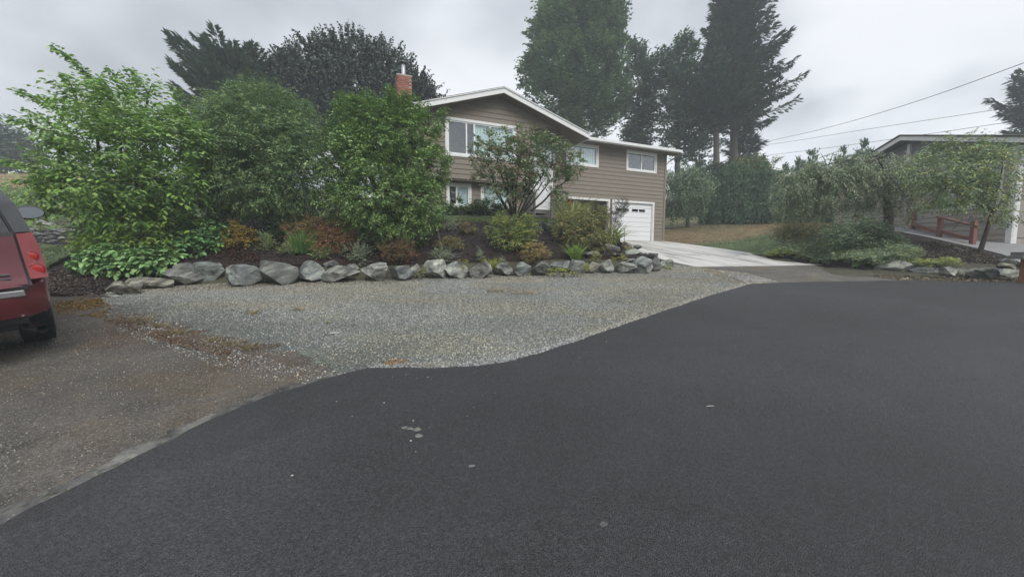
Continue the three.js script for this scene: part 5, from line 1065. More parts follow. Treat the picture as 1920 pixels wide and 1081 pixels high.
[
  [194, 231, 526, 554, 'tan', 'low tan layered boulder at the car end of the rock wall', WALL],
  [231, 259, 527, 551, 'tan', 'small tan ribbed boulder, second from the car end of the rock wall', WALL],
  [240, 311, 519, 542, 'tan', 'long flat tan-grey boulder under two small stones near the car end', WALL],
  [231, 257, 510, 524, 'grey', 'small grey stone left on top of the long flat boulder', WALL, 8.75],
  [267, 296, 506, 521, 'grey', 'small rounded stone right on top of the long flat boulder', WALL, 8.85],
  [300, 375, 503, 536, 'grey', 'wide grey boulder with a dark slab leaning across its top', WALL],
  [320, 360, 492, 514, 'dark', 'dark slab resting on the wide grey boulder near the car end', WALL, 8.75],
  [357, 412, 488, 531, 'blue', 'tall blue-grey boulder with a sloping right shoulder, sixth large one from the car', WALL],
  [396, 416, 492, 516, 'grey', 'narrow stone wedged behind the tall sloping blue-grey boulder', WALL, 9.15],
  [414, 481, 494, 536, 'blue', 'broad blue-grey boulder with a pointed right top below the golden shrub', WALL],
  [480, 549, 488, 534, 'dark', 'largest dark boulder with a pale ledge across its face below the mint plants', WALL],
  [552, 601, 487, 529, 'blue', 'squarish blue boulder with pale diagonal streaks below the iris clump', WALL],
  [602, 672, 496, 529, 'grey', 'wide grey boulder sloping up to the right below the rust shrubs', WALL],
  [603, 632, 487, 503, 'dark', 'small dark stone behind the wide grey boulder below the rust shrubs', WALL, 9.35],
  [646, 671, 494, 509, 'pale', 'small pale stone behind the wide grey boulder below the rust shrubs', WALL, 9.35],
  [672, 724, 491, 528, 'pale', 'rounded pale boulder with a dark stained face in the middle of the wall', WALL],
  [727, 773, 496, 526, 'blue', 'flat-topped blue-grey boulder right of the rounded stained one', WALL],
  [768, 792, 493, 521, 'grey', 'narrow upright grey boulder between weedy gaps', WALL],
  [790, 838, 485, 522, 'pale', 'boulder with a bright pale green-white face below the lavender', WALL],
  [831, 877, 489, 521, 'pale', 'pale rough boulder with white veins right of the bright-faced one', WALL],
  [876, 922, 490, 521, 'grey', 'smooth grey boulder left of the golden grass clump', WALL],
  [928, 961, 492, 517, 'grey', 'rounded grey boulder right of the golden grass clump', WALL],
  [958, 972, 506, 517, 'pale', 'tiny pale stone wedged low between two rounded boulders', WALL],
  [962, 997, 490, 517, 'blue', 'mottled blue-grey boulder below the yellow-green shrub', WALL],
  [995, 1033, 488, 517, 'dark', 'dark mossy boulder below the small orange shrub', WALL],
  [1031, 1070, 488, 511, 'blue', 'bluish boulder above the yellow weeds at the wall foot', WALL],
  [1063, 1102, 486, 512, 'dark', 'dark square boulder under the bright lily clump', WALL],
  [1100, 1127, 490, 512, 'tan', 'tan block-shaped boulder right of the lily clump', WALL],
  [1124, 1153, 485, 512, 'grey', 'rounded grey boulder with a pale cap right of the tan block', WALL],
  [1150, 1198, 490, 512, 'grey', 'wide lichen-spotted boulder near the driveway end of the wall', WALL],
  [1187, 1227, 480, 512, 'blue', 'big blue-grey boulder near the driveway corner', WALL],
  [1218, 1241, 481, 508, 'dark', 'narrow dark boulder between the big blue one and the pale corner one', WALL],
  [1234, 1266, 484, 508, 'pale', 'pale end boulder of the wall at the driveway corner', WALL, 11.3],
  [1131, 1164, 443, 457, 'dark', 'dark flat rock at the top of the bank below the sword leaves', BANK, 13.2],
  [1131, 1165, 455, 475, 'grey', 'square grey rock second from the top of the bank', BANK, 12.6],
  [1166, 1188, 452, 468, 'tan', 'tan block beside the garage door at the top of the bank', BANK, 13.0],
  [1172, 1202, 465, 482, 'pale', 'pale sloping rock in the middle of the bank', BANK, 12.1],
  [1140, 1174, 472, 487, 'grey', 'thin flat slab below the square grey rock of the bank', BANK, 11.7],
  [1091, 1125, 470, 485, 'dark', 'dark wedge-shaped rock right of the lily clump', BANK, 11.2],
  [1216, 1236, 473, 485, 'dark', 'dark pointed rock on the driveway side of the bank', BANK, 12.2],
  [1163, 1194, 484, 495, 'grey', 'low flat rock just behind the wide lichen-spotted boulder', BANK, 11.2],
  [1198, 1218, 473, 484, 'grey', 'small grey rock beside the pale sloping rock of the bank', BANK, 12.2],
  [1188, 1204, 458, 467, 'dark', 'small dark rock at the driveway edge near the garage', BANK, 13.4],
  [1649, 1709, 487, 516, 'grey', 'large mossy grey boulder, leftmost at the right roadside', ROAD],
  [1709, 1763, 493, 518, 'blue', 'wide grey boulder second from the left at the right roadside', ROAD],
  [1769, 1797, 499, 520, 'pale', 'bright speckled boulder in the row at the right roadside', ROAD],
  [1796, 1822, 502, 519, 'grey', 'slanting flat-faced boulder right of the bright speckled one', ROAD],
  [1836, 1878, 500, 525, 'dark', 'dark square boulder with a pale chip on top at the right roadside', ROAD],
  [1818, 1840, 502, 523, 'dark', 'narrow dark boulder left of the dark square one', ROAD],
  [1718, 1753, 454, 471, 'grey', 'flat grey slab lying in the dark soil of the right mound', ROAD, 12.0],
  [1738, 1788, 479, 491, 'grey', 'long low slab above the wide roadside boulder', ROAD, 10.7],
  [1782, 1822, 464, 479, 'tan', 'tan flat slab near the foot of the leaning tree', ROAD, 11.2],
  [1884, 1908, 482, 498, 'dark', 'dark round rock at the edge of the paved ramp', ROAD, 10.0],
  [1879, 1906, 492, 506, 'tan', 'flat tan rock below the dark round one', ROAD, 9.7],
  [1876, 1915, 503, 521, 'grey', 'low grey rock near the cedar post', ROAD],
].forEach((a, i) => rock(...a.slice(0, 7), a[7], 300 + i, a[6] === WALL ? 1.0 : 0.85));
{ const q = groundAt(448, 484, 9.9); for (const [px, py, w, lab, s] of [[451, 478, 19, 'small pale stone in the mulch below the golden shrub', 1], [394, 480, 20, 'small pale stone beside the pale tuft in the mulch', 2]]) rock(px - w / 2, px + w / 2, py - 4, py + 4, 'pale', lab, null, 9.9, 390 + s, 0.8); }

// ------------------------------------------------------------------ garden plants
const hostaShade = [[[0.085, 0.15, 0.055], 0.55], [GREEN.deep, 0.2], [[0.125, 0.20, 0.075], 0.25]];
shrub('hosta_bed', 'mass of broad heart-shaped leaves at the left end of the bed, lowest and widest', {
  base: groundAt(230, 505, 9.0), d: 9.0, seed: 80, leaves: 3800, per: 4, twig: 0.16, ll: 0.12, lw: 0.082, big: true, fold: 0.2, droop: 0.45, upward: 0.6, mat: M.gloss, shades: hostaShade,
  clumps: [[182, 491, 28, 12, 0.2], [215, 490, 42, 18, 0.3], [265, 492, 42, 16, 0.3], [300, 485, 26, 16, 0.1], [240, 478, 54, 14, 0], [168, 502, 20, 7, 0.3], [250, 505, 50, 8, 0.45]],
});
shrub('hosta_bed', 'second patch of broad leaves above the small tan boulders, left of the golden shrub', {
  base: groundAt(360, 482, 9.7), d: 9.7, seed: 81, leaves: 2000, per: 4, twig: 0.14, ll: 0.115, lw: 0.072, big: true, droop: 0.4, upward: 0.6, mat: M.gloss, shades: [[[0.075, 0.15, 0.055], 0.6], [GREEN.deep, 0.3], [GREEN.bright, 0.1]],
  clumps: [[345, 462, 34, 16, 0.2], [380, 452, 34, 18, 0], [330, 475, 28, 12, 0.3], [395, 435, 26, 16, -0.2], [360, 438, 36, 16, -0.2], [385, 472, 22, 10, 0.2]],
});
shrub('bright_shrub', 'yellow-green shrub with long narrow leaves under the magnolia', {
  base: groundAt(250, 470, 9.5), d: 9.5, seed: 82, leaves: 4200, per: 6, twig: 0.26, ll: 0.13, lw: 0.04, droop: 0.35, noTrunk: false, r0: 0.03, stemName: 'stem', shades: [[[0.15, 0.22, 0.04], 0.45], [GREEN.mid, 0.3], [GREEN.lime, 0.25]],
  clumps: [[185, 440, 34, 24, 0.3], [235, 425, 50, 24, 0.2], [290, 430, 46, 24, 0.2], [200, 462, 34, 12, 0.4], [270, 455, 60, 16, 0.3], [165, 462, 14, 10, 0.3], [330, 425, 34, 24, 0], [300, 398, 50, 22, -0.2]],
});
shrub('dark_shrub', 'dark green shrub filling the shade below the bright left tree', {
  base: groundAt(150, 460, 10.6), d: 10.6, seed: 83, leaves: 5200, per: 6, twig: 0.26, ll: 0.12, lw: 0.055, noTrunk: false, r0: 0.03, stemName: 'stem', shades: [[GREEN.deep, 0.6], [GREEN.mid, 0.25], [GREEN.dark, 0.15]],
  clumps: [[190, 408, 36, 22, 0], [215, 400, 46, 28, 0], [185, 435, 30, 16, 0], [330, 400, 46, 26, -0.2], [380, 395, 36, 30, -0.3], [400, 420, 30, 16, -0.2], [255, 405, 50, 22, 0]],
});
shrub('golden_shrub', 'small golden-orange shrub above the broad blue-grey boulder', {
  base: groundAt(445, 466, 10.05), d: 10.05, seed: 84, leaves: 3000, per: 6, twig: 0.1, ll: 0.05, lw: 0.024, noTrunk: false, r0: 0.015, stemName: 'stem', shades: [[[0.27, 0.19, 0.035], 0.55], [[0.18, 0.16, 0.045], 0.35], [[0.32, 0.15, 0.03], 0.1]],
  clumps: [[445, 430, 20, 12, 0], [435, 445, 26, 10, 0.1], [458, 442, 18, 12, 0], [420, 456, 14, 6, 0.1], [450, 455, 20, 6, 0.1]],
});
shrub('dark_twiggy_shrub', 'dark sparse twiggy shrub in the shade between the golden and rust shrubs', {
  base: groundAt(510, 462, 10.6), d: 10.6, seed: 85, leaves: 3400, per: 7, twig: 0.2, ll: 0.05, lw: 0.02, noTrunk: false, r0: 0.02, stemName: 'stem', twigs: 4, shades: [[GREEN.dark, 0.6], [GREEN.deep, 0.4]], shell: 0.5,
  clumps: [[510, 405, 26, 20, 0], [520, 425, 34, 20, 0], [490, 430, 22, 18, 0], [535, 440, 18, 14, 0]],
});
shrub('rust_shrub', 'larger rust-brown mounded shrub behind the iris clump', {
  base: groundAt(560, 462, 10.6), d: 10.6, seed: 86, leaves: 5200, per: 7, twig: 0.11, ll: 0.045, lw: 0.02, shades: [[[0.19, 0.115, 0.05], 0.5], [GREEN.bronze, 0.3], [GREEN.mid, 0.2]],
  clumps: [[555, 425, 26, 14, 0], [585, 422, 24, 14, 0], [545, 440, 24, 16, 0.2], [575, 442, 30, 18, 0.2]],
});
shrub('rust_shrub', 'wide rust-red mounded shrub right of the iris clump', {
  base: groundAt(628, 472, 10.4), d: 10.4, seed: 87, leaves: 7000, per: 7, twig: 0.11, ll: 0.045, lw: 0.02, shades: [[[0.20, 0.105, 0.05], 0.6], [GREEN.bronze, 0.3], [GREEN.deep, 0.1]],
  clumps: [[615, 432, 28, 14, 0], [645, 432, 22, 14, 0], [620, 452, 36, 18, 0.2], [650, 450, 22, 16, 0.1], [610, 465, 26, 8, 0.2]],
});
shrub('rust_shrub', 'low rust shrub with green edges alone in the dark mulch left of the lavender', {
  base: groundAt(744, 486, 10.1), d: 10.1, seed: 88, leaves: 5200, per: 7, twig: 0.1, ll: 0.042, lw: 0.018, shades: [[[0.16, 0.085, 0.05], 0.6], [[0.10, 0.095, 0.045], 0.3], [GREEN.deep, 0.1]],
  clumps: [[735, 460, 24, 12, 0], [760, 465, 22, 12, 0], [744, 474, 34, 11, 0.1]],
});
shrub('green_understorey_shrub', 'dark green growth at the foot of the right round tree', {
  base: groundAt(722, 462, 10.8), d: 10.8, seed: 89, leaves: 3000, per: 7, twig: 0.16, ll: 0.06, lw: 0.026, shades: [[GREEN.deep, 0.7], [GREEN.mid, 0.3]],
  clumps: [[712, 445, 24, 10, 0], [735, 440, 26, 10, 0], [690, 435, 20, 8, 0]],
});
shrub('yellow_green_shrub', 'yellow-green shrub with an uneven dark underside below the open small tree', {
  base: groundAt(962, 474, 11.4), d: 11.4, seed: 90, leaves: 8500, per: 7, twig: 0.15, ll: 0.06, lw: 0.028, noTrunk: false, r0: 0.03, stemName: 'stem', shades: [[[0.17, 0.18, 0.045], 0.45], [[0.11, 0.135, 0.045], 0.35], [GREEN.deep, 0.2]],
  clumps: [[935, 425, 26, 14, 0], [965, 430, 32, 16, 0], [995, 430, 18, 10, 0], [960, 448, 40, 16, 0.2], [945, 412, 20, 10, -0.2], [975, 458, 26, 10, 0.2], [985, 415, 20, 10, -0.2]],
});
shrub('small_orange_shrub', 'small orange-tinged round shrub just above the mossy boulders', {
  base: groundAt(1004, 490, 10.5), d: 10.5, seed: 91, leaves: 3000, per: 7, twig: 0.09, ll: 0.045, lw: 0.02, shades: [[[0.20, 0.145, 0.05], 0.5], [[0.13, 0.13, 0.05], 0.4], [[0.25, 0.12, 0.05], 0.1]],
  clumps: [[1000, 468, 20, 11, 0], [1012, 476, 18, 10, 0], [992, 478, 14, 9, 0]],
});
shrub('large_olive_shrub', 'largest olive-green shrub of the bed, left of the bank rocks', {
  base: groundAt(1090, 466, 12.0), d: 12.0, seed: 92, leaves: 12000, per: 7, twig: 0.16, ll: 0.062, lw: 0.026, noTrunk: false, r0: 0.03, stemName: 'stem', shades: [[[0.135, 0.14, 0.05], 0.5], [[0.095, 0.115, 0.045], 0.3], [[0.17, 0.13, 0.055], 0.2]],
  clumps: [[1070, 415, 32, 16, 0], [1105, 415, 28, 18, 0], [1060, 435, 24, 14, 0.1], [1095, 440, 46, 18, 0.3], [1130, 435, 18, 16, 0], [1110, 458, 30, 10, 0.3], [1125, 405, 14, 14, 0]],
});
shrub('foundation_shrub', 'dark leafy shrub under the left lower window', {
  base: groundAt(850, 404, 15.2), d: 15.2, seed: 93, leaves: 2600, per: 6, twig: 0.2, ll: 0.1, lw: 0.05, noTrunk: false, r0: 0.03, stemName: 'stem', shades: [[GREEN.deep, 0.5], [[0.10, 0.14, 0.06], 0.5]],
  clumps: [[842, 400, 18, 8, 0], [865, 400, 16, 7, 0], [838, 406, 14, 6, 0], [855, 384, 5, 10, 0, 0.6]],
});
shrub('foundation_shrub', 'rounded leafy shrub under the right lower window', {
  base: groundAt(905, 406, 15.2), d: 15.2, seed: 94, leaves: 5000, per: 6, twig: 0.2, ll: 0.1, lw: 0.05, noTrunk: false, r0: 0.03, stemName: 'stem', shades: [[GREEN.deep, 0.5], [[0.095, 0.13, 0.055], 0.5]],
  clumps: [[905, 390, 20, 10, 0], [892, 398, 18, 8, 0.1], [925, 398, 20, 9, 0], [945, 404, 14, 6, 0]],
});
shrub('low_bronze_shrub', 'low bronze-green creeping shrub behind the lavender', {
  base: groundAt(846, 468, 10.8), d: 10.8, seed: 95, leaves: 1500, per: 6, twig: 0.1, ll: 0.045, lw: 0.022, shades: [[[0.15, 0.12, 0.04], 0.6], [[0.10, 0.11, 0.045], 0.4]], clumps: [[840, 456, 22, 6, 0], [860, 455, 12, 6, 0], [835, 462, 16, 5, 0]],
});
shrub('small_bronze_shrub', 'small bronze shrub high in the mulch right of the silvery tuft', {
  base: groundAt(879, 438, 12.0), d: 12.0, seed: 96, leaves: 1100, per: 6, twig: 0.1, ll: 0.045, lw: 0.022, shades: [[[0.12, 0.115, 0.045], 0.6], [[0.16, 0.12, 0.05], 0.4]], clumps: [[880, 428, 13, 8, 0]],
});
shrub('grey_small_shrub', 'small grey-blue shrub in the mulch between the yellow-green and olive shrubs', {
  base: groundAt(1020, 432, 12.6), d: 12.6, seed: 97, leaves: 1200, per: 6, twig: 0.12, ll: 0.05, lw: 0.024, shades: [[[0.10, 0.125, 0.10], 0.7], [GREEN.deep, 0.3]], clumps: [[1020, 423, 16, 8, 0], [1035, 428, 10, 6, 0]],
});
shrub('purple_shrub', 'dark purple-grey shrub with stiff upright branches beside the garage door', {
  base: groundAt(1140, 442, 13.2), d: 13.2, seed: 98, leaves: 3600, per: 9, twig: 0.24, ll: 0.05, lw: 0.026, noTrunk: false, r0: 0.025, stemName: 'stem', limbTo: [[1168, 378], [1160, 390], [1148, 395], [1130, 395], [1175, 395]], shades: [[[0.075, 0.06, 0.055], 0.6], [[0.07, 0.085, 0.05], 0.3], [[0.12, 0.09, 0.07], 0.1]], outward: 0.3, upward: 1.0, shell: 0.5,
  clumps: [[1165, 390, 10, 16, 0], [1172, 400, 8, 14, 0], [1155, 402, 12, 14, 0], [1140, 405, 16, 14, 0], [1148, 422, 22, 14, 0], [1125, 400, 10, 10, 0]],
});
// plants of arching blades
const onBed = (px, d) => (px > 380 && px < 1110 && d < 10.7 ? d + (px < 780 ? 0.2 : 0.4) : d);
function blades(name, label, cat, px, py, d, o) {
  d = onBed(px, d);
  const b = groundAt(px, py, d), t = thing(name, label, cat, [b.x, b.y, b.z], 0, o.group), r = rng(o.seed), L = new Leaves(), pal = palette(o.shades, 0.3);
  for (let i = 0; i < o.n; i++) {
    const a = r() * 6.283, lean = (o.lean ?? 0.5) * (0.3 + 0.9 * r()), len = o.len * (0.55 + 0.6 * r()), rad = (o.rad ?? 0.08) * Math.sqrt(r()), x0 = Math.cos(a + r() - 0.5) * rad, z0 = Math.sin(a + r() - 0.5) * rad, pts = [], n = 6;
    for (let k = 0; k < n; k++) { const t2 = k / (n - 1), q = lean * len * t2 * t2 + rad * 0.3 * t2; pts.push([x0 + Math.cos(a) * q + (o.wind ?? 0) * len * t2 * t2, len * (t2 - (o.arch ?? 0.3) * lean * t2 * t2 * t2), z0 + Math.sin(a) * q]); }
    const c = pal(r)(0, r), ta = a + 1.57 + (r() - 0.5) * 1.5;
    L.blade(pts, o.wid * (0.7 + 0.6 * r()), c[0], c[1], c[2], Math.cos(ta), Math.sin(ta));
  }
  part(o.partName ?? 'leaves', L.geo(), M.leaf, t);
  if (o.stalks) {
    const S = [], F = new Leaves();
    for (const [qx, qy, colr] of o.stalks) { const e = at(qx, qy, d).sub(b), m = V(e.x * 0.35, e.y * 0.6, e.z * 0.3); S.push(tubeGeo([V(0, 0, 0), m, e], [0.007, 0.006, 0.004], 5)); for (let k = 0; k < 9; k++) { const q = randDir(r); F.leaf(e.x + q[0] * 0.02, e.y - k * 0.02, e.z + q[2] * 0.02, q[0], q[1], q[2], -q[2], 0.1, q[0], 0.05, 0.022, ...(colr ?? [0.5, 0.5, 0.42])); } }
    part('stalk', merge(S), o.stalkMat ?? std(0.14, 0.17, 0.06), t); part('flower', F.geo(), M.leaf, t);
  }
  return t;
}
blades('iris_clump', 'upright green iris leaves with a few white spent blooms', 'iris', 566, 478, 9.9, { seed: 101, n: 150, len: 0.66, wid: 0.022, lean: 0.45, rad: 0.22, shades: [[[0.10, 0.19, 0.055], 0.7], [[0.14, 0.22, 0.08], 0.3]], stalks: [[546, 448], [555, 447], [562, 449], [552, 405, [0.25, 0.2, 0.1]]] });
blades('lily_clump', 'bright green lily clump above the dark square boulder with long leaning stalks', 'lily', 1080, 488, 10.6, { seed: 102, n: 150, len: 0.52, wid: 0.022, lean: 0.8, rad: 0.16, shades: [[[0.16, 0.25, 0.05], 0.7], [[0.22, 0.28, 0.08], 0.3]], stalks: [[1132, 430, [0.3, 0.3, 0.12]], [1116, 445, [0.3, 0.3, 0.12]], [1070, 450, [0.25, 0.25, 0.12]]] });
blades('golden_grass_clump', 'small golden-green grass clump spilling over the boulders', 'ornamental grass', 921, 502, 9.75, { seed: 103, n: 170, len: 0.36, wid: 0.012, lean: 0.9, rad: 0.12, shades: [[[0.27, 0.26, 0.05], 0.6], [[0.16, 0.20, 0.05], 0.4]] });
blades('sword_leaf_plant', 'yellow-green sword-leaved plant beside the garage door', 'flax plant', 1148, 446, 13.0, { seed: 104, n: 90, len: 0.85, wid: 0.05, lean: 1.1, rad: 0.16, wind: 0.25, arch: 0.45, shades: [[[0.22, 0.26, 0.07], 0.6], [[0.13, 0.18, 0.06], 0.4]] });
blades('variegated_grass', 'creamy yellow variegated blades behind the olive shrub, in front of the porch railing', 'ornamental grass', 1072, 411, 14.0, { seed: 105, n: 280, len: 1.0, wid: 0.03, lean: 0.9, rad: 0.5, arch: 0.3, shades: [[[0.30, 0.31, 0.12], 0.65], [[0.15, 0.18, 0.065], 0.35]] });
// silvery catmint and lavender
function catmint(px, py, d, w, h, label, seed, spikes, shades, name = 'catmint') {
  d = onBed(px, d);
  const b = groundAt(px, py, d), t = thing(name, label, 'perennial plant', [b.x, b.y, b.z]), k = d / FOCAL, r = rng(seed);
  const L = foliage([[0, h * k * 0.42, 0, w * k * 0.5, h * k * 0.42, w * k * 0.45]], { seed, leaves: Math.round(w * h * 1.1), per: 7, twig: 0.13, ll: 0.042, lw: 0.019, shades, droop: 0, outward: 0.7, upward: 0.8, bunch: 4, bunchR: 0.35, shell: 0.4 });
  part('foliage', L.geo(), M.leaf, t);
  if (spikes) {
    const F = new Leaves(), S = [];
    for (const [dx, dy] of spikes) {
      const e = V(dx * k, -dy * k, (r() - 0.4) * 0.12), m = V(e.x * 0.4, e.y * 0.55 + 0.03, e.z * 0.4), c = new THREE.CatmullRomCurve3([V(0, 0.02, 0), m, e]);
      S.push(tubeGeo(c.getPoints(5), 0.004, 4, false));
      for (let i = 0; i < 26; i++) { const f = 0.4 + 0.6 * i / 26, p = c.getPoint(f), q = randDir(r), v = 0.8 + 0.4 * r(); F.leaf(p.x, p.y, p.z, q[0], q[1], q[2], -q[2], 0.2, q[0], 0.03, 0.014, 0.33 * v, 0.33 * v, 0.35 * v); }
    }
    part('stem', merge(S), std(0.2, 0.2, 0.17), t); part('flower_spike', F.geo(), M.leaf, t);
  }
  return t;
}
const MINT = [[[0.19, 0.235, 0.085], 0.6], [[0.13, 0.175, 0.08], 0.4]], SILV = [[[0.20, 0.235, 0.15], 0.6], [[0.14, 0.17, 0.11], 0.4]];
catmint(500, 482, 9.9, 34, 28, 'pale catmint with silver flower spikes fanning to the left, above the dark ledged boulder', 111, [[-17, -36], [-10, -38], [-3, -40], [4, -34], [-20, -26], [10, -30]], MINT);
catmint(543, 490, 9.7, 30, 22, 'low yellow-green catmint left of the iris foot', 112, [[-14, -24], [-8, -26]], MINT);
catmint(600, 490, 9.7, 32, 24, 'low yellow-green catmint right of the iris foot', 113, null, MINT);
catmint(670, 490, 9.75, 42, 34, 'silvery-green catmint in front of the wide rust shrub', 114, [[-12, -38], [4, -40], [16, -34], [26, -18], [28, 0], [-22, -10]], SILV);
catmint(412, 486, 9.7, 32, 16, 'dry pale tuft beside the small stones at the left of the mulch', 115, [[-10, -16], [6, -18], [0, -14]], [[[0.26, 0.22, 0.13], 0.7], [[0.17, 0.16, 0.09], 0.3]]);
catmint(828, 491, 9.8, 30, 32, 'lavender with long silver-mauve stalks splaying left and right', 116, [[-6, -66], [-4, -58], [-24, -14], [-28, -22], [-18, -26], [30, -22], [36, -14], [24, -28], [32, -6], [40, -20], [10, -34]], SILV, 'lavender');
catmint(790, 460, 10.9, 14, 20, 'single seedling with a bare tip in the open dark mulch', 117, [[-1, -25]], MINT, 'seedling');
catmint(848, 430, 12.2, 26, 22, 'silvery tuft close under the lawn edge', 118, [[-8, -26], [6, -28], [12, -24]], SILV);
catmint(903, 482, 10.1, 10, 18, 'thin silver sprig leaning left above the smooth grey boulder', 119, [[-10, -28], [-5, -26]], SILV, 'sprig');
catmint(941, 492, 9.95, 16, 10, 'tiny pale tuft right of the golden grass clump', 120, null, SILV);
// weeds between the stones
[[702, 522, 9.35, 26, 'yellow weeds under the rounded stained boulder'], [763, 516, 9.4, 18, 'weeds in the gap left of the narrow upright boulder'], [791, 512, 9.45, 16, 'weeds in the gap right of the narrow upright boulder'], [1050, 512, 9.8, 60, 'yellow weeds along the foot of the bluish boulder'], [1101, 500, 9.95, 14, 'green weeds left of the tan block boulder'], [868, 497, 9.6, 14, 'yellow weeds over the pale rough boulder'], [1113, 481, 11.0, 22, 'weeds right of the dark wedge-shaped rock'], [1160, 484, 11.3, 24, 'yellow-green weeds on the thin flat slab'], [1178, 470, 12.4, 18, 'weeds beside the tan block on the bank'], [597, 515, 9.3, 12, 'green weeds right of the squarish blue boulder'], [1252, 505, 11.2, 14, 'moss tuft at the foot of the pale end boulder'], [1610, 503, 10.6, 36, 'bright green weeds at the apron edge of the right mound']].forEach(([px, py, d, w, label], i) => {
  const k = d / FOCAL; shrub('weed_tuft', label, { base: groundAt(px, py + 3, d), d, seed: 130 + i, leaves: 60 + w * 14, per: 5, twig: 0.07, ll: 0.035, lw: 0.02, crownName: 'leaves', shades: [[i === 11 ? [0.08, 0.2, 0.05] : [0.20, 0.20, 0.05], 0.6], [[0.12, 0.14, 0.05], 0.4]], clumps: [[px, py - 2, w / 2, 5, 0.1, 1, 5]] });
});

// ------------------------------------------------------------------ soil and litter of the right mound
const moundH = (x, z) => lerp(height(x, z), roadH(x, z), smooth(-10.5, -9.7, z));
single('mound_soil', sheet(A2([[1470, 450, 15.5], [1560, 440, 15.6], [1640, 430, 15.4], [1755, 449, 13.0], [1838, 471, 11.5], [1880, 482, 10.8], [1925, 502, 9.7], [1925, 526, 8.9], [1780, 522, 9.2], [1640, 512, 9.9], [1560, 500, 11.3], [1440, 477, 13.9]]), moundH, 0.012, 0.3, 0.05, (x, z) => {
  const t = patch(x, z, 0.7)[0], l = smooth(-10.4, -9.4, z + 0.8 * (fbm(x * 2, z * 2, 3, 291) - 0.5)) * 0.9;
  return [t * (1 + 1.3 * l), t * (1 + 1.7 * l), t * (1 + 1.6 * l)];
}, 22, 0.12), M.mulch, 'dark soil and leaf litter of the right-hand mound', 'soil', null, 'structure');
// far left: low stone wall with its stones, terrace plants
{
  const A = groundAt(62, 456, 17), B = groundAt(185, 456, 17.4), t = thing('low_stone_wall', 'low dark dry-stone wall beyond the left lawn', 'stone wall', [A.x, A.y, A.z]);
  const d = B.clone().sub(A), L = Math.hypot(d.x, d.z), Ht = 0.66; t.rotation.y = -Math.atan2(d.z, d.x);
  part('wall_core', box(-3, L, -0.3, Ht - 0.06, -0.35, -0.06), std(0.03, 0.03, 0.03, 1), t);
  const r = rng(140), vs = [0, 1, 2, 3, 4].map((k) => { const g = rockGeo(rng(141 + k), 0.42, 0.2, 0.3, 12, 0.04); return g; });
  for (let y = 0, row = 0; row < 4; row++, y += 0.165) for (let x = -3 + (row % 2) * 0.2; x < L; x += 0.34 + r() * 0.08) { const m = part('stone', vs[Math.floor(r() * 5)], [ROCKM.dark, ROCKM.dark, ROCKM.grey][Math.floor(r() * 3)], t); m.position.set(x, y + 0.07, -0.1 + (r() - 0.5) * 0.04); m.rotation.set(0, (r() > 0.5 ? 3.14 : 0) + (r() - 0.5) * 0.2, (r() - 0.5) * 0.1); }
}
shrub('terrace_plants', 'yellow-green leafy terrace plants above the low stone wall, beyond the car mirror', { base: groundAt(110, 428, 18.5), d: 18.5, seed: 150, leaves: 3600, per: 6, twig: 0.26, ll: 0.12, lw: 0.06, shades: [[[0.13, 0.19, 0.06], 0.6], [GREEN.mid, 0.4]], clumps: [[80, 418, 30, 10, 0], [125, 422, 24, 6, 0], [60, 395, 34, 14, -1], [30, 372, 40, 16, -2], [110, 372, 50, 14, -2]] });
shrub('hillside_shrubs', 'band of pale green shrubs along the foot of the dry field', { base: groundAt(50, 366, 22.4), d: 22.4, seed: 151, leaves: 6000, per: 6, twig: 0.5, ll: 0.2, lw: 0.1, shades: [[[0.13, 0.18, 0.065], 0.6], [GREEN.mid, 0.4]], clumps: [[20, 368, 60, 10, 0], [90, 364, 60, 12, 0], [180, 366, 70, 16, 0], [270, 370, 70, 20, 0], [-60, 370, 60, 12, 0]] });
rock(70, 96, 412, 424, 'pale', 'pale boulder among the terrace plants beyond the car mirror', null, 18.6, 152);
rock(96, 122, 383, 398, 'tan', 'tan boulder on the upper terrace right of the car mirror', null, 19.5, 153);
{ // tall dry grass showing under the round trees
  const r = rng(155), L = new Leaves();
  for (let i = 0; i < 900; i++) { const px = 428 + r() * 62, b = groundAt(px, 404, 13.2 + r() * 0.8), h = 0.25 + r() * 0.3, a = r() * 6.28, v = 0.8 + 0.4 * r(), s = r() * 3.1; L.blade([0, 1, 2, 3].map((k) => [b.x + Math.cos(a) * h * 0.25 * (k / 3) ** 2, b.y + h * k / 3, b.z + Math.sin(a) * h * 0.25 * (k / 3) ** 2]), 0.012, 0.42 * v, 0.30 * v, 0.16 * v, Math.cos(s), Math.sin(s)); }
  single('dry_grass', L.geo(), M.leaf, 'strip of tawny dry grass under the left round tree', 'dry grass', null, 'stuff');
  const e1 = at(548, 403, 13.1), e2 = at(600, 403, 13.1); e1.y = height(e1.x, e1.z) + 0.02; e2.y = height(e2.x, e2.z) + 0.02;
  const t = single('garden_timber', tubeBox(e1, e2, 0.2, 0.16), std(0.40, 0.27, 0.12, 0.9, { map: grainMap }), 'tan timber edging plank under the trees behind the rust shrubs', 'timber');
}
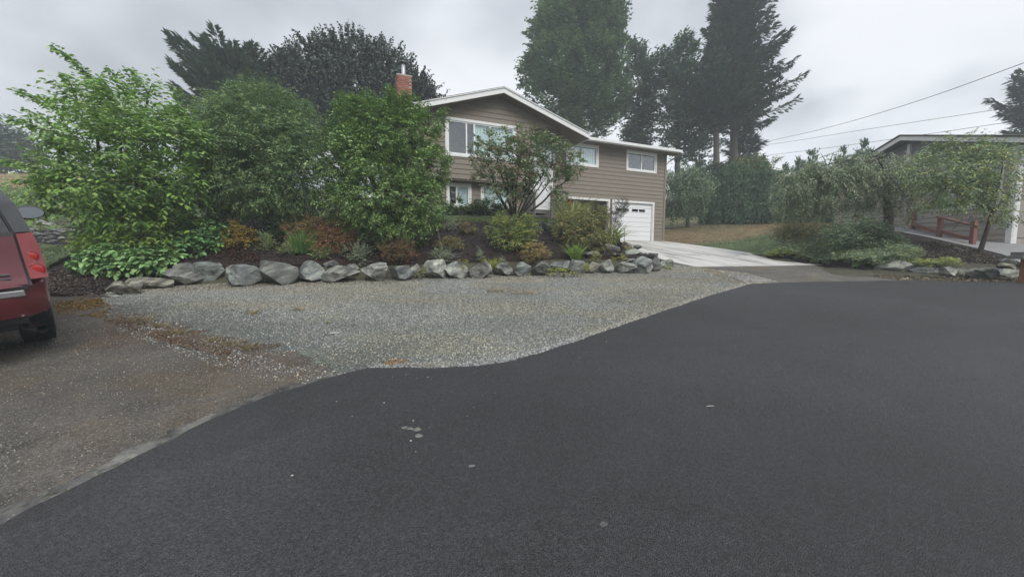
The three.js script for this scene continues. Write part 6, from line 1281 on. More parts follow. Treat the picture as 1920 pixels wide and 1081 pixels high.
// grass blades on the lawns
function turf(name, label, poly, n, hgt, tintf, seed, lift) {
  const r = rng(seed), L = new Leaves(), xs = poly.map((p) => p[0]), zs = poly.map((p) => p[1]), x0 = Math.min(...xs), x1 = Math.max(...xs), z0 = Math.min(...zs), z1 = Math.max(...zs);
  for (let i = 0, k = 0; k < n && i < n * 8; i++) {
    const x = lerp(x0, x1, r()), z = lerp(z0, z1, r()); if (!inside(poly, x, z)) continue; k++;
    const y = height(x, z) + lift, c = tintf(x, z);
    for (let j = 0; j < 3; j++) { const a = r() * 6.28, h = hgt * (0.5 + 0.8 * r()), w = 0.010 + 0.012 * r(), v = 0.9 + 0.6 * r(), lx = Math.cos(a) * h * 0.5, lz = Math.sin(a) * h * 0.5, ox = (r() - 0.5) * 0.05, oz = (r() - 0.5) * 0.05; L.leaf(x + ox, y, z + oz, lx, h, lz, -Math.sin(a), 0, Math.cos(a), 1, w, c[0] * v, c[1] * v, c[2] * v, 0.4, 0.05); }
  }
  return single(name, L.geo(), M.leaf, label, 'grass', null, 'stuff');
}
const stripPoly = [...lawnEdge, ...lawnEdge.slice().reverse().map(([x, z]) => [x * 1.02, z - 0.55])];
turf('grass_edge', 'short green grass along the lawn edge above the bed', stripPoly, 6500, 0.07, (x, z) => { const t = 0.85 + 0.3 * fbm(x * 3, z * 3, 3, 263); return [0.20 * t, 0.245 * t, 0.085 * t]; }, 160, 0.05);
turf('side_grass', 'patchy green and brown grass of the side lawn', sidePoly.map(([x, z]) => [x, Math.max(z, -27)]), 16000, 0.055, sideTint, 161, 0.02);
turf('left_grass', 'short grass of the lawn beyond the car', leftLawnPoly.filter(([x]) => x > -30), 9000, 0.06, greenTint(0.58, 0.7, 8), 162, 0.02);

// ------------------------------------------------------------------ gravel, pebbles, litter
function pebbleGeo(seed) {
  const r = rng(seed), g = new THREE.IcosahedronGeometry(1, 0), P = g.attributes.position, m = new Map();
  for (let i = 0; i < P.count; i++) { const k = [P.getX(i), P.getY(i), P.getZ(i)].map((q) => q.toFixed(3)).join(); if (!m.has(k)) m.set(k, 0.7 + 0.5 * r()); const f = m.get(k); P.setXYZ(i, P.getX(i) * f, P.getY(i) * f * 0.75, P.getZ(i) * f); }
  g.computeVertexNormals(); return g;
}
const borderDW2 = []; { const q = R2(borderD); for (let i = 0; i < q.length - 1; i++) for (let k = 0; k < 8; k++) borderDW2.push([lerp(q[i][0], q[i + 1][0], k / 8), lerp(q[i][1], q[i + 1][1], k / 8)]); }
function scatter(name, label, poly, n, size, tones, seed, lift, keep) {
  const r = rng(seed), xs = poly.map((p) => p[0]), zs = poly.map((p) => p[1]), x0 = Math.min(...xs), x1 = Math.max(...xs), z0 = Math.min(...zs), z1 = Math.max(...zs), list = [];
  for (let i = 0; list.length < n && i < n * 20; i++) { const x = lerp(x0, x1, r()), z = lerp(z0, z1, r()); if (inside(poly, x, z) && (!keep || keep(x, z, r))) list.push([x, z]); }
  const m = new THREE.InstancedMesh(pebbleGeo(seed), std(1, 1, 1, 0.9), list.length), q = new THREE.Quaternion(), e = new THREE.Euler(), M4 = new THREE.Matrix4(), c = new THREE.Color();
  list.forEach(([x, z], i) => {
    const s = size * (0.45 + 1.1 * r() * r()), t = tones[Math.floor(r() * tones.length)], v = (0.7 + 0.6 * r()) * (0.75 + 0.5 * fbm(x * 0.8, z * 1.3, 4, 295)), warm = smooth(0.48, 0.66, fbm(x * 0.7 + 3, z * 1.5, 4, 297) + 0.12 * smooth(-7.2, -9.2, z));
    e.set(r() * 6.28, r() * 6.28, r() * 6.28); q.setFromEuler(e);
    M4.compose(V(x, roadH(x, z) + lift + s * 0.3, z), q, V(s, s, s)); m.setMatrixAt(i, M4); c.setRGB(t[0] * v * (1 + 0.10 * warm), t[1] * v * (1 + 0.04 * warm), t[2] * v * (1 - 0.10 * warm)); m.setColorAt(i, c);
  });
  m.name = numbered(name); m.castShadow = m.receiveShadow = true; scene.add(m);
  return tag(m, label, 'gravel', null, 'stuff');
}
const GT = [[0.235, 0.245, 0.232], [0.17, 0.182, 0.178], [0.30, 0.30, 0.272], [0.13, 0.14, 0.14], [0.25, 0.232, 0.19], [0.36, 0.355, 0.33]];
scatter('gravel_stones', 'loose crushed stones covering the gravel strip', gravelPoly, 250000, 0.0095, GT, 170, 0.006, (x, z, r) => { let m = 9; for (const q of borderDW2) m = Math.min(m, Math.hypot(q[0] - x, q[1] - z)); return m > 1.6 || r() < 0.03 + m * 0.62 + 0.5 * (fbm(x * 2, z * 2, 3, 299) - 0.5); });
scatter('gravel_stones', 'pale stones heaped along the edge of the new asphalt', R2([...borderB, [690, 688], [760, 683], [850, 681], [905, 677], [960, 666], [1020, 650], [1100, 625], [1180, 598], [1250, 575], [1320, 553], [1405, 531]]), 7000, 0.015, [[0.29, 0.29, 0.275], [0.23, 0.23, 0.22], [0.17, 0.175, 0.175]], 171, 0.010);
scatter('pavement_stones', 'small stones worked loose on the old pavement', oldPoly.filter(([x, z]) => x > -21), 34000, 0.0058, [[0.20, 0.18, 0.155], [0.15, 0.132, 0.112], [0.28, 0.26, 0.23], [0.12, 0.11, 0.10]], 172, 0.001, (x, z) => x > -8 && z > -8);
scatter('spilled_stones', 'a few stones spilled on the new asphalt', R2([[660, 712], [900, 690], [1000, 668], [1200, 600], [1230, 620], [1000, 720], [800, 860], [600, 800]]), 46, 0.007, [[0.26, 0.26, 0.25], [0.2, 0.2, 0.2]], 173, 0.021, (x, z, r) => r() < 0.5);
scatter('apron_stones', 'small stones along the gravel edge of the apron', R2([[1300, 502], [1345, 508], [1405, 533], [1460, 529], [1400, 512]]), 2500, 0.010, [[0.36, 0.35, 0.33], [0.28, 0.27, 0.25]], 174, 0.006);
scatter('scattered_stones', 'gravel thinning out over the old pavement', R2([...borderD, [650, 712], [560, 722], [470, 705], [400, 685], [300, 650], [220, 622]]), 1500, 0.0088, GT, 175, 0.002, (x, z, r) => { let m = 9; for (const q of borderDW2) m = Math.min(m, Math.hypot(q[0] - x, q[1] - z)); return r() < 0.9 - m * 1.5; });
// leaf and bark litter at the foot of the walls
function litter(name, label, poly, n, H, tones, seed, size = 0.05, gap = -1) {
  const r = rng(seed), L = new Leaves(), xs = poly.map((p) => p[0]), zs = poly.map((p) => p[1]), x0 = Math.min(...xs), x1 = Math.max(...xs), z0 = Math.min(...zs), z1 = Math.max(...zs);
  for (let i = 0, k = 0; k < n && i < n * 20; i++) {
    const x = lerp(x0, x1, r()), z = lerp(z0, z1, r()); if (!inside(poly, x, z) || fbm(x * 2.6 + seed, z * 2.6, 4, 7) < gap + (r() - 0.5) * 0.16) continue; k++;
    const a = r() * 6.28, j = randDir(r), d = unit([Math.cos(a), (r() - 0.5) * 0.7, Math.sin(a)]), s = unit(cross(d, [j[0] * 0.5, 1, j[2] * 0.5])), t = tones[Math.floor(r() * tones.length)], v = 0.7 + 0.6 * r(), q = size * (0.5 + r());
    L.leaf(x, H(x, z) + 0.02 + r() * 0.02, z, d[0], d[1], d[2], s[0], s[1], s[2], q, q * (0.3 + 0.3 * r()), t[0] * v, t[1] * v, t[2] * v, 0.45, 0.2);
  }
  return single(name, L.geo(), M.tint, label, 'litter', null, 'stuff');
}
const BARKT = [[0.13, 0.062, 0.04], [0.09, 0.05, 0.036], [0.17, 0.09, 0.055], [0.06, 0.042, 0.034]];
const MULT = [[0.044, 0.036, 0.033], [0.032, 0.028, 0.027], [0.06, 0.047, 0.041], [0.085, 0.075, 0.068]];
litter('bark_mulch', 'dark bark chips over the planting bed', bedPoly, 26000, (x, z) => Math.max(height(x, z), z > -8.7 ? roadH(x, z) : -9), MULT, 180, 0.05);
litter('red_litter', 'reddish needles and bark along the foot of the rock wall', R2([[300, 548], [430, 543], [520, 540], [600, 536], [700, 534], [800, 530], [900, 528], [1000, 526], [1100, 521], [1180, 519], [1180, 511], [1000, 514], [800, 519], [600, 526], [430, 533], [300, 540]]), 2600, (x, z) => roadH(x, z) - 0.005, [[0.20, 0.12, 0.075], [0.15, 0.10, 0.07], [0.30, 0.24, 0.15], [0.12, 0.085, 0.06]], 181, 0.035);
litter('red_litter', 'red-brown bark spilling down the bed below the golden shrub', A2([[430, 470, 9.9], [480, 468, 9.9], [500, 490, 9.5], [400, 492, 9.4], [330, 500, 9.1], [350, 488, 9.4]]), 1600, height, BARKT, 182, 0.05);
litter('leaf_litter', 'brown and pale dead leaves along the right roadside boulders', R2([[1640, 514], [1700, 519], [1800, 522], [1920, 523], [1920, 531], [1800, 529], [1690, 526], [1640, 520]]), 2400, (x, z) => roadH(x, z) - 0.005, [[0.22, 0.16, 0.10], [0.32, 0.27, 0.19], [0.13, 0.09, 0.06], [0.17, 0.18, 0.09]], 183, 0.05);
litter('mound_litter', 'bark and dead leaves over the soil between the right roadside boulders', A2([[1690, 472, 11.5], [1760, 456, 12.6], [1838, 473, 11.3], [1885, 486, 10.4], [1920, 505, 9.6], [1920, 524, 9.0], [1800, 521, 9.3], [1690, 516, 9.7], [1640, 512, 10]]), 7000, moundH, [[0.12, 0.09, 0.07], [0.07, 0.055, 0.048], [0.22, 0.18, 0.14], [0.13, 0.14, 0.075], [0.05, 0.042, 0.04]], 185, 0.055);
litter('brown_litter', 'dark brown litter around the tan boulders at the end of the bed', R2([[60, 556], [60, 530], [130, 520], [200, 528], [200, 548], [190, 558], [120, 557]]), 2600, (x, z) => Math.max(height(x, z), roadH(x, z)), [[0.12, 0.085, 0.07], [0.08, 0.06, 0.05], [0.20, 0.16, 0.13]], 184, 0.05);
// orange moss and dry tufts along the border of the old pavement
{
  const mossy = (name, label, poly, n, tones, seed, size) => litter(name, label, R2(poly), n, (x, z) => roadH(x, z) - 0.018, tones, seed, size, 0.46);
  mossy('moss_patch', 'golden-orange moss on the old pavement beside the tyre', [[100, 556], [190, 560], [208, 575], [190, 596], [140, 592], [105, 588]], 3800, [[0.27, 0.15, 0.03], [0.20, 0.12, 0.03], [0.15, 0.085, 0.03], [0.22, 0.17, 0.05]], 190, 0.026);
  mossy('moss_patch', 'dark red-brown moss line along the gravel edge', [[205, 575], [235, 598], [300, 614], [370, 642], [440, 660], [420, 668], [330, 650], [250, 622], [190, 600]], 3000, [[0.13, 0.07, 0.035], [0.10, 0.06, 0.035], [0.17, 0.09, 0.04]], 191, 0.022);
  mossy('moss_patch', 'small orange moss spot near the left border of the picture', [[0, 872], [38, 868], [42, 878], [0, 888]], 500, [[0.33, 0.19, 0.06], [0.26, 0.16, 0.06]], 192, 0.012);
  mossy('moss_patch', 'orange needle patch on the gravel by the new asphalt', [[716, 680], [740, 675], [764, 678], [760, 686], [725, 687]], 420, [[0.36, 0.20, 0.08], [0.28, 0.18, 0.09]], 193, 0.02);
  mossy('dry_litter', 'straw-coloured patches on the gravel near the driveway', [[1310, 505], [1345, 508], [1400, 532], [1375, 530]], 900, [[0.42, 0.33, 0.19], [0.34, 0.27, 0.17]], 194, 0.03);
  const tufts = [[262, 603, 44], [300, 614, 30], [330, 626, 26], [402, 640, 22], [430, 649, 30], [466, 654, 24], [470, 590, 20], [930, 548, 34], [985, 552, 44], [560, 583, 16]];
  const say = ['wispy straw tuft at the gravel edge nearest the moss patch', 'straw tuft second from the moss patch along the gravel edge', 'straw tuft third from the moss patch along the gravel edge', 'straw tuft standing above the dark moss line', 'wide straw tuft near the end of the moss line', 'last straw tuft at the corner of gravel and old pavement', 'faint dry tuft alone on the gravel left of centre', 'left straw tuft on the gravel below the golden grass clump', 'right straw tuft on the gravel below the small orange shrub', 'tiny dry tuft on the gravel below the iris clump'];
  tufts.forEach(([px, py, w], i) => {
    const b = onRoad(px, py), d = -b.z, k = d / FOCAL, r = rng(200 + i), L = new Leaves(), n = 24 + w * 2;
    for (let j = 0; j < n; j++) { const a = r() * 6.28, h = 0.05 + 0.10 * r(), x = (r() - 0.5) * w * k, z = (r() - 0.5) * 0.12, v = 0.75 + 0.5 * r(), s = r() * 3.14; L.blade([0, 1, 2, 3].map((q) => [x + Math.cos(a) * h * (q / 3) * 0.9, h * (q / 3) * (1 - 0.4 * q / 3), z + Math.sin(a) * h * (q / 3) * 0.9]), 0.008, 0.50 * v, 0.42 * v, 0.26 * v, Math.cos(s), Math.sin(s)); }
    const t = single('straw_tuft', L.geo(), M.leaf, say[i], 'dry grass', 'dry tufts in the gravel'); t.position.set(b.x, b.y + 0.006, b.z);
  });
}
// spills and small finds on the new asphalt
{
  const blob = (name, label, cat, px, py, w, h, rot, seed, c, bits) => {
    const b = onRoad(px, py), k = -b.z / FOCAL, r = rng(seed), P = [];
    for (const [ox, oy, sx, sy] of bits ?? [[0, 0, 1, 1]]) { const pts = []; for (let i = 0; i < 26; i++) { const a = i / 26 * 6.283, q = 0.75 + 0.45 * vnoise(Math.cos(a) * 1.6 + seed, Math.sin(a) * 1.6, seed); pts.push(new THREE.Vector2((ox + Math.cos(a) * q * sx) * w / 2 * k, (oy + Math.sin(a) * q * sy) * h / 2 * k * (-b.z / 1.5))); } const g = new THREE.ExtrudeGeometry(new THREE.Shape(pts), { depth: 0.0015, bevelEnabled: false }); g.rotateX(-Math.PI / 2); g.rotateY(rot); P.push(boxUV(g)); }
    const t = single(name, merge(P), std(...c, 0.9, { map: speckMap, bumpMap: asphaltBump, bumpScale: 0.003 }), label, cat); t.position.set(b.x, b.y + 0.0205, b.z); t.rotation.x = Math.atan(SLOPE);
  };
  blob('cement_splash', 'elongated pale cement splash on the new asphalt', 'cement splash', 771, 808, 40, 8, -0.12, 210, [0.15, 0.145, 0.125], [[-0.65, 0.15, 0.4, 0.6], [-0.1, -0.1, 0.55, 0.5], [0.62, -0.25, 0.38, 0.9]]);
  blob('cement_splash', 'oval cement splash just below the elongated one', 'cement splash', 785, 822, 15, 8, 0.4, 211, [0.15, 0.148, 0.142]);
  blob('cement_splash', 'small grey splash low in the middle of the road', 'cement splash', 885, 879, 13, 5, 0.2, 212, [0.14, 0.14, 0.145]);
  blob('cement_splash', 'faint round mark near the bottom centre of the road', 'cement splash', 1132, 989, 18, 12, 0.2, 213, [0.075, 0.077, 0.076]);
  const stone = (px, py, s, label, i) => { const b = onRoad(px, py), m = single('pebble', pebbleGeo(220 + i), std(0.42, 0.41, 0.38, 0.9), label, 'pebble'); m.scale.setScalar(s); m.position.set(b.x, b.y + 0.02 + s * 0.5, b.z); m.rotation.y = i; };
  stone(770, 832, 0.008, 'small pale pebble just below the two cement splashes', 1); stone(548, 898, 0.009, 'pebble on the lower left part of the new asphalt', 2); stone(720, 760, 0.008, 'white pebble on the asphalt left of the cement splashes', 3);
  const b = onRoad(1332, 767), g = tubeGeo([V(-0.035, 0, 0.004), V(0, 0.004, 0), V(0.035, 0, -0.008)], [0.004, 0.005, 0.003], 6); const tw = single('twig', g, std(0.30, 0.27, 0.24), 'short pale twig lying on the right half of the asphalt', 'twig'); tw.position.set(b.x, b.y + 0.025, b.z);
  const lf = new Leaves(); lf.leaf(-0.04, 0, 0, 1, 0.05, 0, 0, 0, 1, 0.07, 0.035, 0.28, 0.33, 0.06); const lm = single('fallen_leaf', lf.geo(), M.leaf, 'yellow-green fallen leaf on the gravel', 'leaf'), lb = onRoad(617, 607); lm.position.set(lb.x, lb.y + 0.03, lb.z); lm.scale.setScalar(1.6);
  const sb = onRoad(627, 628), st = single('stick', tubeGeo([V(-0.06, 0, 0), V(0.06, 0.003, -0.01)], [0.006, 0.005], 6), std(0.6, 0.6, 0.58), 'short white stick on the gravel', 'stick'); st.position.set(sb.x, sb.y + 0.03, sb.z);
  const cb = onRoad(205, 557), ch = single('broken_slab', rockGeo(rng(230), 0.5, 0.07, 0.12, 9, 0.03), ROCKM.pale, 'thin pale slab piece lying at the end of the rock wall', 'stone'); ch.position.set(cb.x, cb.y + 0.03, cb.z); ch.rotation.y = -0.3;
}
{ // red flowers tied to the porch railing
  const q = houseAt(6.85, 4.08, 1.27), L = new Leaves(), r = rng(240), t = thing('red_ribbon', 'small bright red bow tied to the porch railing', 'ribbon', [q.x, q.y, q.z]);
  for (let i = 0; i < 16; i++) { const d = randDir(r), s = unit(cross(d, randDir(r))); L.leaf(0, 0, 0, d[0], d[1] * 0.8, d[2], s[0], s[1], s[2], 0.2, 0.075, 0.55, 0.035, 0.03); }
  part('loops', L.geo(), M.tint, t); part('knot', boxUV(new THREE.SphereGeometry(0.04, 10, 8)), std(0.5, 0.03, 0.03), t);
}
{ // thin marker stake by the driveway
  const b = groundAt(1171, 452, 13.0), e = at(1171, 428, 13.0).sub(b), t = single('marker_stake', tubeGeo([V(0, -0.1, 0), V(e.x, e.y, e.z)], [0.008, 0.008], 6), M.darkMetal, 'thin dark stake standing in front of the white garage door', 'stake'); t.position.copy(b);
}
// ------------------------------------------------------------------ overhead wires, street lamp
[[[1360, 282, 36], [1420, 269, 30], [1560, 237, 22], [1740, 183, 16], [1990, 92, 11.5], 'highest overhead wire, steepest as it rises to the right'], [[1240, 287, 44], [1430, 272, 32], [1620, 243, 24], [1920, 197, 17], [2100, 165, 14], 'middle overhead wire crossing to the right edge'], [[1360, 298, 36], [1430, 292, 31], [1620, 268, 24], [1910, 226, 17], [2100, 196, 14], 'lowest overhead wire running behind the neighbouring roof']].forEach((w, i) => {
  const c = new THREE.CatmullRomCurve3(w.slice(0, 5).map((p) => at(...p)));
  single('overhead_wire', tubeGeo(c.getPoints(40), 0.011, 5, false), M.wire, w[5], 'overhead wire', 'overhead wires');
});
{
  const b = groundAt(1615, 330, 34), t = thing('street_lamp', 'distant street lamp with a curved arm above the weeping tree', 'street lamp', [b.x, b.y, b.z]), g = (x, y) => at(x, y, 34).sub(b);
  part('pole', tubeGeo([V(0, -0.3, 0), g(1615, 296)], [0.11, 0.08], 8), M.steel, t);
  part('arm', tubeGeo([g(1615, 298), g(1617, 288), g(1623, 283), g(1629, 281)], [0.06, 0.05, 0.045, 0.04], 6), M.steel, t);
  const h = new THREE.SphereGeometry(0.25, 12, 8); h.scale(1.3, 0.45, 0.6); const q = g(1631, 281.5); h.translate(q.x, q.y, q.z); part('lamp_head', boxUV(h), M.darkMetal, t);
}
// ------------------------------------------------------------------ the red car
{
  // own frame: +x right side, -z heading, origin on the ground under the rear axle
  const t = thing('red_suv', 'dark red sport utility vehicle seen from behind, cut by the left edge', 'car');
  t.rotation.order = 'YXZ';
  t.position.set(-6.44, 0.552, -4.06); t.rotation.set(0.115, 0.9615, 0.115);
  // body: rings of points round the section at stations along z
  const ring = (z, w, y0, belt, top, tw, r = 1) => { // half section from bottom centre to top centre
    const P = [[0, y0], [w * 0.80, y0], [w * 0.94, y0 + 0.06], [w * 0.985, y0 + 0.2], [w, (y0 + belt) / 2 + 0.05], [w * 0.995, belt - 0.12], [w * 0.975, belt], [lerp(w * 0.955, tw, 0.33), lerp(belt, top, 0.33)], [lerp(w * 0.94, tw, 0.72), lerp(belt, top, 0.70)], [tw * 0.97, top - 0.07], [tw * 0.8, top - 0.015], [0, top]];
    return P.map(([x, y]) => [x, y, z]);
  };
  const st = [[0.99, 0.86, 0.46, 0.72, 0.78, 0.78], [0.985, 0.93, 0.42, 0.82, 0.93, 0.82], [0.93, 0.965, 0.40, 1.12, 1.29, 0.86], [0.86, 0.985, 0.38, 1.18, 1.56, 0.82], [0.74, 0.995, 0.36, 1.2, 1.82, 0.77], [0.5, 1.0, 0.34, 1.21, 1.90, 0.755], [0.0, 1.0, 0.33, 1.215, 1.92, 0.755], [-1.0, 1.0, 0.32, 1.2, 1.92, 0.76], [-1.9, 1.0, 0.32, 1.17, 1.87, 0.75], [-2.35, 0.995, 0.32, 1.14, 1.62, 0.78], [-2.75, 0.99, 0.32, 1.11, 1.24, 0.86], [-3.3, 0.97, 0.34, 1.05, 1.16, 0.84], [-3.72, 0.93, 0.38, 0.95, 1.08, 0.80], [-3.92, 0.86, 0.45, 0.80, 0.92, 0.74]].map(([z, w, y0, b, tp, tw]) => ring(z, w, y0, b, tp, tw));
  const p = [], idx = [], full = st.map((h) => [...h, ...h.slice(1, -1).reverse().map(([x, y, z]) => [-x, y, z])]), n = full[0].length;
  full.forEach((f) => f.forEach((q) => p.push(...q)));
  for (let i = 0; i < full.length - 1; i++) for (let k = 0; k < n; k++) { const a = i * n + k, b = i * n + (k + 1) % n, c = a + n, d = b + n; idx.push(a, b, c, c, b, d); }
  for (const i of [0, full.length - 1]) { const c = p.length / 3, m = full[i].reduce((s, q) => [s[0] + q[0] / n, s[1] + q[1] / n, s[2] + q[2] / n], [0, 0, 0]); p.push(...m); for (let k = 0; k < n; k++) { const a = i * n + k, b = i * n + (k + 1) % n; i ? idx.push(c, a, b) : idx.push(c, b, a); } }
  let g = new THREE.BufferGeometry(); g.setAttribute('position', new THREE.Float32BufferAttribute(p, 3)); g.setIndex(idx); g.computeVertexNormals();
  g.setAttribute('uv', new THREE.Float32BufferAttribute(new Float32Array(p.length / 3 * 2), 2));
  const ev = new Evaluator(); ev.useGroups = false; ev.attributes = ['position', 'normal', 'uv'];
  let body = new Brush(g); body.updateMatrixWorld();
  for (const z of [0, -2.946]) for (const s of [-1, 1]) { const c = new THREE.CylinderGeometry(0.47, 0.47, 0.5, 28); c.rotateZ(Math.PI / 2); const b = new Brush(c); b.position.set(s * 0.9, 0.34, z); b.updateMatrixWorld(); body = ev.evaluate(body, b, SUBTRACTION); }
  part('body', toCreasedNormals(body.geometry, 0.7), M.paint, t);
  part('underbody', merge([box(-0.7, 0.7, 0.3, 0.5, -3.7, 0.95), box(-0.62, 0.62, 0.32, 0.46, -0.1, 0.1)]), M.blackPlastic, t);
  part('wheel_arch_liner', merge([0, -2.946].flatMap((z) => [-1, 1].map((s) => box(s > 0 ? 0.62 : -0.66, s > 0 ? 0.66 : -0.62, 0.3, 0.85, z - 0.5, z + 0.5)))), M.blackPlastic, t);
  // panels laid a few millimetres proud of the body along its own surface
  const surf = (x, y) => { // z of the rear surface at x, y
    const rows = [[0.46, 1.20], [0.80, 1.205], [0.93, 1.15], [1.02, 1.12], [1.30, 1.08], [1.62, 0.98], [1.84, 0.88], [1.92, 0.7]]; let z = rows[0][1];
    for (let i = 0; i < rows.length - 1; i++) if (y >= rows[i][0]) z = lerp(rows[i][1], rows[i + 1][1], Math.min(1, (y - rows[i][0]) / (rows[i + 1][0] - rows[i][0])));
    const ax = Math.abs(x); return z - 0.10 * Math.pow(Math.max(0, ax - 0.55) / 0.45, 2) * (y > 0.85 ? 1 : 0.8);
  };
  const panel = (outline, off, nx = 10, ny = 8) => { // outline [[xl,xr,y], ...] rows from bottom to top
    const pp = [], ii = [];
    for (let j = 0; j <= ny; j++) { const f = j / ny * (outline.length - 1), k = Math.min(outline.length - 2, Math.floor(f)), u = f - k, xl = lerp(outline[k][0], outline[k + 1][0], u), xr = lerp(outline[k][1], outline[k + 1][1], u), y = lerp(outline[k][2], outline[k + 1][2], u); for (let i = 0; i <= nx; i++) { const x = lerp(xl, xr, i / nx); pp.push(x, y, surf(x, y) + off); } }
    for (let j = 0; j < ny; j++) for (let i = 0; i < nx; i++) { const a = j * (nx + 1) + i; ii.push(a, a + 1, a + nx + 1, a + nx + 1, a + 1, a + nx + 2); }
    // close the rim back into the body
    const rim = []; for (let i = 0; i <= nx; i++) rim.push(i); for (let j = 1; j <= ny; j++) rim.push(j * (nx + 1) + nx); for (let i = nx - 1; i >= 0; i--) rim.push(ny * (nx + 1) + i); for (let j = ny - 1; j >= 0; j--) rim.push(j * (nx + 1));
    for (let k = 0; k < rim.length - 1; k++) { const a = rim[k], b = rim[k + 1], c = pp.length / 3; pp.push(pp[a * 3], pp[a * 3 + 1], pp[a * 3 + 2], pp[b * 3], pp[b * 3 + 1], pp[b * 3 + 2], pp[a * 3], pp[a * 3 + 1], pp[a * 3 + 2] - 0.16, pp[b * 3], pp[b * 3 + 1], pp[b * 3 + 2] - 0.16); ii.push(c, c + 2, c + 1, c + 1, c + 2, c + 3); }
    const q = new THREE.BufferGeometry(); q.setAttribute('position', new THREE.Float32BufferAttribute(pp, 3)); q.setIndex(ii); return toCreasedNormals(q, 0.6);
  };
  const gate = part('liftgate', panel([[-0.835, 0.835, 0.80], [-0.835, 0.835, 0.95], [-0.83, 0.83, 1.31]], 0.03), M.paint, t);
  part('rear_window', panel([[-0.82, 0.82, 1.325], [-0.765, 0.765, 1.6], [-0.68, 0.68, 1.83]], 0.028), M.carGlass, t);
  part('window_trim', panel([[-0.832, 0.832, 1.30], [-0.828, 0.828, 1.335]], 0.034, 10, 2), M.blackPlastic, gate);
  for (const s of [-1, 1]) {
    const o = (rows) => rows.map(([a, b, y]) => (s > 0 ? [a, b, y] : [-b, -a, y]));
    part('pillar_glass', panel(o([[0.845, 0.958, 1.33], [0.79, 0.905, 1.6], [0.705, 0.81, 1.82]]), 0.02), M.carGlass, t);
    part('gate_seam', panel(o([[0.83, 0.862, 0.80], [0.83, 0.858, 1.0], [0.826, 0.853, 1.33], [0.772, 0.795, 1.6], [0.69, 0.71, 1.83]]), 0.012), M.blackPlastic, t);
    const tl = part('taillight', panel(o([[0.86, 0.985, 0.86], [0.855, 0.988, 1.0], [0.852, 0.978, 1.2], [0.85, 0.957, 1.32]]), 0.035), M.lens, t);
    for (const [y, rx, ry, m] of [[0.945, 0.054, 0.06, M.lensBright], [1.08, 0.046, 0.05, M.lensBright]]) { const e = new THREE.SphereGeometry(1, 20, 12); e.scale(rx, ry, 0.014); e.translate(s * (y < 1 ? 0.922 : 0.912), y, surf(0.92, y) + 0.03); part('lamp_lens', boxUV(e), m, tl); const rg = new THREE.TorusGeometry(1, 0.09, 6, 24); rg.scale(rx, ry, 0.06); rg.translate(s * (y < 1 ? 0.922 : 0.912), y, surf(0.92, y) + 0.037); part('lamp_ring', boxUV(rg), M.lens, tl); }
    part('side_glass', merge([[1.0, 0.35, 0.78, 0.14], [0.12, -0.95, -0.95, 0.12], [-1.02, -2.25, -1.95, -1.02]].map(([za, zb, zc, zd]) => {
      const q = new THREE.BufferGeometry(), X = (y) => s * (lerp(0.975, 0.775, smooth(1.2, 1.85, y)) + 0.018), V4 = za === 1.0 ? [[X(1.27), 1.27, 0.9], [X(1.27), 1.27, 0.2], [X(1.76), 1.76, 0.2], [X(1.76), 1.76, 0.72]] : [[X(1.25), 1.25, za], [X(1.25), 1.25, zb], [X(1.76), 1.76, zc], [X(1.76), 1.76, zd]];
      q.setAttribute('position', new THREE.Float32BufferAttribute(V4.flat(), 3)); q.setAttribute('uv', new THREE.Float32BufferAttribute([0, 0, 1, 0, 1, 1, 0, 1], 2)); q.setIndex([0, 1, 2, 0, 2, 3]); q.computeVertexNormals(); return q;
    })), M.carGlass, t);
    const hd = new RoundedBoxGeometry(0.3, 0.22, 0.12, 2, 0.04); hd.translate(s * 0.68, 0.86, -3.86); part('headlight', boxUV(hd), M.metal, t);
    // door mirror
    const mh = new THREE.SphereGeometry(1, 28, 16); mh.scale(0.165, 0.105, 0.085); mh.translate(s * 1.17, 1.36, -2.16);
    const mir = part('mirror', merge([boxUV(mh), box(s > 0 ? 0.9 : -1.12, s > 0 ? 1.12 : -0.9, 1.24, 1.31, -2.18, -2.12, 0.02)]), M.blackPlastic, t);
    const mg = new THREE.CylinderGeometry(1, 1, 0.01, 32); mg.rotateX(Math.PI / 2); mg.scale(0.142, 0.086, 1); mg.rotateX(-0.16); mg.rotateY(-s * 0.1); mg.translate(s * 1.172, 1.362, -2.045); part('mirror_glass', boxUV(mg), M.mirrorGlass, mir);
  }
  // rear bumper: body colour, with a ledge and a step pad
  const bump = (() => { const P = []; const prof = [[0.44, 1.02], [0.47, 1.17], [0.60, 1.215], [0.72, 1.215], [0.80, 1.20], [0.855, 1.13], [0.856, 0.95]]; const pp = [], ii = []; const nx = 28; prof.forEach(([y, z]) => { for (let i = 0; i <= nx; i++) { const x = lerp(-0.945, 0.945, i / nx), ax = Math.abs(x); pp.push(x, y + (y < 0.5 ? 0.03 * Math.pow(ax, 4) : 0), z - 0.17 * Math.pow(Math.max(0, ax - 0.6) / 0.345, 2.5)); } }); for (let j = 0; j < prof.length - 1; j++) for (let i = 0; i < nx; i++) { const a = j * (nx + 1) + i; ii.push(a, a + 1, a + nx + 1, a + nx + 1, a + 1, a + nx + 2); } const q = new THREE.BufferGeometry(); q.setAttribute('position', new THREE.Float32BufferAttribute(pp, 3)); q.setIndex(ii); return toCreasedNormals(q, 0.45); })();
  const bm = part('bumper', bump, M.paint, t);
  part('step_pad', box(-0.80, 0.80, 0.70, 0.765, 1.1, 1.222, 0.012), M.steel, bm);
  part('step_gap', box(-0.83, 0.83, 0.770, 0.82, 1.1, 1.207), M.blackPlastic, bm);
  part('valance', box(-0.78, 0.78, 0.38, 0.46, 0.90, 1.06, 0.02), M.blackPlastic, bm);
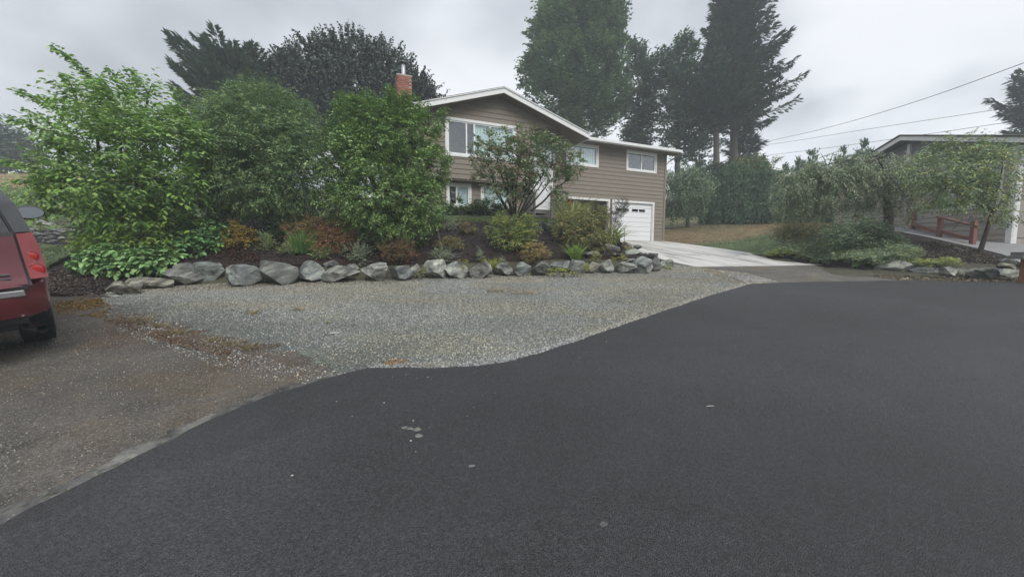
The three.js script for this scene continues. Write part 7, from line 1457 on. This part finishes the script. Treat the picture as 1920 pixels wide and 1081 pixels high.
  part('emblem', merge([box(0.60, 0.74, 0.925, 0.94, 1.17, 1.20), box(0.60, 0.74, 0.885, 0.90, 1.17, 1.20), box(0.58, 0.596, 0.885, 0.94, 1.17, 1.20)]), M.chrome, t);
  // exhaust
  const ex = new THREE.CylinderGeometry(0.042, 0.042, 0.26, 20, 1, true); ex.rotateX(Math.PI / 2); ex.rotateY(0.35); ex.translate(0.80, 0.335, 1.12); const ex2 = new THREE.CylinderGeometry(0.036, 0.036, 0.26, 20, 1, true); ex2.rotateX(Math.PI / 2); ex2.rotateY(0.35); ex2.translate(0.80, 0.335, 1.119);
  const tip = part('exhaust_tip', merge([boxUV(ex)]), M.chrome, t); part('tip_lining', boxUV(ex2), M.blackPlastic, tip);
  part('exhaust_pipe', tubeGeo([V(0.755, 0.335, 1.0), V(0.6, 0.43, 0.7), V(0.3, 0.42, 0.55), V(-0.2, 0.4, 0.5)], 0.032, 8), M.darkMetal, t);
  // wheels with tread blocks
  const prof = [[0.19, -0.1], [0.25, -0.132], [0.33, -0.14], [0.385, -0.126], [0.398, -0.10], [0.400, 0], [0.398, 0.10], [0.385, 0.126], [0.33, 0.14], [0.25, 0.132], [0.19, 0.1]].map(([r, y]) => new THREE.Vector2(r, y));
  const tyreG = new THREE.LatheGeometry(prof, 48); tyreG.rotateZ(Math.PI / 2);
  const treads = []; for (let i = 0; i < 64; i++) for (const [x, w, o] of [[-0.103, 0.042, 0], [-0.05, 0.04, 0.5], [0, 0.038, 0], [0.05, 0.04, 0.5], [0.103, 0.042, 0]]) { const b = box(x - w / 2, x + w / 2, 0.396, 0.409, -0.0145, 0.0145); b.rotateX((i + o) / 64 * 6.2832); treads.push(b); }
  const treadG = merge(treads), rimG = (() => { const L = [boxUV(new THREE.CylinderGeometry(0.05, 0.05, 0.03, 16).rotateZ(Math.PI / 2).translate(0.07, 0, 0)), boxUV(new THREE.LatheGeometry([[0.235, -0.11], [0.2, -0.10], [0.19, 0.07], [0.215, 0.10], [0.24, 0.115]].map(([r, y]) => new THREE.Vector2(r, y)), 32).rotateZ(-Math.PI / 2))]; for (let i = 0; i < 6; i++) { const b = box(0.05, 0.085, 0.03, 0.22, -0.03, 0.03, 0.01); b.rotateX(i * 1.0472); L.push(b); } return merge(L); })();
  for (const z of [0, -2.946]) for (const s of [1, -1]) {
    const w = part('wheel', boxUV(tyreG.clone()), M.rubber, t); w.position.set(s * 0.855, 0.315, z); if (s < 0) w.rotation.y = Math.PI;
    part('tyre_tread', treadG, M.rubber, w); part('rim', rimG, M.steel, w);
  }
}

renderer.render(scene, camera);
